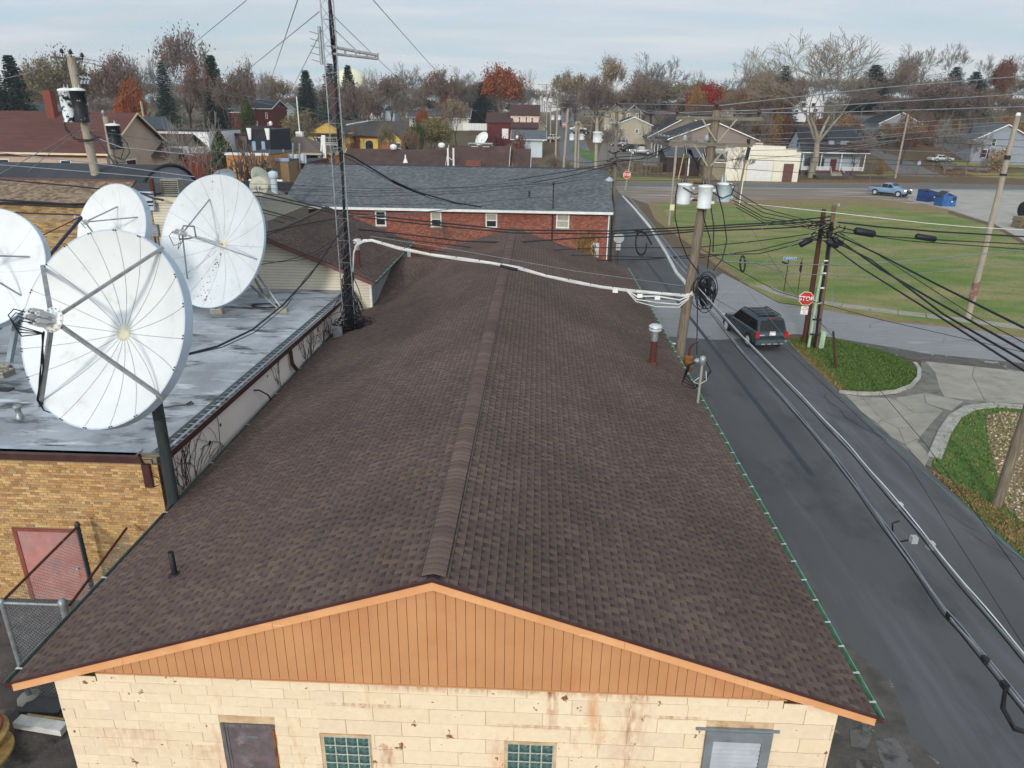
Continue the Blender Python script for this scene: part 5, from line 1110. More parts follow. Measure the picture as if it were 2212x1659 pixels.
far_pole('pale pole with one transformer beside the small cream shed at the end of the street', 1176, 285, 212, 205, .16, [], [(1177, 211, 219, .55, 'transformer on the pale pole at the end of the street')])
for k, (px, yb, yt, Y) in enumerate(((1171, 285, 195, 250), (1165, 280, 205, 300), (1216, 300, 222, 240), (1160, 280, 212, 330))):
 far_pole('thin distant pole in the row at the end of the street', px, yb, yt, Y, .16, [(px, yt+3, 2.6)] if k == 0 else [], group='thin distant poles at the end of the street')
# poles on the left
T = pole('leaning pole with two peeling black-and-white transformers at upper left', (gy(222, 430, 47).x, 47, 0), gy(152, 121, 47), .30, .24, mWoodL)
crossarm(T, gy(144, 126, 46.8), 1.9, RAD(60), brace=False); crossarm(T, gy(168, 160, 46.7), 1.3, RAD(-60), brace=False)
for px, py in ((134, 115), (153, 117), (178, 124)): insulator(T, gy(px, py, 46.7), mBlackM, 1.6)
for k in range(3): b = MB(); b.tube([gy(172+k*8, 164+k, 46.6), gy(180+k*8, 169+k, 46.6)], .06, 6); b.tube([gy(178+k*7, 173, 46.6), gy(176+k*7, 181, 46.6)], .07, 6); b.build('fuse_cutout', mCeramG, T, world=True)
transformer('left transformer of the leaning pole, mostly white with peeled black patches', gy(155, 264, 46.6), .44, 2.05, mTransP, 'transformers on the leaning pole at upper left', 2, mCeramG)
transformer('right transformer of the leaning pole, mostly black with white lid and white stencil', gy(179, 264, 46.3), .44, 2.05, mTransB, 'transformers on the leaning pole at upper left', 2, mCeramG)
b = MB();
for P in ([(134, 235), (140, 270), (160, 300), (190, 303), (218, 295), (232, 308)], [(134, 238), (142, 280), (165, 302), (200, 302)], [(205, 292), (216, 300), (190, 305), (170, 306)]): b.tube([gy(x, y, 46.4) for x, y in P], .035, 5)
b.build('hanging_cables', mBlack, T, world=True)
T = pole('shorter leaning pole with one black transformer in front of the pale gable', (gy(262, 440, 52).x, 52, 0), gy(227, 252, 52), .22, .18, mWoodL)
insulator(T, gy(223, 246, 52), mCeramG, 1.5)
transformer('single black transformer with white lid in front of the pale gable', gy(252, 322, 51.6), .44, 1.75, mTransB, 'transformers on the leaning pole at upper left', 1, mCeramG)
b = MB()
for P in ([(262, 295), (275, 310), (280, 330), (270, 345), (255, 340)], [(258, 300), (268, 322), (262, 340)], [(240, 335), (262, 345), (275, 350), (255, 352), (235, 340)]): b.tube([gy(x, y, 51.4) for x, y in P], .03, 5)
b.build('hanging_cables', mBlack, T, world=True)
far_pole('thin leaning pole with a small white box beyond the brown house roof', 316, 275, 218, 110, .15, dx=-12)
# right-hand poles
p = gz(1737, 741); pt = gy(1776, 448, p.y+.0)
T3 = pole('red-brown wooden pole bearing the big STOP sign at the side-street corner', (p.x, p.y, 0), (gy(1780, 452, p.y).x, p.y, gy(1780, 452, p.y).z), .15, .11, mWoodR)
p4 = gz(1757, 751); T4 = pole('wooden pole with pale green cable guard beside the red-brown pole', (p4.x+.12, p4.y, 0), gy(1802, 444, p4.y), .13, .105, mat('conduit_pole_wood', S('75604c'), S('5a4838'), rough=.9, scale=5, stretch=(6, 6, .3)))
b = MB(); b.tube([gz(1746, 751), gy(1778, 570, p4.y-.15)], .075, 10); b.build('cable_guard', mLime, T4, world=True)
b = MB(); b.tube([gz(1757, 751)+Vector((0, -.2, 0)), gy(1772, 640, p4.y-.25), gy(1787, 560, p4.y-.2), gy(1797, 480, p4.y-.2)], .065, 8); b.build('riser_cables', mBlack, T4, world=True)
for py in (563, 590, 622, 655): x = 1790-(py-550)*.14; b = MB(); b.box(gy(x-4, py, p4.y-.33), (.2, .05, .06)); b.build('white_strap', mWhite, T4, world=True)
for py in (690, 722): x = 1766-(py-690)*.18; b = MB(); b.tube([gy(x-10, py, p4.y-.27), gy(x+8, py+1, p4.y-.27)], .05, 6); b.build('black_strap', mBlack, T4, world=True)
q = gz(1767, 751); b = MB(); b.box((q.x+.08, q.y-.1, .45), (.26, .22, .9)); b.prism([(q.x-.07, q.y-.23, .9), (q.x+.23, q.y-.23, .9), (q.x+.08, q.y-.23, .97)], (0, .26, 0)); single(b, 'pedestal_box', mLime, 'pale green cable pedestal at the foot of the conduit pole', 'pedestal')
insulator(T4, gy(1811, 447, p4.y), mCeramG, 1)
b = MB(); b.box(gy(1792, 505, p4.y-.3), (.2, .2, .3)); b.build('terminal_box', mBlack, T4, world=True)
q0 = gz(1805, 794); qa = gz(1806, 797); g0 = gy(1800, 716, qa.y)
b = MB(); b.tube([qa, g0], [.07, .055], 8); single(b, 'anchor_guard', mPostB, 'rusty brown guy-anchor pipe standing on the grass island', 'guy guard')
cable([g0, gy(1797, 620, qa.y+1), gy(1795, 500, p4.y)], .008, mWire, 'thin guy wire from the brown anchor pipe up to the conduit pole', 'guy_wire', 'guy wire')
T5 = pole('pale leaning pole with faded red stripe standing on the lawn at right', gz(2090, 688), gy(2199, 250, gz(2090, 688).y), .19, .13, mWoodL)
b = MB(); y5 = gz(2090, 688).y
pa, pbb = gz(2090, 688), gy(2199, 250, y5); pz = lambda t: pa+(pbb-pa)*t
b = MB(); b.tube([pz(.10), pz(.20)], .2, 14, cap=False); b.build('red_band', mat('faded_red_band', S('7d5a50'), S('968d82'), rough=.8, scale=2, mixp=(.5, .6)), T5, world=True)
b = MB(); b.tube([pz(.80), pz(.82)], .16, 10); b.tube([pz(.725), pz(.735)], .19, 10); b.build('fittings', mBlackM, T5, world=True)
b = MB(); b.lathe([(.12, 0), (.12, .12), (.06, .17)], pbb, 12); b.build('cap', mWhite, T5, world=True)
T6 = pole('leaning wooden pole at the right edge beside the river-rock bed', gz(2152, 1093), gy(2262, 760, gz(2152, 1093).y), .155, .14, mWood)
# far right poles
T7 = pole('pale slanted pole beside the lane behind the pickup truck', (lambda v: (v.x, v.y, v.z))(gt(1933, 388)), gy(1962, 247, gt(1933, 388).y), .2, .15, mWoodL)
T8 = pole('thin straight pole with white notice standing in the lawn behind the transformers', gz(1445, 487), gy(1462, 308, gz(1445, 487).y), .13, .10, mWoodL)
b = MB(); q = gy(1452, 448, gz(1445, 487).y-.15); b.box(q, (.5, .03, .62)); b.build('notice', mat('cream_notice', S('d9cfae'), S('cfc5a4')), T8, world=True)
T9 = pole('thin grey pole behind the small bare tree by the white garage', gz(1593, 432), gy(1619, 302, gz(1593, 432).y), .15, .11, mWood)
b = MB(); q = gz(1597, 443); b.tube([q, q+Vector((.1, 0, 3.4))], .07, 8); single(b, 'marker_post', mat('yellow_white_post', S('c9b36a'), S('d8d4c8'), mixp=(.45, .5), scale=1), 'yellow and white marker post at the foot of the small bare tree', 'marker post')
b = MB(); q = gt(1465, 388); b.tube([q, q+Vector((.6, 0, 4.6))], .10, 8); single(b, 'yellow_post', mat('yellow_post', S('c9a864'), S('b8985a')), 'tilted yellow post beside the pallets', 'post')
T10 = pole('short thin pole carrying the far STOP sign', gz(1350, 412), gy(1366, 322, gz(1350, 412).y), .11, .09, mWoodL)
# ------------------------------------------------------------------ SIGNS
def text_mesh(s, size, ext=.004, font_w=0):
 cu = bpy.data.curves.new('t', 'FONT'); cu.body = s; cu.size = size; cu.extrude = ext; cu.align_x = 'CENTER'; cu.align_y = 'CENTER'; cu.offset = font_w; cu.resolution_u = 3
 o = bpy.data.objects.new('t', cu); C.objects.link(o); dg = bpy.context.evaluated_depsgraph_get(); me = bpy.data.meshes.new_from_object(o.evaluated_get(dg)); bpy.data.objects.remove(o); return me
def text_on(parent, s, size, loc, m, name='lettering', rx=PI/2, w=0, sx=1):
 me = text_mesh(s, size, .004, w); me.materials.clear(); me.materials.append(m); o = bpy.data.objects.new(name, me); C.objects.link(o); o.parent = parent; o.location = loc; o.rotation_euler = (rx, 0, 0); o.scale = (sx, 1, 1); return o
def octo(r, y0, y1, z=0): return [(r*math.cos(PI/8+k*PI/4), y0, z+r*math.sin(PI/8+k*PI/4)) for k in range(8)]
def stop_sign(label, p, rz, r, back=False, plaque=None, post=None):
 t = thing('stop_sign', label, 'stop sign', p, rz)
 b = MB(); b.prism(octo(r, 0, 0), (0, .012, 0)); b.build('plate', mSignBack if back else mSignW, t)
 if not back:
  b = MB(); b.prism(octo(r*.93, -.004, 0), (0, .004, 0)); b.build('red_face', mStop, t)
  text_on(t, 'STOP', r*.84, (0, -.007, -.01), mSignW, w=.006*r/.4, sx=.92)
 if plaque:
  b = MB(); b.box((.0, .004, -r-plaque[1]/2-.03), (plaque[0], .012, plaque[1])); pl = b.build('plaque', mSignW if not back else mSignBack, t)
  if not back:
   for k, (s_, sz) in enumerate((('NO', .10), ('PARKING', .085), ('ANY', .08), ('TIME', .08))): text_on(pl, s_, sz, (0, -.006, -r-.09-k*plaque[1]*.23), mat('sign_red_print', S('b5493d'), S('b5493d')), sx=.9)
 if post: b = MB(); b.beam((0, .04, r*.8), (0, .04, -post), .05, .05, (0, 1, 0)); b.build('post', mPostB, t)
 return t
ys = p4.y-.6; sp = gy(1742, 645, T3.location.y-.25); stop_sign('big red STOP sign with white plaque on the red-brown pole', sp, RAD(-12), .39, plaque=(.36, .44))
q = gz(1336, 618); sp = gy(1337, 514, 46); stop_sign('back of a grey octagonal stop sign beyond the end of the brown roof', (sp.x, 46, sp.z), RAD(5), .36, back=True, plaque=(.30, .4), post=sp.z-.35)
sp = gy(1354.5, 377.5, gz(1350, 412).y-.2); stop_sign('small red STOP sign on a thin pole across the junction', sp, 0, .62)
sp = gt(1980, 380); t = stop_sign('white back of a stop sign with blue street blade on the far lane corner', (sp.x, sp.y, sp.z+2.4), RAD(10), .42, back=True, post=2.35)
b = MB(); b.box((.1, .02, .5), (1.0, .02, .2)); b.build('street_blade', mSignB, t)
for (px, py, lb) in ((1220, 269, 'left tiny red stop sign near the end of the far street'), (1252, 270, 'right tiny red stop sign near the end of the far street')): sp = gy(px, py, 190); stop_sign(lb, sp, 0, .55, post=1.6)
# street-name sign
q = gz(1693, 630); nsz = gy(1701, 558, q.y); t = thing('street_name_sign', 'blue street name sign on a thin brown post at the lawn corner', 'street sign', q)
b = MB(); b.tube([(0, 0, 0), (0, 0, nsz.z-.1)], .03, 8); b.build('post', mPostB, t)
b = MB(); b.box((.06, -.03, nsz.z), (.92, .02, .19)); bl = b.build('blade', mSignW, t); b = MB(); b.box((.06, -.042, nsz.z), (.88, .01, .155)); b.build('blue_panel', mSignB, bl)
text_on(bl, 'E MARION ST', .135, (.06, -.05, nsz.z), mSignW, sx=.92, w=.002)
b = MB(); b.beam((-.3, .35, nsz.z-.33), (-.1, -.3, nsz.z-.35), .02, .12); b.build('second_blade', mBlackM, t)
q = gz(1722, 640); b = MB(); b.tube([q, gy(1733, 558, q.y)], .03, 8); t = thing('sign_post', 'thin green-brown post right of the street name sign', 'post', q); b.build('post', mat('greenish_post', S('4c4a36'), S('3d3426')), t, world=True); b = MB(); b.box(gy(1730, 577, q.y-.05), (.06, .28, .6)); b.build('sign_edge', mBlackM, t, world=True)
# ------------------------------------------------------------------ OVERHEAD WIRES
G1 = 'high-voltage lines crossing from the big pole to the right'
wire([gy(1548, 229, PY1), gy(1700, 212, 29), gy(1900, 190, 31), gy(2230, 163, 34)], .022, mWire, 'uppermost line leaving the big pole to the right', G1)
wire([gy(1463, 244, PY1), gy(1640, 238, 29), gy(1850, 225, 31), gy(2230, 202, 34)], .022, mWire, 'second line from the top leaving the big pole to the right', G1)
wire([gy(1640, 244, PY1), gy(1800, 243, 29), gy(2000, 237, 31), gy(2230, 230, 34)], .022, mWire, 'third line from the top leaving the big pole to the right', G1)
wire([gy(1548, 229, PY1), gy(1440, 226, 42), gy(1333, 224, 58)], .022, mWire, 'upper line between the big pole and the lamp pole', 'lines between the big pole and the lamp pole')
wire([gy(1463, 246, PY1), gy(1400, 244, 42), gy(1371, 233, 58)], .022, mWire, 'left line between the big pole and the lamp pole', 'lines between the big pole and the lamp pole')
wire([gy(1640, 245, PY1), gy(1500, 247, 42), gy(1299, 232, 58)], .022, mWire, 'line crossing from the right crossarm end to the lamp pole', 'lines between the big pole and the lamp pole')
G2 = 'thin wires strung across the far hillside on the right'
for k, (a, b_, c_) in enumerate((((1618, 292), (1850, 280), (2212, 262)), ((1618, 301), (1850, 297), (2180, 268)), ((1618, 312), (1900, 306), (2180, 282)), ((1380, 290), (1800, 312), (1955, 292)), ((1955, 292), (2050, 297), (2212, 303)), ((1618, 325), (1800, 322), (1945, 302)), ((1945, 302), (2050, 309), (2212, 318)), ((1620, 345), (1800, 328), (1938, 306)), ((1620, 336), (1900, 345), (2212, 352)), ((1320, 345), (1700, 372), (2212, 380)), ((1320, 330), (1600, 345), (2212, 364)), ((1380, 300), (1750, 318), (2212, 335)), ((1600, 270), (1900, 268), (2212, 250)))):
 wire([gy(a[0], a[1], 120), gy(b_[0], b_[1], 125), gy(c_[0], c_[1], 130)], .045, mBlack if k in (4, 6, 8, 9, 10) else mWire, 'thin wire strung in front of the wooded hillside on the right', G2, 3)
G3 = 'black communication cables crossing in front of the red brick building'
YC = 37.5
HV = [
([(560, 415, 38), (640, 435, 37.8), (740, 458, 37.6), (900, 476, YC), (1106, 497, YC), (1320, 499, YC), (1500, 490, YC), (1650, 482, YC), (1795, 468, 37.0)], .045, 'heavy black cable, topmost of those crossing the red brick wall'),
([(560, 424, 38), (640, 441, 37.8), (740, 464, 37.6), (900, 483, YC), (1106, 503, YC), (1320, 505, YC), (1500, 496, YC), (1650, 486, YC), (1795, 476, 37.0)], .040, 'heavy black cable just under the topmost cable across the brick wall'),
([(565, 452, 38), (660, 478, 38), (740, 492, 38), (850, 503, 38), (1000, 521, 38), (1106, 524, 38), (1240, 515, 38), (1400, 508, 38), (1500, 500, 38), (1700, 492, 37.5), (1790, 484, 37)], .045, 'black cable passing behind the roof peak at mid height'),
([(570, 460, 39), (700, 492, 39), (900, 520, 39), (1106, 545, 39), (1290, 535, 39), (1500, 535, 38), (1640, 520, 37.5), (1790, 500, 37)], .030, 'black cable sagging behind the brown roof and rising to the twin poles'),
([(700, 505, 40), (860, 530, 40), (1000, 550, 40), (1290, 552, 39), (1420, 556, 38.5), (1500, 558, 38), (1640, 540, 37.5), (1780, 505, 37)], .030, 'lower black cable from behind the small dark roof to the twin poles'),
([(1290, 562, 40), (1400, 560, 39), (1500, 551, 38), (1640, 548, 37.5), (1785, 512, 37)], .032, 'lowest black cable left of the twin poles'),
]
for (P, r, lb), p0 in zip(HV, ([(340, 430, 37)], [(340, 436, 37)], [(340, 450, 37), (460, 440, 37.5)], [(460, 445, 38)], [(590, 475, 40)], [])): wire([gy(*p) for p in p0+P], r*.85, mBlack, lb, G3, 5)
wire([gy(738, 330, 26.9), gy(760, 337, 27.4), gy(800, 362, 29), gy(860, 398, 32), gy(920, 420, 35), (gy(985, 438, 38)), gy(1040, 447, 41)], .035, mBlack, 'black cable arcing from the mast down over the grey roof', 'cables arcing from the mast over the grey roof', 5)
wire([gy(738, 335, 26.9), gy(790, 362, 29), gy(860, 400, 32), gy(930, 428, 35), gy(1000, 443, 39)], .015, mBlack, 'thin cable just below the arc from mast over the grey roof', 'cables arcing from the mast over the grey roof', 4)
b = MB(); b.tube([gy(842, 388, 30.6), gy(900, 415, 33.5)], .055, 8); b.tube([gy(900, 415, 33.5), gy(918, 420, 34.4)], .045, 8); single(b, 'cable_sleeve', mBlack, 'thicker black sleeve on the cable arcing over the grey roof', 'cable sleeve')
wire([gy(765, 468, 28), gy(900, 460, 35), gy(1040, 444, 44), gy(1150, 425, 52), gy(1315, 398, 58)], .022, mWire, 'silver wire rising right across the brick wall to the lamp pole', 'silver wires in front of the red brick building')
G4 = 'thin dark wires drooping across the grey shingled roof'
for k, (ya, yb, yc) in enumerate(((386, 401, 372), (398, 409, 376), (407, 414, 382), (420, 436, 410), (395, 402, 390))): wire([gy(470, ya+10, 41), gy(575, ya+12, 42), gy(800, (ya+yb)/2+14, 43), gy(1000, yb+4, 45), gy(1200, (yb+yc)/2, 50), gy(1330, yc-10, 58)], .013, mBlack, 'thin dark wire drooping in front of the grey shingled roof', G4, 3)
G5 = 'cables over the left-hand roofs'
for k, (a, b_, c_, r, m) in enumerate((((0, 388), (140, 400), (330, 420), .03, mBlack), ((0, 432), (150, 441), (330, 436), .045, mBlack), ((0, 440), (160, 448), (330, 444), .03, mBlack), ((0, 458), (150, 464), (320, 468), .03, mBlack), ((0, 466), (180, 474), (320, 476), .022, mWire), ((0, 330), (200, 352), (420, 382), .02, mWire), ((0, 356), (200, 372), (420, 390), .02, mWire), ((215, 300), (260, 318), (420, 335), .02, mWire))):
 wire([gy(a[0], a[1], 31), gy(b_[0], b_[1], 31), gy(c_[0], c_[1], 31)], r, m, ('upper cable over the shingled parapet at far left', 'thickest black cable under the tan shingled parapet', 'thin black cable just beneath the thickest one at left', 'black cable across the tan brick wall, upper of a close pair', 'grey cable across the tan brick wall, lower of a close pair', 'silver line crossing the quonset roof toward the right', 'lower silver line crossing the quonset roof', 'silver line from the leaning pole to the quonset end')[k], G5, 4)
wire([gy(195, 285, 46.6), gy(225, 318, 44), gy(262, 380, 40), gy(285, 408, 37), gy(330, 428, 34), gy(352, 432, 33)], .05, mBlack, 'thick black service cable falling from the leaning pole to the cream building', G5, 5)
for k, (P) in enumerate(([(152, 121, 47), (240, 138, 60), (400, 180, 80), (620, 225, 100), (790, 262, 120)], [(165, 130, 47), (260, 152, 60), (420, 190, 80), (640, 238, 100), (790, 268, 120)], [(0, 172, 47), (60, 158, 47), (130, 128, 47)], [(200, 282, 47), (300, 298, 55), (520, 335, 75), (640, 350, 85)], [(160, 283, 47), (110, 315, 42), (0, 375, 36)], [(165, 288, 47), (115, 325, 42), (60, 370, 38)])):
 wire([gy(*p) for p in P], .02, mWire, ('upper long line from the leaning pole top over the roofs', 'lower long line from the leaning pole top over the roofs', 'line from the leaning pole top to the left edge', 'service line from the leaning pole past the gable to the right', 'left slack line from the leaning pole down to the left', 'right slack line from the leaning pole down to the left')[k], 'lines tied to the leaning pole at upper left', 4)
cable([gy(305, 540, 24), gy(255, 490, 25.5), gy(190, 528, 27), gy(130, 560, 28)][1:] if False else [gy(176, 470, 27), gy(140, 512, 26), gy(104, 556, 25)], .06, mat('dark_blue_cable', S('23263a'), S('2c2e40')), 'thick dark blue cable running down behind the largest dish', 'cable', 'cable')
cable([gy(176, 467, 27), gy(130, 490, 27), gy(88, 510, 27)], .025, mRust, 'thin rust-coloured rod slanting behind the dishes', 'rod', 'rod')
G6 = 'silver cable bundles running along the street to the lower right'
def bundle(P, r, lab):
 t = thing('street_cable', lab, 'cable bundle', P[len(P)//2], 0, G6)
 Q = []
 for i in range(len(P)-1):
  for k in range(6): Q.append(P[i]+(P[i+1]-P[i])*k/6)
 Q.append(P[-1])
 for k, (dx, dz, m, rr) in enumerate(((0, 0, mWire, r), (.05, -.03, mBlack, r*1.1), (-.04, -.045, mBlack, r*.8), (.02, .035, mWireW if 'upper' in lab else mWire, r*.6))):
  b = MB(); b.tube([q+Vector((dx*.8+.008*math.sin(i*.9+k), 0, dz*.8+.008*math.cos(i*1.1+k))) for i, q in enumerate(Q)], rr, 5); b.build('strand', m, t, world=True)
 return Q, t
Qa, tb = bundle([gy(1512, 642, PY1), gy(1600, 757, 20.5), gy(1700, 868, 16), gy(1800, 985, 13.2), gy(1900, 1120, 10.8), gy(2040, 1318, 8.5), gy(2120, 1412, 7.7), gy(2240, 1560, 6.7)], .017, 'lower silver and black cable bundle slanting down over the street to the bottom right corner')
for (x, y, Y) in ((2052, 1330, 8.4), (2128, 1425, 7.6), (2170, 1480, 7.2)): b = MB(); b.box(gy(x, y, Y), (.07, .09, .08)); b.build('clamp', mBlackM, tb, world=True)
b = MB(); c_ = (2185, 1530);
for k in range(3): b.tube([gy(2172, 1482, 7.15), gy(2168-k*2, 1530, 7.1), gy(2190, 1570+k*3, 7.0), gy(2240, 1590, 6.9)], .022, 5)
b.build('hanging_loop', mBlack, tb, world=True)
Qb, tb = bundle([gy(1504, 618, PY1), gy(1600, 725, 21.5), gy(1700, 826, 17.2), gy(1800, 930, 14.2), gy(1900, 1042, 11.9), gy(2080, 1262, 9.2), gy(2240, 1452, 7.6)], .017, 'upper silver and black cable bundle slanting down over the street')
b = MB(); b.tube([gy(1943, 1125, 11), gy(1928, 1130, 11), gy(1928, 1160, 11), gy(1945, 1170, 10.9), gy(1972, 1165, 10.7)], .016, 5); b.build('cable_loop', mBlack, tb, world=True)
for (x, y, Y) in ((1942, 1093, 11.3), (1974, 1165, 10.6), (2010, 1178, 10.2)): b = MB(); b.box(gy(x, y, Y), (.10, .10, .12)); b.build('clamp', mAlu, tb, world=True)
cable([gy(1482, 612, PY1+.1), gy(1462, 590, 31), gy(1440, 548, 36), (gy(1405, 492, 43)), gy(1370, 450, 51), gy(1345, 424, 58)], .075, mWireW, 'thick white cable running away along the street toward the lamp pole', 'white_cable', 'cable', None, 8)
wire([gy(1500, 610, PY1), gy(1455, 560, 33), gy(1400, 480, 45), gy(1350, 415, 58)], .035, mWire, 'silver cable beside the thick white cable over the street', 'street cables beside the thick white cable')
wire([gy(1512, 600, PY1), gy(1480, 575, 31), gy(1420, 498, 42), gy(1360, 425, 58)], .03, mWire, 'thinner silver cable right of the thick white cable', 'street cables beside the thick white cable')
G7 = 'thin lines over the street toward the lower right corner'
wire([gy(1600, 460, 45), gy(1720, 640, 25), gy(1830, 760, 20), gy(2000, 960, 15), gy(2240, 1290, 10)], .010, mBlack, 'thin black line over the driveway and street', G7)
wire([gy(1520, 505, 40), gy(1700, 735, 24), gy(1900, 935, 16), gy(2240, 1235, 11)], .008, mat('green_wire', S('5f8576'), S('557a6c')), 'thin green line over the driveway toward the lower right', G7)
wire([gy(1510, 625, PY1), gy(1640, 700, 26), gy(1960, 1000, 15), gy(2240, 1440, 9)], .008, mBlack, 'second thin black line over the street toward the lower right', G7)
wire([gy(1510, 535, PY1), gy(1680, 630, 29), gy(1900, 690, 31), gy(2230, 765, 33)], .013, mBlack, 'thin black line crossing the side street to the right edge', G7)
wire([gy(1500, 620, PY1), gy(1620, 515, 32), gy(1700, 452, 40), gy(1770, 452, 40)][:3], .012, mWire, 'thin silver guy from the big pole up to the right', G7)
wire([gy(1560, 640, PY1), gy(1660, 560, 31), gy(1795, 478, 37)], .013, mWire, 'silver guy wire from the cable coils to the twin poles', G7)
G8 = 'thick black cables fanning from the twin poles to the right edge'
_fn = iter(('thickest black cable of the fan, falling steepest to the right', 'second thickest cable of the fan under the thickest', 'middle cable of the black fan over the side street', 'lowest cable of the black fan', 'thin cable between the fan cables', 'level black cable through the largest splice case', 'level cable just under the splice case cable', 'lowest level cable leaving the twin poles'))
for P, r in (([(1803, 505, 37), (1900, 550, 31), (2020, 612, 26), (2212, 708, 21)], .05), ([(1803, 512, 37), (1900, 580, 30), (2020, 650, 25), (2230, 768, 20)], .05), ([(1790, 515, 37), (1880, 560, 31), (2040, 680, 24), (2230, 790, 20)], .048), ([(1780, 520, 37), (1860, 578, 31), (2020, 678, 24), (2230, 812, 19)], .045), ([(1810, 500, 37), (1900, 552, 31), (2100, 680, 22), (2230, 750, 20)], .02), ([(1810, 480, 37), (1900, 490, 37), (2020, 500, 37), (2230, 512, 37)], .05), ([(1810, 490, 37), (1900, 510, 37), (2060, 520, 37), (2230, 528, 37)], .035), ([(1810, 500, 37), (1960, 520, 37), (2230, 540, 37)], .03)):
 wire([gy(*p) for p in P], r*.8, mBlack, next(_fn), G8, 5)
wire([gy(1570, 428, 60), gy(1618, 440, 38), gy(1806, 460, 36), gy(2000, 482, 36), gy(2090, 490, 36), gy(2230, 498, 36)], .018, mWireW, 'white cable crossing above the black splice cases to the right', 'pale wires right of the twin poles')
wire([gy(1560, 565, 28), gy(1700, 572, 32), (gy(1850, 572, 34)), gy(2000, 560, 36), gy(2230, 538, 38)], .025, mWire, 'silver wire bowing across the lawn below the twin poles', 'pale wires right of the twin poles')
wire([gy(1545, 540, 28), gy(1700, 590, 32), gy(1900, 600, 34), gy(2230, 565, 38)], .015, mWire, 'thin pale wire low across the lawn', 'pale wires right of the twin poles')
G9 = 'black cables running from the big pole transformers to the twin poles'
for k, (y0, y1) in enumerate(((405, 480), (420, 484), (432, 490), (440, 494), (448, 498))): wire([gy(1575+k*4, y0, 29), gy(1650, (y0*.5+y1*.5)+8, 32), gy(1730, y1-8, 35), gy(1798, y1+6, 37)], .019, mBlack, 'black cable running from the transformers down to the twin poles', G9)
wire([gy(1618, 338, 60), gy(1560, 350, 45), gy(1515, 345, 34)], .02, mBlack, 'black wire bunch beside the upper crossarm', G9)
for k in range(5): wire([gy(1480+k*3, 322, PY1), gy(1510, 352+k*5, 40), gy(1560, 400+k*4, 55), gy(1620, 440, 70)][:3], .02, mat('bluish_cable', S('353c4d'), S('2d3342')), 'dark bluish cable slanting behind the big pole', 'dark bluish cables slanting behind the big pole')
for k, (P) in enumerate(([(1325, 340, 58), (1400, 335, 60), (1450, 318, 62)], [(1325, 350, 58), (1400, 342, 60), (1450, 322, 62)], [(1325, 352, 58), (1230, 370, 56), (1100, 390, 52)], [(1325, 356, 58), (1230, 380, 56), (1150, 395, 54)], [(1325, 345, 58), (1260, 352, 80), (1220, 345, 98)], [(1462, 310, 60), (1380, 345, 60), (1330, 345, 58)], [(1290, 255, 80), (1310, 245, 66), (1333, 240, 58)], [(1250, 270, 98), (1275, 258, 88), (1290, 252, 80)])): wire([gy(*p) for p in P], .028, mBlack, 'dark wire meeting the clamps of the lamp pole', 'wires meeting at the lamp pole')
# splice cases
GS = 'black splice cases on the cables near the twin poles'
for (x0, y0, x1, y1, Y, r, lb) in ((1846, 498, 1890, 506, 37, .19, 'largest black splice case, right of the twin poles'), (1978, 510, 2022, 517, 37, .15, 'black splice case farthest right on the cables'), (1786, 521, 1811, 532, 36, .13, 'black splice case low beside the right twin pole'), (1799, 516, 1821, 528, 36.3, .13, 'black splice case just above and right of another, by the twin poles'), (1727, 530, 1754, 516, 36.5, .15, 'tilted black splice case left of the twin poles')):
 b = MB(); a, c_ = gy(x0, y0, Y), gy(x1, y1, Y); b.tube([a, a+(c_-a)*.06, a+(c_-a)*.94, c_], [r*.6, r, r, r*.6], 12)
 t = thing('splice_case', lb, 'splice case', (a+c_)/2, 0, GS); b.build('case', mBlack, t, world=True)
 b = MB(); b.tube([a+(c_-a)*.15+Vector((0, 0, r)), a+(c_-a)*.15+Vector((0, 0, r*1.35))], .03, 6); b.tube([a+(c_-a)*.85+Vector((0, 0, r)), a+(c_-a)*.85+Vector((0, 0, r*1.35))], .03, 6); b.build('hanger', mGalv, t, world=True)
b = MB()
for k in range(26):
 a = random.uniform(0, 2*PI); rr = random.uniform(6, 26); cxp, cyp = random.uniform(1770, 1805), random.uniform(486, 515)
 b.tube([gy(cxp+rr*math.cos(a+i*.35), cyp+rr*.5*math.sin(a+i*.35), p4.y-.2+.2*math.sin(i)) for i in range(7)], random.choice((.02, .03)), 4, cap=False)
b.build('cable_tangle', mBlack, T4, world=True)
b = MB()
for k in range(3): b.tube([gy(1604+(8+k)*math.cos(i*PI/8)*.6, 570+(16+k)*math.sin(i*PI/8), 32) for i in range(17)], .03, 5, cap=False)
single(b, 'cable_coil', mBlack, 'black cable coil hanging over the edge of the lawn', 'cable coil')
b = MB()
for k in range(3): b.tube([gy(1385+(16+k)*math.cos(i*PI/8)*.7, 525+(24+k*2)*math.sin(i*PI/8), 38) for i in range(14)], .02, 5, cap=False)
b.tube([gy(1370, 497, 38), gy(1395, 505, 38), gy(1408, 528, 38)], .05, 6); single(b, 'cable_coil', mBlack, 'black cable loop hanging over the dark street', 'cable coil')
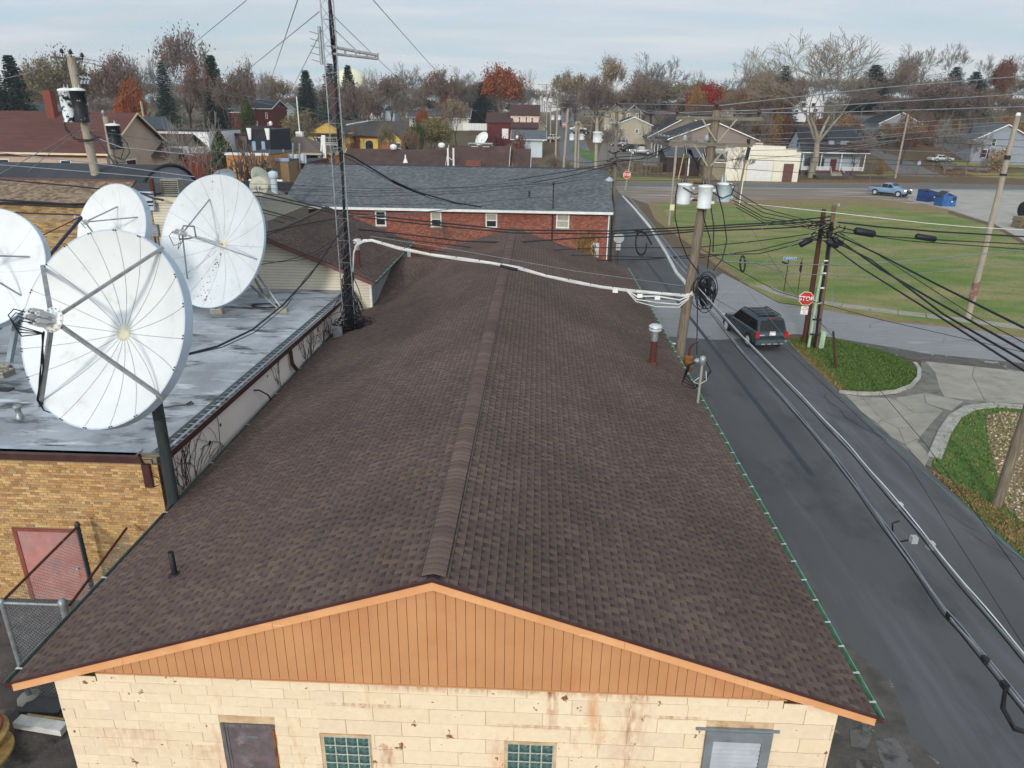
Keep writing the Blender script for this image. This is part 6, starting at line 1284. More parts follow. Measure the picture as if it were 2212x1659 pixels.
# ------------------------------------------------------------------ VEHICLES
def loft(mb, secs, close=True, smooth=True):
 n = len(secs[0]); vs = [v for s_ in secs for v in s_]
 mb.add(vs, [(i*n+k, (i+1)*n+k, (i+1)*n+(k+1) % n, i*n+(k+1) % n) for i in range(len(secs)-1) for k in range(n)], smooth=smooth)
 mb.add(secs[0], [tuple(range(n))]); mb.add(secs[-1], [tuple(reversed(range(n)))])
def sec(x, hw, z0, z1, rb=.12, rt=.12, tum=.0):
 """ring of a cross-section, +x forward, width along y"""
 P = []
 for (y, z) in ((-hw+rb*.4, z0), (-hw, z0+rb), (-hw*1.0, (z0+z1)/2), (-hw+tum*.6, z1-rt), (-hw+tum+rt*.6, z1), (hw-tum-rt*.6, z1), (hw-tum*.6, z1-rt), (hw, (z0+z1)/2), (hw, z0+rb), (hw-rb*.4, z0)): P.append(Vector((x, y, z)))
 return P
def wheel(t, x, y, r, w_, rim):
 R = Matrix.Rotation(PI/2, 3, 'X'); o = Vector((x, y, r)); s_ = 1 if y > 0 else -1
 b = MB(); b.lathe([(r*.55, -w_/2), (r*.93, -w_/2), (r, -w_*.35), (r, w_*.35), (r*.93, w_/2), (r*.55, w_/2)], o, 24, R); wh = b.build('wheel', mat('tyre', S('1b1b1c'), S('242425'), rough=.85), t)
 b = MB(); b.lathe([(.02, -w_/2-.005), (r*.14, -w_/2-.005), (r*.16, -w_*.4), (.02, -w_*.4)] if s_ < 0 or True else [], o+Vector((0, 0, 0)), 14, R)
 for k in range(5):
  a = k*2*PI/5; d = Vector((math.cos(a), 0, math.sin(a)))
  for sd in (-1, 1): b.beam(o+Vector((0, sd*(w_/2+.004), 0))+d*.03, o+Vector((0, sd*(w_/2+.004), 0))+d*r*.58, .055, .02, (0, 1, 0))
 b.lathe([(r*.56, -w_/2-.01), (r*.66, -w_/2-.01), (r*.66, w_/2+.01), (r*.56, w_/2+.01)], o, 24, R); b.build('rim', rim, wh)
 b = MB(); b.lathe([(.0, -w_/2+.02), (r*.57, -w_/2+.02), (r*.57, w_/2-.02), (.0, w_/2-.02)], o, 20, R); b.build('hub_disc', mat('dark_hub', S('2a2c2e'), rough=.6), wh)
def car(name, label, loc, rz, kind, paint, group=None, cat='car', scale=1):
 t = thing(name, label, cat, loc, rz, group); t.scale = (scale,)*3
 glassm = mat('car_glass', S('0c0f13'), S('11151a'), rough=.12, spec=.35); dk = mat('car_trim', S('1c1e20'), S('232527'), rough=.6); rim = mAlu
 if kind == 'suv': L0, L1, hw, belt, roofz, wr = -2.2, 2.22, .90, 1.06, 1.72, .36
 elif kind == 'truck': L0, L1, hw, belt, roofz, wr = -2.65, 2.68, 1.0, 1.12, 1.78, .39
 else: L0, L1, hw, belt, roofz, wr = -2.55, 2.6, .92, .92, 1.42, .33
 b = MB()
 if kind == 'suv': st = [(L0, .82, .55, .80, .06, .06), (L0+.04, .88, .42, 1.04, .1, .06), (L0+.5, .90, .30, belt, .08, .08), (0, .90, .28, belt, .08, .08), (1.05, .90, .30, 1.03, .08, .1), (1.75, .88, .34, .98, .08, .12), (2.1, .84, .40, .90, .1, .12), (L1, .76, .45, .72, .08, .08)]
 elif kind == 'truck': st = [(L0, .95, .55, 1.05, .06, .05), (L0+.05, .99, .48, 1.14, .1, .05), (-1.0, 1.0, .38, 1.14, .08, .06), (0, 1.0, .34, belt, .08, .08), (1.2, 1.0, .36, 1.12, .08, .1), (2.1, .98, .38, 1.06, .08, .14), (2.5, .94, .42, .96, .1, .12), (L1, .86, .48, .78, .08, .08)]
 else: st = [(L0, .78, .50, .80, .06, .06), (L0+.1, .88, .38, .92, .1, .08), (-1.6, .92, .28, .96, .08, .1), (0, .92, .26, belt, .08, .08), (1.1, .92, .28, .92, .08, .1), (2.1, .88, .32, .84, .08, .12), (L1-.05, .80, .36, .74, .1, .1), (L1, .72, .42, .64, .06, .06)]
 loft(b, [sec(x, w_, z0, z1, rb, rt_, .03) for x, w_, z0, z1, rb, rt_ in st])
 body = b.build('body', paint, t)
 # greenhouse
 if kind == 'suv': g = [(-2.16, 1.04, .80, 1.05), (-1.92, 1.05, .82, 1.66), (-1.5, 1.05, .83, 1.70), (-.2, 1.05, .83, roofz), (.35, 1.05, .83, 1.66), (1.05, 1.03, .80, 1.06)]
 elif kind == 'truck': g = [(-.98, 1.1, .90, 1.16), (-.80, 1.12, .90, 1.70), (-.2, 1.12, .90, roofz), (.35, 1.12, .90, 1.74), (1.25, 1.1, .86, 1.14)]
 else: g = [(-1.65, .92, .80, .96), (-1.0, .92, .80, 1.33), (-.4, .92, .80, roofz), (.2, .92, .80, 1.38), (1.1, .9, .78, .93)]
 b = MB(); secs = []
 for (x, z0, w_, z1) in g:
  tw_ = .16 if z1 > z0+.2 else .02; secs.append([Vector((x, -w_, z0-.04)), Vector((x, -w_+tw_*.9, z1-.05)), Vector((x, -w_+tw_+.05, z1)), Vector((x, w_-tw_-.05, z1)), Vector((x, w_-tw_*.9, z1-.05)), Vector((x, w_, z0-.04))])
 loft(b, secs, smooth=True); b.build('cabin', paint, t)
 # glass panels laid just proud of the cabin
 def gp(pts, name='window'):
  b = MB(); b.add([Vector(p) for p in pts], [tuple(range(len(pts)))]); b.build(name, glassm, t)
 for s_ in (-1, 1):
  def side(x0, x1, f0=.0, f1=.0, zt=None, zb=None):
   zt = zt or roofz-.16; zb = zb or belt+.02; wl, wu = g[1][2], g[1][2]-.135
   k = (zt-zb)/(roofz-belt)
   P = [(x0, s_*(wl+.012), zb), (x1, s_*(wl+.012), zb), (x1-f1, s_*(wl-.145*k+.016), zt), (x0+f0, s_*(wl-.145*k+.016), zt)]; gp(P if s_ < 0 else P[::-1], 'side_window')
  if kind == 'suv': side(-1.95, -1.1, .16, .05); side(-1.02, -.18, 0, .0); side(-.10, .85, 0, .55)
  elif kind == 'truck': side(-.80, .02, .08, 0); side(.1, 1.0, 0, .55)
  else: side(-1.25, -.3, .35, 0); side(-.22, .85, 0, .55)
  b = MB(); b.box((.75 if kind != 'truck' else .9, s_*(hw+.10), belt+.07), (.14, .18, .13)); b.build('mirror', paint, t)
  for x in (1.45 if kind != 'truck' else 1.72, -1.38 if kind != 'truck' else -1.6):
   wheel(t, x, s_*(hw-.10), wr, .22, rim)
   b = MB(); P = []
   for k in range(13): a = PI*k/12; P.append((x+(wr+.09)*math.cos(a), s_*(hw+.012), wr+(wr+.09)*math.sin(a)))
   P2_ = [(p[0]*1.0+(x-p[0])*.14, p[1], p[2]+(wr-p[2])*.14) for p in P]; b.add(P+P2_, [(k, k+1, 13+k+1, 13+k) for k in range(12)]); b.prism([Vector(p)*1 for p in P2_], (0, -s_*.02, 0)); b.build('wheel_arch', dk, t)
  b = MB(); b.box((L1-.13, s_*(hw-.23), .78 if kind != 'truck' else .92), (.16, .30, .15)); b.build('headlight', mat('lamp_glass', S('d9dfe2'), S('c3cacf'), rough=.1, spec=.8) if kind != 'truck' else mat('lamp_lit', S('f5f5ee'), rough=.2, emit=(S('fff6e0'), 1.5)), t)
  b = MB()
  if kind == 'suv': b.box((L0+.02, s_*(hw-.12), .88), (.10, .17, .30))
  else: b.box((L0+.02, s_*(hw-.12), .85), (.08, .14, .26))
  b.build('taillight', mat('tail_red', S('b3161a'), S('8f1216'), rough=.2, spec=.7, emit=(S('c01010'), .25)), t)
 b = MB(); b.box((0, -hw-.005, .42), (2.2, .03, .16)); b.box((0, hw+.005, .42), (2.2, .03, .16)); b.box((0, 0, .34), (4.0, hw*1.7, .2)); b.build('sill', dk, t)
 if kind == 'suv':
  P = [(-2.175, -.70, 1.12), (-2.175, .70, 1.12), (-1.975, .62, 1.58), (-1.975, -.62, 1.58)]; gp([(-2.19, .70, 1.10), (-2.19, -.70, 1.10), (-1.97, -.60, 1.58), (-1.97, .60, 1.58)], 'rear_window'); gp([(1.03, -.72, 1.07), (1.03, .72, 1.07), (.40, .60, 1.655), (.40, -.60, 1.655)], 'windscreen')
  b = MB(); b.box((L0-.05, 0, .50), (.16, 1.72, .24)); b.build('bumper', mat('bumper_green_grey', S('4a5659'), S('414d50'), rough=.5), t)
  b = MB()
  for k in range(4): b.box((L0-.14, -.5+k*.33, .42), (.02, .2, .035))
  b.box((L0-.13, -.72, .56), (.02, .10, .05)); b.build('reflector', mAlu, t)
  b = MB(); b.box((L0-.03, .0, .93), (.02, .32, .16)); pl = b.build('number_plate', mSignW, t)
  b = MB(); b.box((L0-.02, .0, 1.045), (.02, .3, .05)); b.box((L0-.02, .55, .86), (.02, .26, .05)); b.build('badge', mAlu, t)
  b = MB(); b.box((-1.93, 0, 1.66), (.06, .36, .05)); b.build('brake_lamp', mat('brake_dark_red', S('8d2226')), t)
  b = MB()
  for s_ in (-1, 1): b.tube([(-1.7, s_*.60, 1.72), (-1.5, s_*.60, 1.78), (.0, s_*.60, 1.80), (.2, s_*.60, 1.72)], .025, 6)
  for x in (-1.5, -1.1, -.65, -.2): b.box((x, 0, 1.775), (.05, 1.2, .025))
  b.build('roof_rack', dk, t)
  b = MB(); b.box((-.85, 0, 1.745), (1.5, .9, .004)); b.build('sunroof_panel', glassm, t)
 elif kind == 'truck':
  gp([(1.20, -.78, 1.15), (1.20, .78, 1.15), (.42, .66, 1.73), (.42, -.66, 1.73)], 'windscreen'); gp([(-.96, .74, 1.20), (-.96, -.74, 1.20), (-.83, -.66, 1.66), (-.83, .66, 1.66)], 'rear_window')
  b = MB(); b.box((-1.82, 0, 1.13), (1.5, 1.70, .05)); b.build('bed_cover', dk, t)
  b = MB(); b.box((L1+.0, 0, .80), (.05, 1.2, .30)); b.build('grille', dk, t); b = MB(); b.box((L1+.03, 0, .82), (.02, .25, .07)); b.build('badge', mAlu, t)
  b = MB(); b.box((L1-.02, 0, .52), (.16, 1.7, .22)); b.build('bumper', dk, t); b = MB(); b.box((L1+.04, .62, .60), (.05, .18, .08)); b.box((L1+.04, -.62, .60), (.05, .18, .08)); b.build('fog_lamp', mAlu, t)
 else:
  gp([(1.12, -.70, .94), (1.12, .70, .94), (.25, .60, 1.375), (.25, -.60, 1.375)], 'windscreen'); gp([(-1.66, .70, .97), (-1.66, -.70, .97), (-1.02, -.58, 1.32), (-1.02, .58, 1.32)], 'rear_window')
  b = MB(); b.box((L1+.0, 0, .60), (.05, 1.0, .18)); b.build('grille', dk, t)
 return t
pG = mat('green_grey_paint', S('2c3b42'), S('25333a'), rough=.25, spec=.6); pBl = mat('blue_grey_paint', S('7b92ab'), S('6c849e'), rough=.25, spec=.6); pW = mat('white_car_paint', S('d9d9d2'), S('cfcfc8'), rough=.3, spec=.6); pD = mat('dark_car_paint', S('22272d'), S('1b2025'), rough=.25, spec=.6); pS = mat('silver_car_paint', S('9fa6aa'), S('8f969a'), rough=.3, spec=.6)
car('parked_suv', 'dark green-grey SUV with roof rack waiting at the side-street junction', (11.95, 37.9, .02), RAD(90+9), 'suv', pG, cat='SUV')
tp = gz(1925, 424); car('pickup_truck', 'blue-grey pickup truck with headlights on in the gravel lot', (tp.x, tp.y+.8, .02), RAD(-52), 'truck', pBl, cat='pickup truck', scale=1.1)
sp = gt(2030, 350); car('white_sedan', 'white sedan parked on the leafy slope beside two bare trees', (sp.x, sp.y, sp.z+.05), RAD(8), 'sedan', pW)
for (px, py, kd, pt, rz, lb, nm) in ((1384, 334, 'truck', pS, 170, 'white pickup parked in the lot by the bare tree behind the pallets', 'parked_car'), (1362, 328, 'sedan', pD, 20, 'dark car parked beside the white pickup in the far lot', 'parked_car'), (1335, 316, 'suv', pS, 160, 'silver SUV farther back in the far lot', 'parked_car'), (1304, 297, 'suv', pD, 60, 'dark van parked by the beige house', 'parked_car'), (1197, 305, 'suv', pW, 60, 'white SUV parked left of the distant street', 'parked_car'), (1248, 283, 'sedan', pW, 5, 'white car parked far up the street on the right', 'parked_car'), (1254, 290, 'sedan', pD, 5, 'dark car parked beside the far white car', 'parked_car')):
 sp = gt(px, py); car(nm, lb, (sp.x, sp.y, sp.z+.05), RAD(rz), kd, pt)
sp = gy(858, 534, 45.5); car('parked_car', 'dark car roof seen between the small dark roof and the brick wall', (gy(862, 540, 45.5).x, 45.5, 0), RAD(80), 'suv', pS)
sp = gy(205, 560, 29.5); car('parked_car', 'silver van glimpsed between the dishes in front of the tan brick wall', (sp.x, 32.4, 2.6), RAD(0), 'suv', pS)
# dumpsters
def dumpster(label, p, rz, col, lid_up):
 t = thing('dumpster', label, 'dumpster', p, rz, 'blue dumpsters at the edge of the gravel lot'); m = mat(col[0], S(col[1]), S(col[2]), rough=.6, scale=2, stain=(S('2a3038'), 2, .62, .74))
 W_, D_, H_ = 2.0, 1.7, 1.5; b = MB()
 def wall(P): b.prism(P, (0, 0, 0.0001))
 b.box((0, -D_/2, H_*.45), (W_, .05, H_*.9)); b.box((0, D_/2, H_*.55), (W_, .05, H_*1.1)); b.prism([(-W_/2, -D_/2, 0), (-W_/2, D_/2, 0), (-W_/2, D_/2, H_*1.1), (-W_/2, -D_/2, H_*.9)], (.05, 0, 0)); b.prism([(W_/2-.05, -D_/2, 0), (W_/2-.05, D_/2, 0), (W_/2-.05, D_/2, H_*1.1), (W_/2-.05, -D_/2, H_*.9)], (.05, 0, 0)); b.box((0, 0, .05), (W_, D_, .1)); b.build('bin', m, t)
 b = MB()
 for x in (-.95, -.35, .35, .95): b.box((x, -D_/2-.04, H_*.45), (.07, .05, H_*.86))
 for s_ in (-1, 1): b.box((s_*(W_/2+.06), 0, .75), (.1, 1.0, .16))
 b.build('rib', m, t)
 b = MB()
 if lid_up: b.box((-.75, .2, H_*1.12), (1.4, 1.5, .05), Matrix.Rotation(RAD(-24), 3, 'Y'))
 else: b.box((-.5, 0, H_*1.04), (1.0, D_, .05), Matrix.Rotation(RAD(6), 3, 'X'))
 b.build('lid', mBlackM, t)
 b = MB(); b.box((.3, -D_/2-.07, .62), (.5, .03, .2)); b.build('pocket', m, t)
 b = MB(); b.box((.35, -D_/2-.09, .66), (.22, .01, .16)); b.build('label_plate', mat('pale_yellow', S('d8d7a0')), t)
 b = MB(); b.box((.62, -D_/2-.06, 1.05), (.45, .02, .42)); b.build('window_flap', mBlackM, t)
 b = MB()
 for k in range(6): b.box((random.uniform(-.7, .7), random.uniform(-.5, .5), H_*.75+random.uniform(-.1, .2)), (.4, .35, .3), Matrix.Rotation(random.uniform(0, 3), 3, 'Z'))
 b.build('rubbish', mat('rubbish', S('6b6a68'), S('9b4038'), rough=.8, scale=3), t, kind='stuff')
d1 = gz(2046, 446); dumpster('lighter blue dumpster in front with its lid thrown open to the left', (d1.x, d1.y+.8, 0), RAD(8), ('dumpster_blue', '34649c', '2c588c'), True)
d2 = gz(2018, 438); dumpster('darker blue dumpster behind, under the tilted black lid', (d2.x-.2, d2.y+2.0, 0), RAD(28), ('dumpster_navy', '233f74', '1d3767'), False)
# pallets
palm = mat('pallet_wood', S('8a7a64'), S('6f604d'), rough=.9, scale=6, stretch=(1, 6, 1))
def pallets(p, n, rz, label, grp='stacks of old pallets in the far yard'):
 t = thing('pallet_stack', label, 'pallet stack', p, rz, grp)
 if not hasattr(pallets, 'me'):
  b = MB()
  for k in range(5): b.box((0, -.5+k*.25, .13), (1.2, .1, .02))
  for k in (-.55, 0, .55): b.box((k, 0, .065), (.09, 1.05, .09))
  for k in (-1, 0, 1): b.box((0, k*.48, .01), (1.2, .1, .02))
  pallets.me = b.mesh('pallet', palm)
 for k in range(n): o = bpy.data.objects.new('pallet', pallets.me); C.objects.link(o); o.parent = t; o.location = (random.uniform(-.06, .06), random.uniform(-.06, .06), k*.15); o.rotation_euler.z = random.uniform(-.06, .06); o.scale = (1.5, 1.3, 1.4)
for (px, py, n, lb) in ((1376, 372, 14, 'tallest leftmost pallet stack in the far yard'), (1396, 372, 9, 'pallet stack beside the tallest one'), (1392, 378, 5, 'low dark pallet stack in front'), (1412, 374, 9, 'pallet stack right of the centre of the yard'), (1428, 372, 12, 'pallet stack near the tilted yellow post'), (1446, 376, 9, 'pallet stack behind the tilted yellow post'), (1346, 372, 3, 'flat broken pallets left of the stacks'), (1440, 380, 4, 'low pallet heap nearest the road')):
 sp = gt(px, py); pallets(sp, n, random.uniform(-.4, .4), lb)
sp = gz(2212, 492); pallets((sp.x-.2, sp.y, 0), 8, .2, 'dark pallet stack at the right edge on the pale gravel')
t = thing('tyre_stack', 'big dark tractor tyre standing at the right edge above the pallets', 'tyre', gz(2208, 470)); b = MB(); b.lathe([(.5, -.25), (.9, -.28), (.98, -.15), (.98, .15), (.9, .28), (.5, .25)], (0, 0, .98), 22, Matrix.Rotation(PI/2, 3, 'Y')); b.build('tyre', mat('tyre', S('1b1b1c'), S('242425'), rough=.85), t)
# ------------------------------------------------------------------ RED BRICK BUILDING WITH GREY ROOF
RX0, RX1, RY, REZ = -18.4, 5.15, 53.0, 4.75
rb_ = thing('red_brick_building', 'long red brick building with grey shingled roof and white gutter', 'building', (-6.6, RY, 0))
b = MB(); b.b2((RX0, RY+.012, 0), (RX1, RY+.3, REZ)); b.b2((RX0, RY+.3, 0), (RX0+.3, RY+8, REZ)); b.b2((RX1-.3, RY+.3, 0), (RX1, RY+8, REZ)); b.build('wall', mMortarR, rb_, world=True)
wins = [(gy(810, 455, RY), gy(835, 488, RY)), (gy(930, 457, RY), gy(954, 490, RY)), (gy(1049, 460, RY), gy(1074, 492, RY)), (gy(1202, 461, RY), gy(1229, 493, RY))]
hl = [(a.x-RX0, c.x-RX0, c.z, a.z) for a, c in wins]
RED = [q2(S(h)) for h in ('93594a', '8a5042', '996252', '8e5446', '82493c', '9f6d5c', '7b473c')]
lay(rb_, 'brick', 'brick_field', mBrick, (RX0, RY+.012, 0), (1, 0, 0), (0, 0, 1), (0, -1, 0), bricks(RX1-RX0, REZ-.1, pal=RED, holes=hl, bond=6, g=.012, h=(.003, .007)), 300)
for i, (a, c) in enumerate(wins): window(rb_, Vector((a.x-rb_.location.x, 0.0, c.z)), (1, 0, 0), c.x-a.x, a.z-c.z, fw_=.09, sill=mCurb, blind=(0, .5, .5, .95)[i])
a = gy(1268, 524, RY); c = gy(1290, 600, RY); b = MB(); b.b2((a.x, RY-.04, 0), (c.x, RY-.01, a.z)); b.build('door', mWhite, rb_, world=True)
a = gy(887, 531, RY); b = MB(); b.b2((a.x-1.4, RY-.06, a.z-1.2), (a.x, RY-.02, a.z)); b.build('low_window', mWhite, rb_, world=True)
gr = gy(740, 371, 60); RRZ = 7.3; RYm = RY+6.3
for s_, ye in ((-1, RY-.45), (1, RY+13)):
 b = MB(); b.prism([(RX0-.4, RYm, RRZ-.05), (RX0-.4, ye, REZ+.05-.05), (RX0-.4, ye, REZ+.05), (RX0-.4, RYm, RRZ)], (RX1-RX0+.75, 0, 0)); b.build('roof_deck', mat('grey_underlay', S('4a4e52'), rough=.95), rb_, world=True)
Lv = math.hypot(RYm-RY+.45, RRZ-REZ-.05)
lay(rb_, 'shingle', 'shingle_field', mShinG, (RX0-.4, RYm, RRZ+.005), (1, 0, 0), (0, -(RYm-RY+.45), -(RRZ-REZ-.05)), Vector((0, -(RRZ-REZ), RYm-RY+.45)), shingles(RX1-RX0+.75, Lv, pal='grey', wscale=2.2), 300)
b = MB(); n = 150
for i in range(n): x = RX0-.4+i*(RX1-RX0+.75)/n; b.prism([(x+.02, RYm-.15, RRZ-.02), (x+.02, RYm, RRZ+.07), (x+.02, RYm+.15, RRZ-.02)], ((RX1-RX0+.75)/n-.035, 0, 0))
b.build('ridge_caps', mat('dark_ridge', S('33373b'), S('3d4146')), rb_, kind='stuff', world=True)
b = MB(); b.b2((RX0-.6, RY-.60, REZ-.12), (RX1+.3, RY-.42, REZ+.05)); b.build('gutter', mWhite, rb_, world=True)
b = MB(); b.beam((RX1+.06, RY-.1, REZ-.1), (RX1+.06, RY-.1, .1), .08); b.build('downspout', mWhite, rb_, world=True)
b = MB(); b.beam((RX0+.06, RY-.1, REZ-.1), (RX0+.06, RY-.1, .1), .08); b.beam((RX0-.4, RY-.5, REZ-.1), (RX0+.06, RY-.1, REZ-.6), .08); b.build('downspout', mWhite, rb_, world=True)
q = gy(1196, 400, RY-.15); b = MB(); b.tube([(q.x, RY-.15, 2.3), (q.x, RY-.15, q.z)], .045, 8); b.lathe([(.07, 0), (.1, .12), (.05, .2)], q, 10); single(b, 'service_mast', mBlackM, 'dark service mast rising past the grey roof edge of the brick building', 'service mast')
q = gy(1142, 436, RYm-3.9); q.z = RRZ-2.55*(RYm-q.y)/(RYm-RY+.45); b = MB(); b.lathe([(.17, 0), (.08, .12), (.06, .14), (.06, .5)], gy(1143, 428, RY+1.5), 12); single(b, 'roof_vent', mBlack, 'small black vent pipe on the grey shingled roof', 'roof vent')
# grey-sided building left of it and the dark flat roofs
t = thing('grey_sided_building', 'grey-sided building with small dark window wedged left of the red brick building', 'building', (-21, 44, 0))
b = MB(); xa = gy(573, 430, 43).x; b.b2((xa, 43, 0), (RX0-.5, 51, 5.1)); b.prism([(xa-.2, 43.0, 5.1), (RX0-.5, 43.0, 5.1), (RX0-.5, 51, 6.6), (xa-.2, 51, 6.6)][:2]+[(RX0-.5, 43.0, 6.4)], (0, 8, 0)); b.build('wall', mSideSh, t, world=True)
z = 2.5
while z < 5.1: b = MB(); b.prism([(xa, 42.99, z+.135), (xa, 42.965, z), (xa, 43, z)], (RX0-.5-xa, 0, 0)); b.build('siding_board', mSideGrey, t, world=True); z += .15
b = MB(); b.prism([(xa-.3, 42.8, 5.05), (RX0-.3, 42.8, 6.45), (RX0-.3, 42.8, 6.57), (xa-.3, 42.8, 5.17)], (0, .25, 0)); b.build('rake', mWhite, t, world=True)
q = gy(611, 499, 42.95); b = MB(); b.box(q, (.55, .05, .5)); b.build('window', mGlass, t, world=True)
# ------------------------------------------------------------------ GENERIC HOUSES
mRoofB = mat('old_brown_roof', S('4f3c38'), S('45342f'), rough=.95, scale=1.2, bump=.2, bscale=12, stain=(S('5d4a45'), .5, .55, .75))
mRoofD = mat('dark_roof', S('2b2e33'), S('363a3f'), rough=.95, scale=1.5, bump=.2, bscale=12)
mRoofG = mat('mid_grey_roof', S('5c6266'), S('50565a'), rough=.95, scale=1.5, bump=.2, bscale=12)
mTrim = mWhite
def house(name, label, x0, y0, w_, d, ez, rz2, mw, mr, ax='x', wins=(), base=None, rot=0, over=.35, chim=None, mtrim=None, doors=(), cat='house', group=None, lap=0, mwf=None, roofpart='roof', swins=(), siding_=0):
 """x0,y0: front-left corner; front faces -Y.  ax: ridge direction. wins: (x, z, w, h) on the front"""
 zb = base if base is not None else min(hgt(x0, y0), hgt(x0+w_, y0)); t = thing(name, label, cat, (x0, y0, zb), rot, group); mtrim = mtrim or mTrim
 b = MB(); b.b2((0, 0, -1.5), (w_, d, ez))
 if ax == 'x': b.prism([(0, 0, ez), (0, d, ez), (0, d/2, rz2-.05)], (w_, 0, 0))
 else: b.prism([(0, 0, ez), (w_, 0, ez), (w_/2, 0, rz2-.05)], (0, d, 0))
 b.build('wall', mw, t)
 if siding_:
  z = .2
  while z < (ez if ax == 'x' else rz2-.2):
   h_ = 1 if z < ez else (rz2-z)/(rz2-ez); b = MB(); xa, xb = w_/2*(1-h_), w_/2*(1+h_); b.prism([(xa, 0, z+siding_*.95), (xa, -.03, z), (xa, 0, z)], (xb-xa, 0, 0)); b.build('siding_board', mw, t); z += siding_
 if ax == 'x':
  for s_, ye in ((-1, -over), (1, d+over)):
   zz = ez-over*(rz2-ez)/(d/2); b = MB(); b.prism([(-over, d/2, rz2), (-over, ye, zz), (-over, ye, zz-.14), (-over, d/2, rz2-.14)], (w_+2*over, 0, 0)); b.build(roofpart, mr, t)
  zz = ez-over*(rz2-ez)/(d/2); b = MB(); b.b2((-over, -over-.05, zz-.20), (w_+over, -over+.0, zz-.02)); b.build('gutter', mtrim, t)
  for xx in (-over-.05, w_+over): b = MB(); b.prism([(xx, -over, zz-.18), (xx, d/2, rz2-.18), (xx, d+over, zz-.18), (xx, d+over, zz+.0), (xx, d/2, rz2+.01), (xx, -over, zz+.0)], (.05, 0, 0)); b.build('rake_board', mtrim, t)
 else:
  for s_ in (-1, 1):
   xe = w_/2+s_*(w_/2+over); zz = ez-over*(rz2-ez)/(w_/2); b = MB(); b.prism([(w_/2, -over, rz2), (xe, -over, zz), (xe, -over, zz-.14), (w_/2, -over, rz2-.14)], (0, d+2*over, 0)); b.build(roofpart, mr, t)
   b = MB(); b.prism([(w_/2, -over-.05, rz2+.01), (xe, -over-.05, zz+.01), (xe, -over-.05, zz-.2), (w_/2, -over-.05, rz2-.2)], (0, .05, 0)); b.build('rake_board', mtrim, t)
 for (x, z, ww, hh) in wins: window(t, (x, -.005, z), (1, 0, 0), ww, hh, fw_=.10, mf=mwf, depth=.05)
 for (y, z, ww, hh) in swins: window(t, (-.005, y, z), (0, -1, 0), ww, hh, fw_=.10, mf=mwf, depth=.05)
 for (x, ww, hh, m_) in doors: b = MB(); b.b2((x, -.05, 0), (x+ww, -.005, hh)); b.build('door', m_, t)
 if chim: b = MB(); b.b2((chim[0]-.4, chim[1]-.4, ez), (chim[0]+.4, chim[1]+.4, chim[2])); b.build('chimney', chim[3], t);
 return t
mRedBr = mat('red_brick_far', S('7d4639'), S('6f3d31'), rough=.9, scale=6); mCreamSt = mat('cream_stucco', S('d3cab0'), S('c9bfa4'), rough=.8, scale=.8, stain=(S('b3a98c'), 2, .6, .75)); mPinkSt = mat('pink_beige_stucco', S('bca894'), S('b19d8a'), rough=.8, scale=.8)
# left: pink-beige house with big brown roof
H1 = house('brown_roofed_house', 'large pink-beige building with long reddish-brown roof and pale gable at far left', -64, 70, 22.5, 12, 7.45, 10.8, mPinkSt, mat('red_brown_shingle', S('5b3a34'), S('50332e'), rough=.95, scale=.9, stretch=(.3, 1, 1), bump=.3, bscale=8, stain=(S('6a453d'), 1.5, .55, .7, (.2, 1, 2))), wins=[(14.0-2.2, 5.0, 1.1, 1.5), (21.0-3.1-.0, 5.0, 1.1, 1.5)], base=0, over=.5, mtrim=mat('cream_trim', S('d6caa8'), S('cbbf9c')), chim=(14.7, 5.2, 12.75, mRedBr))
b = MB(); b.b2((0, -.06, 6.72), (22.5, -.01, 6.95)); b.build('red_band', mat('red_band', S('8a3f3a'), S('7a3833')), H1)
window(H1, (22.505, 3.2, 5.1), (0, 1, 0), 2.0, 1.3, fw_=.12); b = MB(); b.b2((22.5, .6, 3.5), (22.56, 1.7, 6.4)); b.build('side_door', mat('dark_red_door', S('5d2b2a')), H1)
hb_ = house('white_gabled_house', 'pale blue house with gable behind the brown-roofed building', -51.5, 88, 5, 9, 7.6, 10.2, mSideBlue, mRoofG, ax='y', wins=[(3.2, 5.6, .7, 1.0)], base=0)
e2 = house('low_brown_roof_wing', 'low wing with brown hipped roof beside the pale gable', -45.4, 79, 6.0, 8, 6.8, 8.6, mPinkSt, mRoofB, base=0, over=.6, mtrim=mat('brown_grey_trim', S('6d5f5a'), S('5f524e')))
b = MB(); b.box((4.6, -.2, 5.0), (.5, .3, .45)); b.build('lit_lamp', mat('lamp_glow', S('fff4dc'), emit=(S('fff0d0'), 2.0)), e2)
# quonset
Q = thing('quonset_hut', 'long low quonset hut with dark barrel roof and weathered board end', 'building', (-25.2, 49, 0))
b = MB(); ya, yb, zb, zt = 45.2, 53.6, 5.4, 7.75; yc = (ya+yb)/2; P = []
for k in range(17): a = PI-PI*k/16; P.append((yc+(yb-ya)/2*math.cos(a), zb+(zt-zb)*math.sin(a)))
vs = [(-60, y, z) for y, z in P]+[(-25.2, y, z) for y, z in P]; b.add(vs, [(k, k+1, 17+k+1, 17+k) for k in range(16)], smooth=True); b.build('barrel_roof', mat('tar_roof', S('3b3e42'), S('33363a'), rough=.8, scale=.25, stretch=(2.2, .1, .1), mixp=(.45, .55)), Q, world=True)
b = MB(); P3 = [(y, z) for y, z in P]; b.prism([(-60, ya, 0), (-60, yb, 0), (-60, yb, zb), (-60, ya, zb)], (34.7, 0, 0)); b.build('wall', mSideGrey, Q, world=True)
mBoard = mat('silvered_boards', S('9c9ca4'), S('7e7e86'), rough=.9, scale=2, stretch=(6, 6, .5))
k = 0; y = ya+.05
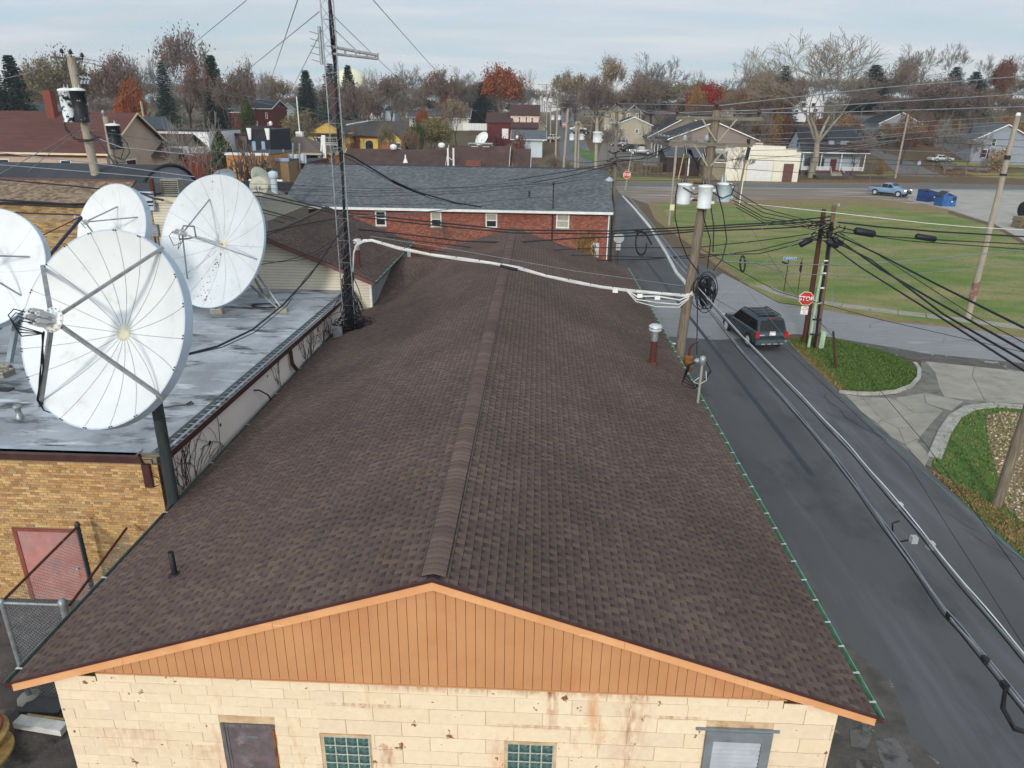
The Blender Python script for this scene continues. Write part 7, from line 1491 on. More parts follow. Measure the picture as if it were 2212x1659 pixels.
while y < yb-.1:
 y1 = min(y+.24, yb-.05); zf = lambda y: zb+(zt-zb)*math.sqrt(max(0, 1-((y-yc)/((yb-ya)/2))**2)); b = MB(); b.prism([(-25.3, y+.012, 2.5), (-25.3, y1-.012, 2.5), (-25.3, y1-.012, zf(y1)-.12), (-25.3, y+.012, zf(y)-.12)], (.06, 0, 0)); b.build('end_board', mBoard, Q, world=True); y = y1
b = MB(); b.tube([(-25.2, y, z) for y, z in P], .12, 6); b.build('arch_trim', mBlackM, Q, world=True)
# tan brick building with brown mansard
K = thing('tan_brick_building', 'tan brick building with deep brown shingled parapet roof at left', 'building', (-25, 36, 0))
kx0, kx1 = -33, gy(350, 430, 36).x-.6
b = MB(); b.b2((kx0, 36.01, 0), (kx1, 36.3, 7.0)); b.b2((kx1-.3, 36.3, 0), (kx1, 44, 6.9)); b.build('wall', mMortar, K, world=True)
TN2 = [q2(S(h)) for h in ('9c8463', 'a98f68', '8a7354', '7b654a', 'b39a70', '957d5c', 'a58758')]
lay(K, 'brick', 'brick_field', mBrick, (kx0, 36.01, 2.0), (1, 0, 0), (0, 0, 1), (0, -1, 0), bricks(kx1-kx0, 4.95, L=.30, Hh=.085, pal=TN2, g=.012, h=(.003, .007)), 300)
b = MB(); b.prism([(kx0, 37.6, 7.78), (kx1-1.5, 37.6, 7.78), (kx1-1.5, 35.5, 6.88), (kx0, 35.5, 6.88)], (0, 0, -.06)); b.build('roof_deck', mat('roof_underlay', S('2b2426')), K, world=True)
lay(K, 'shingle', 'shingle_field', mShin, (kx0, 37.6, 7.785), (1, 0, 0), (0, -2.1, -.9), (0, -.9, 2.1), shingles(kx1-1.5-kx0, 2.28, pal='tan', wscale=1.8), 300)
b = MB(); b.b2((kx0, 37.55, 7.74), (kx1-1.5, 37.75, 7.86)); b.build('coping', mat('reddish_coping', S('6b4a45'), S('5d3f3b')), K, world=True)
b = MB(); b.b2((kx0, 37.7, 6.9), (kx1-1.5, 45, 7.0)); b.build('flat_roof', mBlackM, K, world=True)
# cream siding building with HVAC
V_ = thing('cream_sided_building', 'cream siding building with flat roof between the two rear dishes', 'building', (-17, 36, 0))
vx0, vx1 = kx1+.02, gy(420, 430, 36).x; vz = gy(400, 427, 36).z
b = MB(); b.b2((vx0, 36.0, 0), (vx1, 38.6, vz-.25)); b.build('wall', mSideSh, V_, world=True)
z = 2.2
while z < vz-.35: b = MB(); b.prism([(vx0, 35.99, z+.125), (vx0, 35.965, z), (vx0, 36, z)], (vx1-vx0, 0, 0)); b.build('siding_board', mSideCream, V_, world=True); z += .14
b = MB(); b.b2((vx0-.05, 35.85, vz-.25), (vx1, 36.2, vz+.0)); b.build('coping', mat('cream_coping', S('c9c0a4'), S('beb498')), V_, world=True)
b = MB(); b.b2((vx0, 36.2, vz-.25), (vx1, 38.6, vz-.2)); b.build('roof', mBlackM, V_, world=True)
q = gy(376, 415, 38.5); b = MB(); b.box((q.x, 38.5, vz+.25), (.95, .8, .85)); t = thing('hvac_unit', 'tan air-conditioning unit on the flat roof beside the quonset end', 'air conditioner', (q.x, 38.5, vz-.15)); b.build('cabinet', mat('hvac_tan', S('8d8a7e'), S('7e7b70')), t, world=True)
for k in range(7): b = MB(); b.b2((q.x-.42, 38.07, vz+k*.1-.05), (q.x+.42, 38.095, vz+k*.1-.01)); b.build('louvre', mBlackM, t, world=True)
q = gy(330, 412, 37.5); b = MB(); b.lathe([(.12, -.3), (.12, .75)], (q.x, 37.5, vz), 12); single(b, 'chimney_pipe', mRust, 'rusty stub pipe on the roof left of the air conditioner', 'pipe')
b = MB(); a = gy(290, 400, 35.8); b.b2((a.x, 35.6, 6.6), (a.x+.9, 35.8, 7.5)); single(b, 'signboard', mat('blue_white', S('b7c2cb'), S('a8b3bc')), 'pale panel beside the cream building coping', 'panel')
q = gy(333, 497, 35.9); b = MB(); b.box(q, (.45, .2, .6)); b.tube([q+Vector((-.1, 0, -.3)), q+Vector((-.1, 0, -2))], .04, 6); b.tube([q+Vector((.1, 0, -.3)), q+Vector((.1, 0, -2))], .04, 6); single(b, 'meter_box', mGalv, 'grey electric meter box on the cream siding between the dishes', 'meter box')
# dark flat roofs with small dishes
b = MB(); b.b2((-25, 46.5, 0), (-19, 58, 5.5)); b.b2((-25.2, 57.6, 5.5), (-18, 58, 6.0)); single(b, 'flat_roof_block', mBlackM, 'low dark flat roofs cluttered with pipes left of the grey shingled roof', 'building')
b = MB(); b.b2((gy(540, 405, 58.2).x, 58.1, 5.95), (gy(612, 405, 58.2).x, 58.3, 6.12)); single(b, 'white_parapet', mWhite, 'thin white parapet strip behind the small round dish', 'parapet')
def small_dish(label, c, az, el, R_, m, post):
 t = thing('small_dish', label, 'satellite dish', c); n_ = nrm(RAD(az), RAD(el)); r_ = Vector((0, 0, 1)).cross(n_).normalized(); F = Matrix((r_, n_.cross(r_), n_)).transposed()
 b = MB(); b.lathe([(.01, -R_*.28), (R_*.5, -R_*.2), (R_, 0), (R_, -.03), (R_*.5, -R_*.23)], (0, 0, 0), 28, F); b.build('reflector', m, t)
 b = MB(); b.tube([F @ Vector((0, -R_*.9, 0)), F @ Vector((0, -R_*.3, R_*.9))], .03, 6); b.box(F @ Vector((0, -R_*.25, R_*.9)), (.14, .14, .14)); b.build('feed_arm', mGalv, t)
 b = MB(); b.tube([-n_*.1, (0, .15, -post)], .05, 8); b.build('post', mGalv, t); return t
small_dish('small round cream dish beside the blue-white stack left of the grey roof', gy(559, 402, 46), 2, 12, .60, mat('beige_dish', S('b5b3a2'), S('a9a796')), 1.4)
small_dish('partly hidden mesh dish behind the small round cream dish', gy(568, 388, 52), 70, 30, 1.0, mat('beige_dish', S('b5b3a2')), 1.2)
small_dish('grey dish top peeping over the speckled dish', gy(482, 384, 52), 0, 50, .9, mGalv, 2)
small_dish('small white dish on a frame on the middle brown roof ridge', gy(1040, 299, 112), -40, 35, 1.15, mWhite, 3.0)
small_dish('small grey dish at the corner of the white hip-roofed garage', gy(1170, 296, 180), 25, 25, 1.1, mWhite, 1.0)
q = gy(592, 400, 50); b = MB(); b.lathe([(.22, -1.6), (.22, .5)], q, 14); b.lathe([(.30, .5), (.32, .6), (.32, .85), (.1, .95)], q, 14); single(b, 'vent_stack', mat('blue_white', S('b7c2cb')), 'blue-white vent stack left of the grey shingled roof', 'vent stack')
# mural brick building etc (Y~75)
def boxb(name, label, px0, px1, pyt, Y, d, m, mt=None, cop=.25, z0=0, parts=None, win=()):
 a, c = gy(px0, pyt, Y), gy(px1, pyt, Y); t = thing(name, label, 'building', (a.x, Y, 0)); w_ = c.x-a.x; b = MB(); b.b2((0, 0, z0), (w_, d, a.z)); b.build('wall', m, t)
 b = MB(); b.b2((-.1, -.12, a.z), (w_+.1, .2, a.z+cop)); b.build('coping', mt or mWhite, t); b = MB(); b.b2((0, .2, a.z), (w_, d, a.z+.06)); b.build('roof', mBlackM, t)
 for (x, z, ww, hh) in win: window(t, (x*w_, -.01, z), (1, 0, 0), ww, hh, fw_=.12)
 return t, w_, a.z
mMural = mat('orange_mural_brick', S('c08a4e'), S('a8623a'), rough=.85, scale=.8, bump=.2, stain=(S('d8b76a'), .6, .5, .7), stain2=(S('9a4f30'), 1.6, .55, .66))
boxb('orange_brick_building', 'building with mottled orange-yellow brick wall behind the bare shrubs', 488, 578, 335, 72, 10, mMural)
boxb('small_tan_building', 'small tan brick building with pale blue roof edge beside the orange wall', 579, 622, 348, 74, 6, mat('tan_brick_far', S('8a7355'), S('7a6449'), scale=4), mat('blue_trim', S('8ea9bd'), S('7f99ad')), .3)
boxb('maroon_brick_building', 'dark maroon brick building with white roof rail and two poles', 622, 660, 352, 78, 8, mat('maroon_brick', S('5b2f2c'), S('4d2826'), scale=4), mat('pale_blue_white', S('c3ccd3')), .9, win=[(.45, 4.2, .9, 1.2)])
for (px, lb) in ((612, 'left thin pipe mast beside the maroon building'), (633, 'middle thin pipe mast beside the maroon building'), (647, 'right thin pipe mast beside the maroon building')):
 b = MB(); b.tube([gy(px, 365, 77), gy(px, 305+abs(px-640)*.6, 77)], .09, 6); single(b, 'pipe_mast', mGalv, lb, 'pole')
boxb('white_wall_building', 'low building with broad white wall behind the gnarled bare tree', 300, 448, 282, 90, 10, mat('bright_white_wall', S('dfe0dd'), S('d2d3d0'), rough=.7, scale=.5), mBlackM, .2)
boxb('red_brick_store', 'dark red brick store wall with white downpipes behind the quonset hut', 366, 486, 330, 80, 6, mat('dark_red_brick', S('6d342b'), S('5c2b24'), rough=.9, scale=5), mat('grey_white_eave', S('a9a9a6')), .7)
tt, ww_, hh_ = boxb('dark_shopfront', 'dark painted building with white brackets at its cornice', 532, 582, 280, 96, 8, mat('near_black_paint', S('2b2c33'), S('25262c')), mBlackM, .5)
for x in (.15, ww_-.5): b = MB(); b.prism([(x, -.4, hh_+.2), (x+.6, -.4, hh_+.2), (x+.45, -.4, hh_-1.2), (x+.2, -.4, hh_-1.2)], (0, .35, 0)); b.build('bracket', mWhite, tt)
for x in (.6, ww_-1.2): b = MB(); b.b2((x, -.12, .5), (x+.45, -.02, hh_-1.4)); b.build('pilaster', mat('blue_trim', S('8ea9bd')), tt)
boxb('brown_brick_block', 'brown brick block behind the bare branches beside the dark shopfront', 455, 532, 292, 98, 10, mat('brown_brick_far', S('6f5d52'), S('5f4f45'), scale=4), mBlackM, .3)
house('long_tan_house', 'long low house with tan roof and cream wall behind the leaning pole', gy(360//2+20, 0, 125).x, 125, 20, 9, 4.6, 6.5, mCreamSt, mat('tan_roof', S('85705c'), S('77634f'), scale=1.5), over=.5)
house('grey_roof_house', 'grey roof top just visible above the brown roof at far left', gy(0, 240, 120).x-4, 120, 12, 10, 8.6, 11.5, mSideGrey, mRoofG)
# gazebo
G_ = thing('gazebo', 'gazebo with brown hip roof and finial pole', 'gazebo', (gy(612, 0, 105).x, 107, 0)); gzz = gy(612, 327, 105).z
b = MB(); hw = 4.1; b.add([(-hw, -hw, gzz), (hw, -hw, gzz), (hw, hw, gzz), (-hw, hw, gzz), (-.4, -.4, gzz+2.0), (.4, -.4, gzz+2.0), (.4, .4, gzz+2.0), (-.4, .4, gzz+2.0)], [(0, 1, 5, 4), (1, 2, 6, 5), (2, 3, 7, 6), (3, 0, 4, 7), (4, 5, 6, 7)]); b.build('roof', mat('gazebo_shingle', S('6b5b52'), S('5d4e46'), scale=3), G_)
b = MB(); b.b2((-hw, -hw, gzz-.3), (hw, hw, gzz-.02)); b.build('eave_band', mat('gazebo_trim', S('b3aa9a')), G_)
for sx in (-1, 0, 1):
 for sy in (-1, 1): b = MB(); b.box((sx*(hw-.4), sy*(hw-.4), gzz/2), (.3, .3, gzz)); b.build('post', mat('gazebo_post', S('8d877b')), G_)
b = MB(); b.box((0, 0, gzz+2.3), (.9, .9, .7)); b.build('cupola', mWhite, G_); b = MB(); b.tube([(0, 0, gzz+2.6), (0, 0, gzz+7.3)], .08, 6); b.build('finial', mWhite, G_)
# long brown garages
for (px0, px1, py, pyr, Yg, lb) in ((737, 968, 364, 321, 100, 'left section of the long brown-roofed garages with white doors'), (966, 1094, 368, 314, 98.5, 'middle higher section of the long brown-roofed garages'), (1092, 1141, 366, 321, 100, 'right short section of the long brown-roofed garages')):
 a, c = gy(px0, py, Yg), gy(px1, py-2, Yg); ridge = gy(px0+40, pyr, Yg+5)
 t = house('brown_roofed_garage', lb, a.x, Yg, c.x-a.x, 10, a.z+.1, ridge.z, mat('grey_green_siding', S('6b7676'), S('606a6a'), scale=1), mRoofB, over=.3, group='long brown-roofed garages behind the grey roof', base=0)
 if px0 == 737:
  for k, (q0, q1) in enumerate(((775, 838), (883, 946), (1011-60, 1011-60))[:2]): u0, u1 = gy(q0, 375, Yg).x-a.x, gy(q1, 375, Yg).x-a.x; b = MB(); b.b2((u0, -.12, 0), (u1, -.02, a.z-.45)); b.build('garage_door', mWhite, t)
  u0 = gy(899+50, 380, Yg).x-a.x
  for k, q0 in enumerate((808, 907)): u = gy(q0, 370, Yg).x-a.x; b = MB(); b.b2((u, -.06, a.z-.32), (u+1.6, -.02, a.z-.15)); b.build('sign_board', mat('brown_sign', S('4a3c2e')), t)
 if px0 == 966:
  u0, u1 = gy(966, 376, Yg).x-a.x+.3, gy(1000, 376, Yg).x-a.x;
 if px0 == 1092: b = MB(); b.box((c.x-a.x-.3, -.2, a.z/2), (.12, .12, a.z)); b.build('downspout', mWhite, t)
a = gy(1023, 350, 97.6); b = MB(); b.b2((a.x-1.0, 97, 0), (a.x+1.0, 98.2, gy(1023, 348, 97).z)); t = thing('brick_chimney', 'square red brick chimney at the eave of the middle garage', 'chimney', (a.x, 97.6, 0)); b.build('stack', mRedBr, t, world=True)
for k in range(6): b = MB(); b.b2((a.x-1.02, 96.97, gy(1023, 348, 97).z-.28-.3*k), (a.x+1.02, 96.99, gy(1023, 348, 97).z-.24-.3*k)); b.build('joint', mMortarR, t, world=True)
for (px, py, nm, lb, h_, r_) in ((850, 321, 'turbine_vent', 'white round turbine vent on the left garage ridge', .55, .5), (954, 317, 'turbine_vent', 'white turbine vent at the left end of the middle garage ridge', .5, .5)): b = MB(); b.lathe([(r_*.7, -.1), (r_, .15), (r_*.9, h_*.8), (r_*.4, h_*1.05), (.02, h_*1.1)], gy(px, py, 104), 14); single(b, nm, mWhite, lb, 'roof vent')
for (px, py, lb) in ((876, 350, 'small white cone vent on the left garage roof'), ): b = MB(); b.lathe([(.35, -.1), (.18, .35), (.1, .5), (.1, .95)], gy(px, py, 100.6), 10); single(b, 'cone_vent', mWhite, lb, 'roof vent')
for px in (968, 980): b = MB(); q = gy(px, 359, 98.6); b.tube([q, q+Vector((0, 0, 2.3))], .12, 8); b.lathe([(.3, -.05), (.15, .15)], q, 10); b.tube([q+Vector((0, 0, 1.2)), q+Vector((.5 if px == 968 else -.2, 0, .8))], .04, 5); single(b, 'white_mast', mWhite, 'left white pipe mast on the middle garage roof' if px == 968 else 'right white pipe mast on the middle garage roof', 'mast')
q = gy(1038, 308, 103.6); b = MB(); b.box(q+Vector((0, 0, -.1)), (3.4, .8, .12)); b.tube([q+Vector((-1.6, 0, -.1)), q+Vector((-1.6, -.3, -1.2))], .08, 5); b.tube([q+Vector((1.6, 0, -.1)), q+Vector((1.6, -.3, -1.2))], .08, 5); b.tube([q+Vector((0, 0, -.1)), q+Vector((0, -.3, -1.2))], .08, 5); b.box(q+Vector((-.8, -.2, -.7)), (1.0, .4, .5)); b.box(q+Vector((.8, -.2, -.7)), (1.0, .4, .5)); single(b, 'dish_frame', mGalv, 'ballasted metal frame under the small white dish on the ridge', 'frame')
# yellow building
mYel = mat('yellow_stucco', S('cfae58'), S('c4a34e'), rough=.8, scale=.6); mBrW = mat('warm_brick', S('9a6244'), S('8a553a'), rough=.9, scale=4)
YB = 150; yz = gy(690, 335, YB).z; zz0 = max(yz, hgt(-45, YB)-.5)
a, c, e, r_ = gy(657, 287, YB), gy(754, 288, YB), gy(690, 335, YB), gy(702, 259, YB)
t = thing('yellow_building', 'yellow stucco and brick building with big gridded window under its gable', 'building', (a.x, YB, e.z)); W_ = c.x-a.x; hz = a.z-e.z; rzz = r_.z-e.z
b = MB(); b.b2((0, 0, hz*.55), (W_, 14, hz)); b.prism([(0, 0, hz), (W_, 0, hz), (W_/2, 0, rzz-.2)], (0, 14, 0)); b.build('gable_wall', mYel, t)
b = MB(); b.b2((-.02, -.03, -2), (W_+.02, 14, hz*.55)); b.build('brick_base', mBrW, t)
for s_ in (-1, 1): b = MB(); xe = W_/2+s_*(W_/2+.7); b.prism([(W_/2, -.8, rzz), (xe, -.8, hz-.4), (xe, -.8, hz-.65), (W_/2, -.8, rzz-.25)], (0, 15, 0)); b.build('roof', mat('brown_grey_roof', S('4d4642'), S('433d3a'), scale=1), t)
b = MB(); b.b2((W_*.12, -.5, .1), (W_*.92, -.04, hz*.9)); b.build('window_bay', mYel, t)
b = MB(); b.b2((W_*.02, -1.6, hz*.92), (W_*.98, -.02, hz*1.0)); b.build('canopy', mat('dark_canopy', S('3a3430')), t)
window(t, (W_*.2, -.51, .6), (1, 0, 0), W_*.62, hz*.36, fw_=.18, grid=(7, 2), sash=False); window(t, (W_*.2, -.51, .6+hz*.42), (1, 0, 0), W_*.62, hz*.26, fw_=.18, grid=(7, 2), sash=False)
a2, c2, m2 = gy(754, 296, YB+4), gy(808, 296, YB+4), gy(780, 258, YB+9)
t2 = thing('yellow_building_wing', 'brown-roofed middle wing of the yellow building with an arched window', 'building', (gy(754, 300, YB+4).x, YB+4, e.z)); W2 = gy(875, 300, YB+4).x-gy(754, 300, YB+4).x
b = MB(); b.b2((0, 0, -2), (W2, 10, hz*.9)); b.build('wall', mBrW, t2); b = MB(); b.b2((W2*.20, -.4, -2), (W2*.52, -.02, hz*.75)); b.build('yellow_bay', mYel, t2)
b = MB(); x_ = W2*.28; ww = W2*.15; P = [(x_, -.45, .8), (x_+ww, -.45, .8), (x_+ww, -.45, hz*.52)]+[(x_+ww/2+ww/2*math.cos(k*PI/8), -.45, hz*.52+.7*math.sin(k*PI/8)) for k in range(1, 8)]+[(x_, -.45, hz*.52)]; b.prism(P, (0, .04, 0)); o = b.build('arched_window', mWhite, t2)
b = MB(); P = [(x_+.2+(p[0]-x_)*.9, -.47, p[2]*.96+.1) for p in P]; b.prism(P, (0, .02, 0)); b.build('pane', mGlass, o)
b = MB(); b.prism([(-1, -1.2, hz*.92), (W2, -1.2, hz*.80), (W2, 6, hz*.95+2.4), (-6, 6, hz*.92+2.6)], (0, 0, .15)); b.build('roof', mat('brown_grey_roof', S('4d4642')), t2)
b = MB(); xx = W2*.62; b.b2((xx, -2, -2), (W2*1.0, 5, hz*.62)); b.build('brick_bay', mBrW, t2); b = MB(); b.prism([(xx-.2, -2.02, hz*.62), (W2+.2, -2.02, hz*.62), ((xx+W2)/2, -2.02, hz*.62+1.9)], (0, 7, 0)); b.build('bay_gable', mYel, t2)
window(t2, (W2*.82, -2.05, .4), (1, 0, 0), 1.6, 2.2, fw_=.15)
for s_ in (-1, 1): b = MB(); xm = (xx+W2)/2; b.prism([(xm, -2.4, hz*.62+2.15), (xm+s_*(W2-xx+.9)/2, -2.4, hz*.62), (xm+s_*(W2-xx+.9)/2, -2.4, hz*.62-.15), (xm, -2.4, hz*.62+2.0)], (0, 8, 0)); b.build('bay_roof', mat('brown_grey_roof', S('4d4642')), t2)
# garden wall, fence and garlands before it
q0, q1 = gy(668, 352, 118), gy(722, 352, 118); b = MB(); b.b2((q0.x, 118, 0), (q1.x, 118.6, q0.z)); t = thing('garden_wall', 'stepped brick garden wall before the yellow building', 'wall', (q0.x, 118, 0)); b.build('wall', mBrW, t, world=True); b = MB(); b.b2((q0.x-.2, 117.8, q0.z), (q1.x+.2, 118.8, q0.z+.25)); b.build('coping', mConcr, t, world=True)
q0, q1 = gy(655, 362, 108), gy(735, 364, 108); t = thing('iron_fence', 'black iron fence with green holiday garland near the garden wall', 'fence', (q0.x, 108, 0)); b = MB(); n = 45
for i in range(n+1): x = q0.x+(q1.x-q0.x)*i/n; b.box((x, 108, q0.z/2+.2), (.05, .05, q0.z+.4))
b.build('pickets', mBlackM, t, kind='stuff', world=True); b = MB(); b.tube([(q0.x+(q1.x-q0.x)*i/40, 107.9, q0.z+.4-.35*abs(math.sin(i*PI/8))) for i in range(41)], .12, 6); b.build('garland', mat('garland_green', S('263a26'), S('2f4a2e'), rough=.9), t, world=True)
b = MB(); p0, p1 = gy(703, 370, 104), gy(699, 292, 104); b.beam(p0, p1, .45, .3, (0, 1, 0)); b.beam(p0+Vector((-.8, 0, 0)), p1+Vector((-.2, 0, 0)), .2, .2, (0, 1, 0)); single(b, 'white_pylon', mWhite, 'thick white slanted pole in front of the yellow building window', 'pole')
# mid-distance houses
def hpx(name, label, px0, px1, pyb, pye, pyr, Y, d, mw, mr, ax='x', wins=(), **k):
 a, c = gy(px0, pye, Y), gy(px1, pye, Y); zb = gy(px0, pyb, Y).z; rr = gy((px0+px1)/2, pyr, Y+(d/2 if ax == 'x' else 0)).z
 W_ = c.x-a.x; H_ = a.z-zb; return house(name, label, a.x, Y, W_, d, H_, rr-zb, mw, mr, ax, [(u*W_, v*H_, w2*W_, h2*H_) for u, v, w2, h2 in wins], base=zb, **k)
mMaro = mat('maroon_siding', S('5f2425'), S('52201f'), rough=.8, scale=1.5); mPinkC = mat('peach_siding', S('d3bda9'), S('c9b29e')); mRoofM = mat('maroon_brown_roof', S('4b3430'), S('412c29'), rough=.95, scale=1.2)
hpx('maroon_barn', 'maroon barn with brown roof and small porch door', 1052, 1104, 299, 262, 243, 190, 10, mMaro, mRoofM, doors=[(3.8, 1.6, 2.4, mWhite)], mtrim=mRoofM)
hpx('peach_upper_house', 'tall house with peach upper storey and brown roof beside the maroon barn', 1103, 1164, 299, 246, 226, 192, 10, mPinkC, mRoofM, wins=[(.28, .62, .08, .28), (.52, .55, .08, .35), (.72, .65, .1, .22)], mtrim=mRoofM)
hpx('brown_lean_to', 'low brown-roofed lean-to in front of the peach house', 1106, 1160, 302, 274, 264, 186, 6, mat('brown_grey_wall', S('5d4a46'), S('524240')), mRoofM, mtrim=mRoofM)
hpx('white_hip_garage', 'small white garage with grey roof left of the far street', 1112, 1172, 326, 297, 281, 165, 9, mat('pale_white_siding', S('c4ced2'), S('b7c1c5')), mRoofG, wins=[(.25, .75, .12, .12), (.68, .75, .12, .12)], over=.9)
hpx('cream_shed', 'small cream gabled shed at the left side of the far street', 1160, 1178, 289, 270, 261, 200, 5, mCreamSt, mRoofB, ax='y')
hpx('white_long_house', 'white house with grey roof and row of windows behind the orange shrub', 884, 946, 276, 250, 238, 215, 10, mat('off_white_siding', S('d0d0c8'), S('c5c5bd')), mRoofG, wins=[(.1, .35, .08, .45), (.3, .35, .08, .45), (.5, .35, .08, .45), (.65, .35, .08, .45)], over=.8)
hpx('white_long_house', 'right wing of the white house with triple window', 944, 1012, 276, 252, 232, 222, 12, mat('off_white_siding', S('d0d0c8')), mRoofG, wins=[(.55, .4, .05, .45), (.63, .4, .05, .45), (.71, .4, .05, .45)], over=.6)
hpx('brick_house_roof', 'brick house with dark purple-brown roof behind the tan-leaved tree', 968, 1040, 270, 236, 224, 240, 12, mRedBr, mat('purple_brown_roof', S('4a3b42'), S('3f3238')))
b = MB(); q0, q1 = gy(1000, 277, 205), gy(1058, 277, 205); zz = gy(1000, 266, 205).z; t = thing('white_fence', 'long white board fence left of the maroon barn', 'fence', (q0.x, 205, q0.z))
for i in range(16): b = MB(); x = q0.x+(q1.x-q0.x)*i/16; b.b2((x+.03, 205, q0.z-.5), (x+(q1.x-q0.x)/16-.03, 205.08, zz)); b.build('fence_panel', mWhite, t, world=True)
hpx('red_brick_hall', 'red brick house with grey roof behind the columnar evergreen', 905/2+20, 560, 268, 240, 224, 175, 12, mat('dark_red_brick', S('6d342b')), mRoofG, wins=[(.12, .4, .1, .35), (.85, .3, .06, .4)], mtrim=mWhite)
hpx('tall_brick_house', 'tall dark red brick house between the evergreen and the yellow building', 541, 585, 285, 232, 215, 160, 10, mat('dark_red_brick', S('6d342b')), mRoofD, wins=[(.2, .2, .08, .25), (.7, .55, .1, .25), (.75, .15, .1, .25)])
hpx('white_church_house', 'white gabled house half hidden among trees left of the mast', 606, 640, 268, 235, 222, 200, 9, mat('off_white_siding', S('d0d0c8')), mRoofG, ax='y')
hpx('small_white_house', 'small white house behind branches right of the mast', 792, 826, 256, 240, 226, 260, 8, mat('off_white_siding', S('d0d0c8')), mRoofG, ax='y', wins=[(.4, .4, .2, .3)])
hpx('pale_blue_house', 'pale house with blue corner boards beside the small white house', 828, 852, 258, 238, 230, 262, 8, mSideBlue, mRoofG, ax='y')
b = MB(); q = gy(758, 190, 420); b.lathe([(0.1, -9), (8, -6), (9.5, 0), (9, 5), (5, 9), (.1, 10.5)], q, 28); b.lathe([(2, -35), (2.4, -8)], q, 12); single(b, 'water_tower', mat('tower_cream', S('d8d5b8'), S('cfccae')), 'cream bulb water tower peeping over the trees behind the mast', 'water tower')
# right of the street
mBei = mat('beige_siding', S('a79e8c'), S('9a917f'), scale=1)
hpx('beige_gabled_house', 'beige two-storey house with grey roof in the middle distance', 1352, 1386, 262, 242, 226, 198, 8, mBei, mRoofG, ax='y', wins=[(.12, .25, .14, .6), (.66, .25, .14, .6)])
hpx('beige_lower_house', 'beige house with low gable in front of the two-storey beige house', 1330, 1408, 297, 268, 252, 186, 9, mBei, mRoofD, ax='y', wins=[(.1, .3, .08, .4), (.55, .35, .1, .3)])
hpx('cream_gabled_house', 'cream gabled house screened by a bare tree right of the far street', 1306, 1352, 272, 245, 224, 210, 9, mCreamSt, mRoofG, ax='y', wins=[(.3, .2, .1, .4), (.6, .2, .1, .4)])
BB = hpx('brick_apartment_building', 'wide tan brick building with black roof and white rake boards', 1449, 1633, 345, 297, 262, 160, 26, mat('pinkish_tan_brick', S('8f8277'), S('82756b'), rough=.9, scale=5), mRoofD, ax='y', over=.8, cat='building')
hpx('brick_apartment_wing', 'rear wing of the black-roofed brick building with balconies', 1405, 1560, 330, 292, 250, 178, 22, mat('pinkish_tan_brick'), mRoofD, ax='y', over=.8, cat='building')
for k in range(5):
 y = 2+k*4.6; b = MB(); b.b2((-1.6, y, 2.8), (-.05, y+3.2, 2.95)); b.b2((-1.6, y, 2.95), (-1.54, y+3.2, 3.9)); b.build('balcony', mat('grey_wood', S('6b6660'), S('5a5550')), BB); b = MB(); b.box((-1.5, y+.1, 1.4), (.14, .14, 2.9)); b.build('balcony_post', mWhite, BB); window(BB, (-.01, y+2.6, .5), (0, -1, 0), 2.0, 1.9, fw_=.1); window(BB, (-.01, y+2.6, 3.1), (0, -1, 0), 2.0, 1.7, fw_=.1)
a = gt(1442, 377); sh = house('corrugated_shed', 'dark shed with corrugated grey roof beside the white garage', gy(1440, 360, 146).x, 146, gy(1568, 360, 146).x-gy(1440, 360, 146).x, 9, 3.8, 5.2, mat('dark_brown_boards', S('3d2c28'), S('33241f'), scale=3, stretch=(6, 6, .4)), mat('corrugated', S('54565a'), S('3e4043'), rough=.6, scale=1, stretch=(14, .4, .4)), over=.4, mtrim=mat('grey_trim', S('7a7a78')))
for k in range(3): b = MB(); b.b2((1.5+k*2.6, -.12, 0), (1.75+k*2.6, -.02, 3.8)); b.build('white_post', mWhite, sh)
house('beige_lean_to', 'beige lean-to with black roof and white edge left of the white garage', gy(1524, 380, 139.5).x, 139.5, gy(1568, 380, 139.5).x-gy(1524, 380, 139.5).x, 6, 3.4, 4.6, mat('tan_grey_wall', S('8d836d'), S('7f7661')), mRoofD, over=.3, siding_=.4)
# white stepped garage
W0, W1 = gy(1566, 392, 138.6).x, gy(1722, 391, 138.6).x; WG = thing('white_garage', 'cream-white block garage with stepped parapet, roll-up door and brown side door', 'garage', (W0, 138.6, 0)); ww = W1-W0
H0 = gy(1570, 320, 138.6).z; b = MB(); st = [(0, .09, H0-.4), (.09, .24, H0+.15), (.24, .36, H0+.55), (.36, .46, H0+.95), (.46, .62, H0+.55), (.62, .78, H0+.5), (.78, .93, H0+.0), (.93, 1.0, H0-.5)]
for u0, u1, z in st: b.b2((u0*ww, 0, 0), (u1*ww, .3, z));
b.b2((0, .3, 0), (ww, 16, H0-.6)); b.build('wall', mat('cream_white_block', S('dfdac6'), S('d6d0bc'), rough=.8, scale=.8, stain=(S('c7b98a'), 1.2, .6, .75)), WG)
b = MB()
for u0, u1, z in st: b.b2((u0*ww-.04, -.06, z), (u1*ww+.04, .36, z+.08))
b.build('parapet_cap', mat('cream_cap', S('c9c2a8')), WG)
du0, du1 = gy(1648-25, 360, 138.6).x-W0, gy(1669, 360, 138.6).x-W0
du0 = gy(1615, 360, 138.6).x-W0; dt = gy(1650, 347, 138.6).z
b = MB(); b.b2((du0-.2, -.03, 0), (du1+.2, -.005, dt+.2)); fr_ = b.build('door_surround', mat('ochre_trim', S('d3c49c'), S('c9ba92')), WG)
for k in range(14): b = MB(); b.b2((du0, -.07, k*dt/14+.01), (du1, -.035, (k+1)*dt/14-.015)); b.build('door_slat', mWhite, WG)
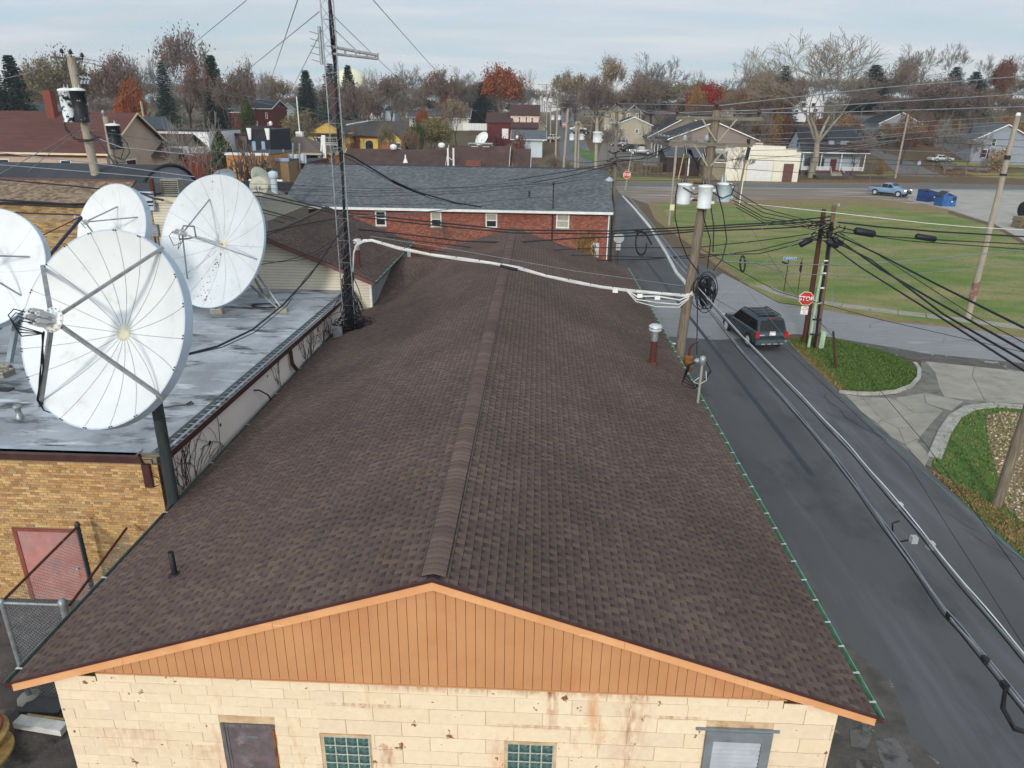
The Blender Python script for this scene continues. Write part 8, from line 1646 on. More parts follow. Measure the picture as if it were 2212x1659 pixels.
dx0 = gy(1690, 380, 138.6).x-W0; b = MB(); b.b2((dx0, -.06, 0), (dx0+2.0*.9, -.01, 3.2)); b.build('side_door', mat('brown_door', S('6a4a42'), S('5e413a')), WG)
b = MB(); b.beam((-.1, -.1, 0), (-.1, -.1, H0-.8), .12); b.build('downspout', mWhite, WG)
# porch house
PX0, PX1 = gy(1728, 380, 150).x, gy(1862, 383, 150).x; pz0 = gy(1740, 379, 150).z;
PH = thing('porch_house', 'pale blue-grey house with dark roof, dormer and white-railed front porch', 'house', (PX0, 150, pz0)); pw = PX1-PX0; pe = gy(1780, 329, 150).z-pz0; pr = gy(1780, 290, 155).z-pz0+1.3
b = MB(); b.b2((0, 2.2, .8), (pw, 10, pe+.4)); b.prism([(0, 2.2, pe+.4), (0, 10, pe+.4), (0, 5.2, pr-.2)], (pw, 0, 0)); b.build('wall', mSideBlue, PH)
b = MB(); b.b2((0, 0, -1), (pw, 10, .8)); b.build('foundation', mat('grey_foundation', S('55565a'), S('4a4b4f')), PH); b = MB(); b.b2((-.1, -.1, .8), (pw+.1, 2.3, .98)); b.build('porch_floor', mat('red_porch', S('7a3530'), S('6d2f2a')), PH)
for s_ in (0, 1):
 b = MB(); b.prism([(-.5, 5.2, pr), (-.5, -.6 if s_ == 0 else 10.8, pe if s_ == 0 else pe+.1), (-.5, -.6 if s_ == 0 else 10.8, pe-.18), (-.5, 5.2, pr-.18)], (pw+1, 0, 0)); b.build('roof', mat('black_brown_roof', S('2e2b2d'), S('3a3334'), rough=.95, scale=1.5, stain=(S('5d4438'), 3, .62, .72)), PH)
b = MB(); b.b2((-.5, -.68, pe-.16), (pw+.5, -.58, pe+.02)); b.build('gutter', mWhite, PH)
b = MB(); b.b2((pw*.42, 1.2, pe+.6), (pw*.86, 5.4, pe+2.3)); b.build('dormer', mSideBlue, PH); b = MB(); b.prism([(pw*.38, .6, pe+2.3), (pw*.9, .6, pe+2.3), (pw*.9, 5.4, pr+.05), (pw*.38, 5.4, pr+.05)], (0, 0, .14)); b.build('dormer_roof', mRoofD, PH); window(PH, (pw*.50, 1.19, pe+.9), (1, 0, 0), 1.2, 1.2, fw_=.1, mf=mat('dark_green_trim', S('22352f'))); window(PH, (pw*.68, 1.19, pe+.9), (1, 0, 0), 1.2, 1.2, fw_=.1, mf=mWhite)
for x in (.1, pw*.30, pw*.62, pw-.1): b = MB(); b.box((x, .0, (pe+.8)/2), (.14, .14, pe-.8)); b.build('porch_post', mWhite, PH)
for (xa, xb) in ((.1, pw*.30), (pw*.30, pw*.46), (pw*.66, pw-.1)):
 b = MB(); b.box(((xa+xb)/2, 0, 1.75), (xb-xa, .08, .07)); b.box(((xa+xb)/2, 0, 1.1), (xb-xa, .08, .07)); x = xa
 while x < xb: b.box((x, 0, 1.42), (.08, .05, .62)); x += .17
 b.build('railing', mWhite, PH)
b = MB()
for k in range(4): b.b2((pw*.47, -.3-.3*k, -.2), (pw*.64, -.3*k, .8-.2*k))
b.build('steps', mConcr, PH); b = MB(); b.beam((pw*.47, 0, 1.8), (pw*.45, -1.4, .8), .08); b.beam((pw*.64, 0, 1.8), (pw*.66, -1.4, .8), .08); b.build('stair_rail', mWhite, PH)
for x in (pw*.1, pw*.33): window(PH, (x, 2.19, 1.5), (1, 0, 0), 1.1, 1.7, fw_=.12, mf=mat('dark_green_trim', S('22352f')))
b = MB(); b.b2((pw*.52, 2.1, .98), (pw*.62, 2.19, 3.1)); b.build('front_door', mat('dark_red_door', S('5d2b2a')), PH)
for (y, z, h_) in ((3.6, 3.9 if False else pe+.7, 1.4), (3.0, 1.6, 1.8), (8.2, 1.2, 1.9)): window(PH, (-.01, y+.8, z), (0, -1, 0), .8, h_, fw_=.12, mf=mat('dark_green_trim', S('22352f')))
# retaining timbers
q0, q1 = gt(1760, 385), gt(1830, 388); t = thing('timber_edging', 'weathered timber retaining edge below the big bare tree', 'retaining wall', q0)
for k in range(2):
 for (a, c) in ((gt(1735, 377), gt(1764, 389)), (gt(1764, 389), gt(1832, 389)), (gt(1845, 388), gt(1915, 391))): b = MB(); b.beam(a+Vector((0, 0, .25+.35*k)), c+Vector((0, 0, .25+.35*k)), .35, .32); b.build('timber', mat('old_timber', S('4f4740'), S('3d3631')), t, world=True)
# hill houses
hpx('white_hill_house', 'white two-storey house on the wooded hill behind the big bare tree', 1712, 1782, 250, 222, 198, 205, 9, mat('bright_white_siding', S('dfe0e0'), S('d3d5d6')), mRoofD, ax='y', wins=[(.12, .1, .09, .35), (.4, .1, .09, .35), (.68, .05, .12, .5), (.28, .65, .12, .35), (.6, .65, .12, .35)], mwf=mBlackM)
hpx('grey_hill_house', 'grey-blue house with dark roof half hidden by tawny leaves on the slope', 1900, 1990, 305, 265, 242, 178, 10, mat('dull_blue_siding', S('8d979e'), S('828c93')), mRoofD, ax='y', wins=[(.1, .5, .12, .3), (.5, .5, .12, .3), (.55, .1, .12, .3)])
hpx('grey_hill_cottage', 'second pale grey house left of the tawny tree on the slope', 1852, 1905, 300, 268, 250, 186, 9, mat('dull_blue_siding', S('8d979e')), mRoofG, wins=[(.3, .4, .1, .35), (.7, .4, .1, .35)])
RH = hpx('shuttered_house', 'grey house with white windows and dark red shutters at the right edge', 2104, 2235, 352, 300, 268, 160, 12, mat('blue_grey_siding', S('8b9299'), S('80878f')), mRoofG, ax='y', wins=[(.18, .22, .09, .36), (.52, .22, .12, .36), (.30, .72, .08, .3)], over=.5)
for (u, z, h_) in ((.165, .22, .36), (.275, .22, .36), (.505, .22, .36), (.645, .22, .36)):
 W_ = gy(2235, 300, 160).x-gy(2104, 300, 160).x; H_ = gy(2104, 300, 160).z-gy(2104, 352, 160).z; b = MB(); b.b2((u*W_, -.08, z*H_), (u*W_+.35, -.01, (z+h_)*H_)); b.build('shutter', mat('dark_red_shutter', S('6a2630'), S('5d2129')), RH)
q0 = gt(1990, 371)
t = thing('log_pile', 'grey weathered logs lying beside the bare trees near the white sedan', 'log pile', gt(1960, 370))
for k, (x0, y0, x1, y1) in enumerate(((1945, 366, 1985, 372), (1955, 362, 1978, 368), (1980, 370, 2020, 376), (2015, 372, 2048, 378), (2020, 377, 2050, 374), (1950, 371, 1972, 374))): b = MB(); b.tube([gt(x0+85, y0-4)+Vector((0, 0, .4)), gt(x1+85, y1-4)+Vector((0, 0, .5))], .45, 9); b.build('log', mat('grey_log', S('6b645c'), S('55504a'), scale=3), t, world=True)
hpx('far_white_house', 'far white house strip seen through trunks at upper right', 2100, 2175, 242, 232, 226, 230, 8, mat('bright_white_siding', S('dfe0e0')), mRoofG)
hpx('far_dark_roof_house', 'far house with dark blue roof and cream gable right of the red maple', 1568, 1612, 240, 226, 214, 230, 9, mCreamSt, mRoofD)
# ------------------------------------------------------------------ TREES
mBarkG = mat('grey_bark', S('7b7468'), S('5c554b'), rough=.95, scale=2, stretch=(3, 3, .6)); mBarkD = mat('dark_bark', S('4a423b'), S('38322d'), rough=.95, scale=2); mBarkP = mat('pale_bark', S('9a917f'), S('776e5e'), rough=.95, scale=1.5, stretch=(2, 2, .5))
mTwig = mat('brown_twigs', S('766a60'), S('655a51'), rough=.95); mTwigG = mat('grey_twigs', S('807870'), S('6f6861'), rough=.95)
def leafmat(name, a, b_): return mat(name, S(a), S(b_), rough=.85, scale=.5, mixp=(.4, .6))
LM = dict(wine=leafmat('leaf_wine', '5a2428', '4a2224'), red=leafmat('leaf_red', '8e2c26', '6f2422'), orange=leafmat('leaf_orange', '955028', '7a4225'), rust=leafmat('leaf_rust', '744a36', '624034'), tan=leafmat('leaf_tan', 'a08a66', '86714f'), brown=leafmat('leaf_brown', '735c4c', '614c40'), mauve=leafmat('leaf_mauve', '755e5a', '65524e'), olive=leafmat('leaf_olive', '7d7444', '665f3a'), ochre=leafmat('leaf_ochre', '8d6a3c', '75562f'), green=leafmat('leaf_green', '3c4a2a', '2e3b24'), pine=leafmat('needle_dark', '34443a', '28362d'), arbor=leafmat('leaf_arborvitae', '3f4a28', '2f3a20'))
def grow(seed, H=10, spread=.5, trunk=.3, levels=5, r0=.22, split=(2, 3), tw=.02, forks=3, upb=.25, leaves=0, leaf=.22, pmin=.010):
 """returns trunk MB, crown MB (twigs slot 0, leaves slot 1) for a tree of height H"""
 rnd = random.Random(seed); T, K = MB(), MB(); tips = []
 def br(p, d, L_, r, lv):
  n = 3 if lv < 3 else 2; P = [p]; R = [r]; q = p.copy()
  for i in range(n):
   d = (d+Vector((rnd.uniform(-1, 1), rnd.uniform(-1, 1), rnd.uniform(-.6, .8)))*.16+Vector((0, 0, upb*.12))).normalized(); q = q+d*L_/n; P.append(q.copy()); R.append(max(pmin, r*(1-.42*(i+1)/n)))
  (T if lv <= 1 else K).tube(P, R, 7 if lv == 0 else 5 if lv == 1 else 3, cap=False, smooth=lv < 3)
  if lv >= levels: tips.append((q, d)); return
  k = rnd.randint(*split) if lv else forks
  if lv >= levels-2: k += 1
  for j in range(k):
   a = 2*PI*(j+rnd.uniform(-.3, .3))/k+lv; u = d.cross(Vector((0, 0, 1)) if abs(d.z) < .95 else Vector((1, 0, 0))).normalized(); v = d.cross(u)
   sp = spread*rnd.uniform(.6, 1.25); nd = (d+(u*math.cos(a)+v*math.sin(a))*sp).normalized(); s_ = P[-1] if (j < 2 or lv == 0) else P[-2]
   br(s_, nd, L_*rnd.uniform(.62, .86), R[-1]*rnd.uniform(.62, .85), lv+1)
 br(Vector((0, 0, 0)), Vector((0, 0, 1)), H*trunk, r0, 0)
 zs = max(q.z for q, d in tips); K.mi = 1
 for q, d in tips:
  for _ in range(leaves):
   c = q+Vector((rnd.gauss(0, .35), rnd.gauss(0, .35), rnd.gauss(0, .3))); a = Vector((rnd.uniform(-1, 1), rnd.uniform(-1, 1), rnd.uniform(-1, 1)))*leaf; b2_ = Vector((rnd.uniform(-1, 1), rnd.uniform(-1, 1), rnd.uniform(-1, 1)))*leaf
   K.add([c-a*.5, c+b2_*.5, c+a*.5, c-b2_*.5], [(0, 1, 2, 3)])
 K.mi = 0; s_ = H/zs
 for B in (T, K): B.v = [(v[0]*s_, v[1]*s_, v[2]*s_) for v in B.v]
 return T, K
PROT = {}
def proto(key, **k):
 T, K = grow(**k); rad = max(abs(v[0]) for v in K.v); PROT[key] = (T.mesh('trunk', mBarkG), K.mesh('crown', [mTwig, LM['brown']]), rad)
proto('bareA', seed=3, H=10, levels=7, spread=.46, trunk=.24, r0=.17, forks=4, pmin=.016)
proto('bareB', seed=8, H=10, levels=7, spread=.40, trunk=.26, r0=.16, forks=3, pmin=.016)
proto('bareC', seed=15, H=10, levels=7, spread=.56, trunk=.20, r0=.18, forks=4, pmin=.016)
proto('thin', seed=21, H=10, levels=5, spread=.36, trunk=.34, r0=.14, forks=3, pmin=.02)
proto('lightA', seed=4, H=10, levels=7, spread=.48, trunk=.22, r0=.17, forks=4, leaves=1, leaf=.17, pmin=.018)
proto('lightB', seed=5, H=10, levels=7, spread=.52, trunk=.20, r0=.17, forks=4, leaves=1, leaf=.17, pmin=.018)
proto('fullA', seed=6, H=10, levels=5, spread=.58, trunk=.22, r0=.22, forks=5, split=(3, 3), leaves=14, leaf=.24, pmin=.02)
proto('fullB', seed=9, H=10, levels=5, spread=.50, trunk=.20, r0=.2, forks=4, split=(3, 3), leaves=16, leaf=.24, pmin=.02)
proto('bush', seed=12, H=3, levels=4, spread=.8, trunk=.12, r0=.05, forks=7, split=(2, 3), pmin=.010)
proto('leafbush', seed=13, H=3, levels=4, spread=.9, trunk=.12, r0=.05, forks=7, split=(2, 3), leaves=6, leaf=.17, pmin=.010)
def conifer(key, seed, H=10, R_=2.6, n=46, wide=1.0, dens=1):
 rnd = random.Random(seed); T, K = MB(), MB(); T.tube([(0, 0, 0), (0, 0, H*.97)], [.18, .03], 7); K.mi = 1
 for i in range(n):
  z = H*(.06+.92*i/n); rr = R_*(1-z/H)**.85*rnd.uniform(.75, 1.1)+.12; k = int(9*dens)+2
  for j in range(k):
   a = 2*PI*j/k+rnd.uniform(0, .6)+i; L_ = rr*rnd.uniform(.6, 1.1); d = Vector((math.cos(a), math.sin(a), -.18*wide)); s_ = d.cross(Vector((0, 0, 1))).normalized()
   m = max(2, int(L_/.30))
   for q in range(1, m+1):
    c = Vector((0, 0, z))+d*L_*q/m; w_ = .30*rnd.uniform(.7, 1.2)
    K.add([c-d*.22, c+s_*w_-Vector((0, 0, .10)), c+d*.22+Vector((0, 0, rnd.uniform(-.05, .12))), c-s_*w_-Vector((0, 0, .10))], [(0, 1, 2, 3)])
 PROT[key] = (T.mesh('trunk', mBarkD), K.mesh('crown', [mTwig, LM['pine']]), R_)
conifer('spruce', 1, 10, 2.7, 60, dens=1.3); conifer('spruce2', 2, 10, 3.3, 46, dens=1.4)
def arbor(key, seed, H=10, R_=1.8):
 rnd = random.Random(seed); T, K = MB(), MB(); T.tube([(0, 0, 0), (0, 0, H*.7)], .15, 6); K.mi = 1
 for i in range(2600):
  t_ = rnd.random()**.8; z = H*(.03+.95*t_); rr = R_*min(1, (1-t_)*2.2+.02)**.7*(.75+.25*math.sin(t_*23+3*rnd.random())); a = rnd.uniform(0, 2*PI); q = rr*rnd.uniform(.75, 1.05); c = Vector((q*math.cos(a), q*math.sin(a), z)); u = Vector((rnd.uniform(-1, 1), rnd.uniform(-1, 1), rnd.uniform(-.3, .3)))*.26; v = Vector((rnd.uniform(-.3, .3), rnd.uniform(-.3, .3), 1))*.34
  K.add([c-u*.5, c+v*.5-u*.2, c+u*.5, c-v*.5], [(0, 1, 2, 3)])
 PROT[key] = (T.mesh('trunk', mBarkD), K.mesh('crown', [mTwig, LM['arbor']]), R_)
arbor('column', 3)
_k = [0]
def tree(key, px, pyt, Y, wpx, leafm=None, label=None, group=None, bark=None, twig=None, name='tree', cat='tree', base=None):
 tr, cr, rad = PROT[key]; top = gy(px, pyt, Y); zb = hgt(top.x, Y) if base is None else base; H_ = top.z-zb
 d = (Vector((top.x, Y, zb))-CAM).dot(fw); W_ = wpx*d/FL*(1.7 if 'spruce' in key else 1.15); s_ = H_/(3.0 if key in ('bush', 'leafbush') else 10.0); sx = max(.35*s_, min(2.4*s_, W_/2/rad)); _k[0] += 1
 t = thing(name, label or 'bare brown tree', cat, (top.x, Y, zb-.1), (_k[0]*2.399) % 6.283, group); t.scale = (sx, sx, s_)
 for me, nm in ((tr, 'trunk'), (cr, 'crown')):
  o = bpy.data.objects.new(nm, me); C.objects.link(o); o.parent = t
  if nm == 'crown':
   if twig: o.material_slots[0].link = 'OBJECT'; o.material_slots[0].material = twig
   if leafm and len(o.material_slots) > 1: o.material_slots[1].link = 'OBJECT'; o.material_slots[1].material = LM[leafm]
  elif bark: o.material_slots[0].link = 'OBJECT'; o.material_slots[0].material = bark
 return t
TL = [
('spruce', 14, 108, 120, 74, 'pine', 'dark spruce at the left edge of the skyline'), ('spruce2', -12, 150, 112, 70, 'pine', 'lower dark spruce cut by the left edge'), ('lightA', 75, 118, 160, 90, 'mauve', 'bare mauve-tinged tree right of the left-edge spruce'),
('lightB', 118, 108, 150, 150, 'olive', 'broad rounded olive-brown tree behind the leaning pole'), ('bareA', 168, 112, 170, 120, None, 'fine-twigged bare tree just right of the leaning pole top'), ('lightA', 222, 128, 150, 80, 'rust', 'bare tree with scattered rusty leaves left of the tall reddish tree'),
('fullA', 268, 165, 118, 62, 'orange', 'orange-leaved tree low behind the brown roof'), ('bareB', 262, 108, 170, 85, None, 'slim bare tree behind the orange-leaved tree'), ('lightA', 245, 110, 150, 100, 'mauve', 'reddish bare tree above the orange-leaved tree'), ('lightB', 378, 56, 165, 135, 'mauve', 'tallest reddish tree of the left skyline'),
('bareB', 318, 112, 175, 80, None, 'bare tree left of the tallest reddish tree'), ('spruce2', 345, 125, 150, 55, 'pine', 'dark pine left below the tallest reddish tree'), ('spruce', 452, 110, 155, 66, 'pine', 'dark spruce right of the tallest reddish tree'),
('lightA', 412, 130, 140, 80, 'rust', 'rusty bare tree under the dark spruces'), ('lightB', 520, 126, 150, 66, 'mauve', 'crimson-tinged bare tree left of the mast'), ('lightA', 490, 150, 140, 80, 'brown', 'brown bare tree behind the columnar evergreen'), ('column', 529, 205, 112, 42, 'arbor', 'columnar evergreen before the dark brick house'),
('column', 471, 276, 80, 62, 'arbor', 'bushy dark evergreen amid the bare branches by the orange wall'), ('bareB', 560, 148, 180, 70, None, 'pale bare tree between crimson tree and mast'), ('lightA', 590, 158, 190, 70, 'tan', 'tan bare tree left of the first spruce'),
('spruce', 658, 146, 200, 50, 'pine', 'free-standing pointed spruce left of the mast'), ('spruce2', 712, 130, 190, 60, 'pine', 'spruce directly behind the mast on its left'), ('spruce', 750, 134, 185, 46, 'pine', 'spruce just right of the mast'), ('lightB', 722, 170, 160, 60, 'rust', 'rusty tree between the two spruces at the mast'),
('lightA', 762, 170, 150, 70, 'mauve', 'reddish bare tree right of the mast'), ('bareB', 800, 142, 210, 70, None, 'pale bare tree in front of the water tower'), ('lightA', 836, 158, 200, 80, 'brown', 'dense brown tree right of the water tower'), ('lightB', 795, 190, 165, 90, 'mauve', 'mauve-brown tree in front of the pale bare tree'),
('bareA', 893, 130, 240, 90, None, 'tall bare tree standing above the white houses'), ('bareC', 862, 168, 220, 80, None, 'lower bare tree left of the tall one above the white houses'), ('lightB', 948, 144, 215, 86, 'rust', 'rust-brown oak left of the orange maple'), ('bareA', 1005, 142, 240, 80, None, 'rounded bare tree between oak and orange maple'), ('spruce2', 1042, 172, 230, 50, 'pine', 'dark pine between the rounded bare tree and the orange maple'),
('fullB', 958, 199, 225, 24, 'orange', 'small pointed orange tree behind the white houses'), ('fullA', 1085, 140, 215, 96, 'orange', 'large orange and rust maple above the maroon barn'), ('thin', 1140, 142, 215, 55, None, 'thin grey bare trees right of the orange maple'), ('fullB', 905, 235, 165, 38, 'orange', 'rust-orange shrub tree in front of the white house'),
('fullA', 930, 250, 150, 90, 'olive', 'olive-green thicket tree beside the yellow building'), ('fullB', 900, 268, 140, 60, 'green', 'dark green bush tree in the thicket'), ('lightB', 985, 210, 170, 76, 'tan', 'tan-leaved tree in front of the white house wing'), ('lightB', 640, 235, 135, 110, 'olive', 'olive-brown trees left of the yellow building'), ('lightB', 835, 262, 130, 46, 'olive', 'small olive tree in front of the yellow wing'), ('lightB', 885, 272, 128, 44, 'ochre', 'small ochre tree right of the yellow wing'), ('thin', 668, 270, 122, 40, None, 'thin bare tree before the yellow gable at left'), ('thin', 735, 262, 125, 36, None, 'thin bare tree beside the big gridded window'),
('lightB', 1215, 150, 250, 70, 'olive', 'yellow-olive tree beside the poles at the far street end'), ('lightA', 1250, 158, 230, 80, 'tan', 'tan-brown tree right of the far street'), ('lightA', 1285, 160, 200, 80, 'mauve', 'mauve-brown tree behind the twin poles'), ('lightA', 1328, 118, 220, 70, 'tan', 'tall forked tree with tan leaves above the beige houses'),
('bareA', 1440, 108, 205, 140, None, 'great rounded bare tree above the brick apartment building'), ('bareB', 1515, 146, 220, 60, None, 'small bare tree right of the great rounded one'), ('fullA', 1532, 176, 190, 90, 'red', 'bright red maple behind the big pole'), ('fullB', 1500, 190, 185, 70, 'ochre', 'tawny tree left below the red maple'), ('lightA', 1395, 165, 190, 80, 'brown', 'brown tree left of the great rounded bare tree'), ('bareC', 1316, 240, 150, 70, None, 'dark bare tree in front of the cream gabled house'),
('bareB', 1628, 98, 190, 80, None, 'crooked pale bare tree right of the red maple'), ('lightB', 1655, 150, 185, 90, 'ochre', 'ochre-brown tree right of the crooked pale tree'), ('spruce2', 1700, 135, 200, 60, 'pine', 'dark pine left of the giant bare tree'), ('lightB', 1715, 165, 185, 100, 'brown', 'brown tree mass behind the white hill house'), ('lightA', 1600, 190, 175, 80, 'ochre', 'tawny bare tree beside the dark-roofed far house'),
('spruce2', 1895, 135, 210, 80, 'pine', 'dark pine behind the right side of the giant bare tree'), ('lightB', 1965, 128, 190, 90, 'mauve', 'reddish-brown tree right of the giant bare tree'), ('bareA', 2000, 90, 230, 100, None, 'tall fine-twigged bare tree, first right of the giant'), ('bareB', 2075, 86, 235, 100, None, 'tall fine-twigged bare tree, second right of the giant'), ('spruce2', 2070, 140, 215, 60, 'pine', 'broad dark pine under the second tall bare tree'), ('spruce2', 2112, 150, 210, 60, 'pine', 'dark pine right of its broader neighbour'),
('bareB', 2148, 112, 215, 60, None, 'bare tree left of the red-topped tree'), ('fullB', 2168, 128, 200, 44, 'rust', 'red-orange topped tree near the right edge'), ('bareB', 2205, 112, 215, 60, None, 'bare tree at the right edge of the skyline'), ('lightB', 2040, 160, 175, 130, 'mauve', 'wide mauve-brown tree above the white sedan'), ('lightB', 2120, 185, 165, 100, 'brown', 'brown tree left of the shuttered house'), ('lightA', 1925, 262, 165, 60, 'ochre', 'thin tawny tree before the grey hill house'), ('lightB', 1965, 258, 158, 90, 'ochre', 'tawny oak still in leaf in front of the grey hill house'),
('bareB', 2040, 250, 152, 60, None, 'bare tree behind the white sedan'), ('bareC', 2068, 250, 150, 70, None, 'gnarled bare tree right of the white sedan'), ('thin', 1890, 335, 143, 40, None, 'small bare tree beside the pale pole at the lane'), ('lightA', 1850, 300, 150, 80, 'rust', 'leafy rust-brown tree leaning over the porch house'), ('bareB', 1660, 225, 160, 60, None, 'dark leaning tree left of the white hill house'),
('thin', 1405, 262, 144, 70, None, 'thin bare tree before the balconies of the brick apartment wing'), ('bareB', 1490, 272, 146, 60, None, 'bare tree in front of the black roof of the apartment building'), ('thin', 1385, 300, 140, 60, None, 'small bare tree among the pallet stacks'), ('bareC', 1885, 268, 152, 70, None, 'bare tree right of the porch house beside the lane'), ('bareC', 2110, 272, 150, 90, None, 'gnarled stubby bare tree left of the shuttered house'), ('bareB', 1570, 230, 165, 70, None, 'bare tree rising behind the white garage'),
]
for key, px, pyt, Y, wpx, lf, lb in TL:
 bk = mBarkP if 'pale' in lb else (mBarkD if key in ('lightA', 'lightB') else mBarkG)
 tree(key, px, pyt, Y, wpx, lf, lb, bark=bk, twig=mTwigG if lf is None else mTwig)
rr = random.Random(5)
LMK = [(60, 'at the far left'), (170, 'behind the leaning pole'), (300, 'above the long brown roof'), (400, 'under the tallest reddish tree'), (520, 'right of the dark spruces'), (630, 'left of the pointed spruce'), (720, 'left of the mast'), (800, 'right of the mast'), (880, 'near the water tower'), (960, 'behind the white houses'), (1040, 'left of the orange maple'), (1170, 'right of the orange maple'), (1260, 'right of the far street'), (1340, 'behind the beige houses'), (1430, 'left of the black-roofed apartments'), (1520, 'above the black-roofed apartments'), (1600, 'by the red maple'), (1680, 'above the white garage'), (1760, 'beside the white hill house'), (1850, 'behind the giant bare tree'), (1930, 'above the grey hill house'), (2020, 'right of the grey hill house'), (2100, 'above the white sedan'), (2400, 'above the shuttered house')]
TINT = dict(brown='brown', mauve='mauve-brown', olive='olive-brown', rust='rusty', ochre='ochre', red='red')
def lab(a, lf, b_, px): return a+' '+TINT.get(lf, 'brown')+' '+b_+' '+next(t for m, t in LMK if px < m)
for i in range(84):
 px = -20+i*27.1+rr.uniform(-10, 10)
 if 1160 < px < 1212: continue
 tree(rr.choice(('lightA', 'bareA', 'bareC', 'bareB')), px, 172+rr.uniform(-10, 22)-(14 if px > 1560 else 0)-(12 if px < 560 else 0), rr.uniform(200, 290), rr.uniform(90, 130), *(lambda l: (l, lab('tall', l, 'tree of the wood', px)))(rr.choice(('brown', 'brown', 'brown', 'mauve', 'olive'))), 'trees of the dense wood behind the houses', twig=mTwigG if i % 3 else mTwig)
for i in range(70):
 px = -10+i*32.6+rr.uniform(-12, 12)
 if 1140 < px < 1215 or 1255 < px < 1420 and i % 2: continue
 if 1690 < px < 1800: continue
 hgh = 205+rr.uniform(-10, 14)-(10 if px > 1580 else 0)
 tree(rr.choice(('lightA', 'lightB', 'lightB', 'bareC')), px, hgh, rr.uniform(172, 215) if px > 1450 else rr.uniform(215, 250), rr.uniform(70, 110), *(lambda l: (l, lab('low', l, 'thicket tree among the houses', px)))(rr.choice(('brown', 'brown', 'rust', 'mauve'))), 'low thickets between the far houses')
for i in range(46):
 px = -20+i*50+rr.uniform(-15, 15)
 tree(rr.choice(('bareA', 'lightA', 'bareC')), px, 186+rr.uniform(-8, 8), rr.uniform(320, 460), rr.uniform(60, 90), 'brown', lab('distant', 'brown', 'tree of the farthest line', px), 'trees of the farthest tree line', twig=mTwigG)
for i in range(34):
 px = 1640+i*17.6+rr.uniform(-10, 10)
 tree('leafbush', px, 285+rr.uniform(-25, 12), rr.uniform(166, 185), rr.uniform(40, 60), *(lambda l: (l, lab('small', l, 'brush clump on the slope', px)))(rr.choice(('ochre', 'brown', 'rust'))), 'tawny brush on the wooded slope', name='shrub', cat='shrub')
# giant bare tree
T, K = grow(seed=33, H=10, levels=7, spread=.50, trunk=.26, r0=.21, forks=4, split=(2, 3), pmin=.0105, upb=.2, leaves=0); rad = max(abs(v[0]) for v in K.v); PROT['giant'] = (T.mesh('trunk', mBarkP), K.mesh('crown', [mat('pale_limb', S('857b6b'), S('6a6157'), rough=.95)]), rad)
tree('giant', 1803, 60, 146, 320, None, 'giant pale-barked bare tree in front of the porch house', bark=mBarkP)
# near trees and shrubs
proto('gnarl', seed=44, H=10, levels=6, spread=.62, trunk=.22, r0=.22, forks=4, split=(2, 2), pmin=.022)
tree('gnarl', 430, 235, 66, 200, None, 'gnarled wide bare tree in front of the white wall', bark=mBarkG, twig=mTwigG, base=0)
tree('gnarl', 385, 245, 70, 130, None, 'second gnarled bare tree behind the quonset end', bark=mBarkG, twig=mTwigG, base=0)
tree('bush', 530, 300, 62, 120, None, 'bare shrub before the orange wall, nearest the evergreen', twig=mTwig, name='shrub', cat='shrub', base=1)
tree('bush', 575, 320, 64, 80, None, 'bare shrub before the right end of the orange wall', twig=mTwig, name='shrub', cat='shrub', base=1)
tree('bareB', 1606, 312, gz(1601, 430).y, 100, None, 'small V-shaped bare tree in front of the white garage', bark=mBarkG, twig=mTwigG)
tree('thin', 965, 470, 51.8, 110, None, 'bare twiggy shrub against the red brick wall', twig=mTwig, name='shrub', cat='shrub', base=0)
tree('leafbush', 1262, 532, 51.0, 60, 'ochre', 'brown-leaved bush beside the white door of the brick building', name='shrub', cat='shrub', base=0)
tree('leafbush', 1080, 306, 165, 60, 'wine', 'wine-red shrub in front of the maroon barn', name='shrub', cat='shrub'); tree('leafbush', 1120, 305, 160, 50, 'rust', 'brown-red shrub left of the white garage', name='shrub', cat='shrub')
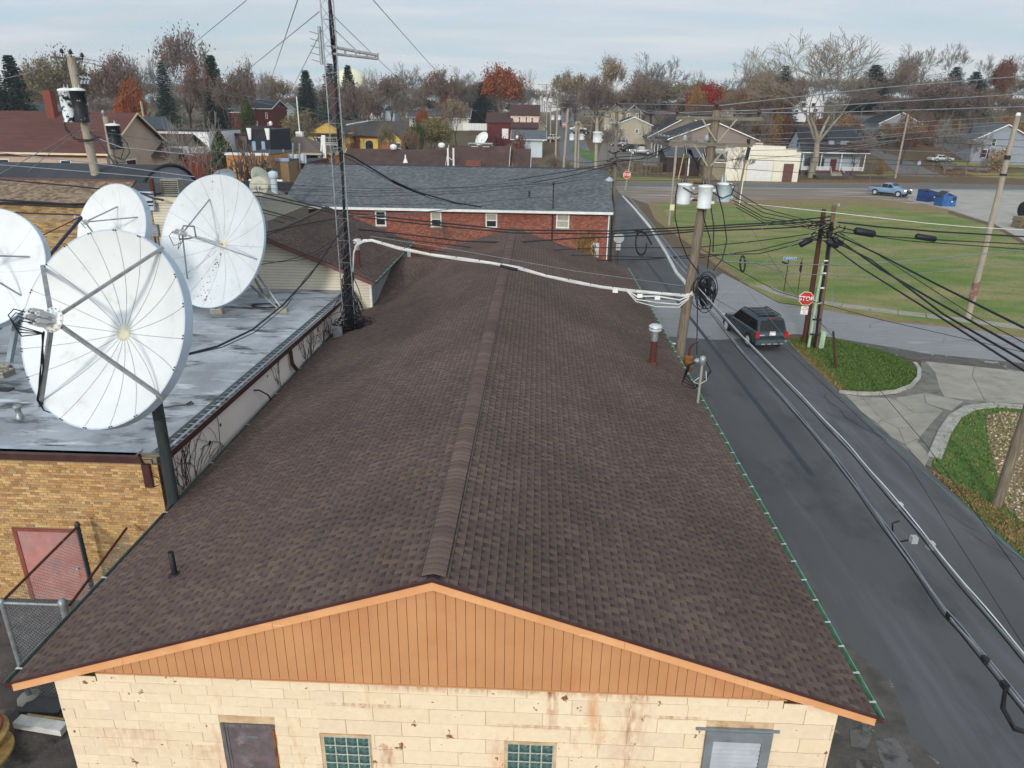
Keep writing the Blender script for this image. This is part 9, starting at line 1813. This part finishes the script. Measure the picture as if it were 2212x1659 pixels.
for k, (px, py, Y, w_, lf, lb) in enumerate(((1190, 334, 125, 56, 'brown', 'brownish thicket left of the far street, nearest the garages'), (1225, 345, 118, 50, 'brown', 'twiggy thicket before the leaning thin pole'), (1320, 350, 135, 60, None, 'grey twiggy brush beside the small STOP sign'), (1345, 345, 140, 50, None, 'brush left of the pallets'), (1165, 352, 115, 50, 'brown', 'brown brush right of the garages'), (1105, 352, 98, 34, 'brown', 'reddish twigs at the right garage'), (690, 345, 112, 30, 'green', 'clipped dark shrubs by the garden wall'), (643, 335, 112, 34, 'green', 'dark evergreen hedge left of the yellow building'))):
 tree('bush' if lf != 'green' else 'leafbush', px, py-8, Y, w_, lf, lb, name='shrub', cat='shrub')
for (px, py, Y, w_, lf, lb) in ((2160, 335, 156, 70, 'tan', 'tawny bushes in front of the shuttered house'), (1905, 352, 150, 30, 'ochre', 'drooping ochre bush right of the porch')): tree('leafbush', px, py, Y, w_, lf, lb, name='shrub', cat='shrub')
# street lamps and small extras in the middle distance
for (px, pb, pt2, Y, lb) in ((1117, 330, 300, 150, 'old-style black street lamp left of the far street'), (585, 320, 262+10, 112, 'globe street lamp behind the gazebo')):
 a = gy(px, pb, Y); a.z = hgt(a.x, Y); c = gy(px, pt2, Y); t = thing('street_lamp', lb, 'street lamp', a); b = MB(); b.tube([a, c], .08, 8); b.build('post', mBlackM, t, world=True); b = MB(); b.lathe([(.1, 0), (.28, .2), (.25, .5), (.05, .7)], c, 12); b.build('globe', mWhite, t, world=True)
# ------------------------------------------------------------------ HAZE
hb = MB(); hb.b2((-700, -60, -2), (700, 620, 62)); vm = bpy.data.materials.new('air'); vm.use_nodes = True; N = vm.node_tree.nodes; N.remove(N['Principled BSDF'])
pv = N.new('ShaderNodeVolumePrincipled'); pv.inputs['Color'].default_value = (.82, .88, .95, 1); pv.inputs['Density'].default_value = HAZE; pv.inputs['Anisotropy'].default_value = .2; vm.node_tree.links.new(pv.outputs[0], N['Material Output'].inputs['Volume'])
if HAZE > 0: hb.build('haze', vm, kind='stuff')
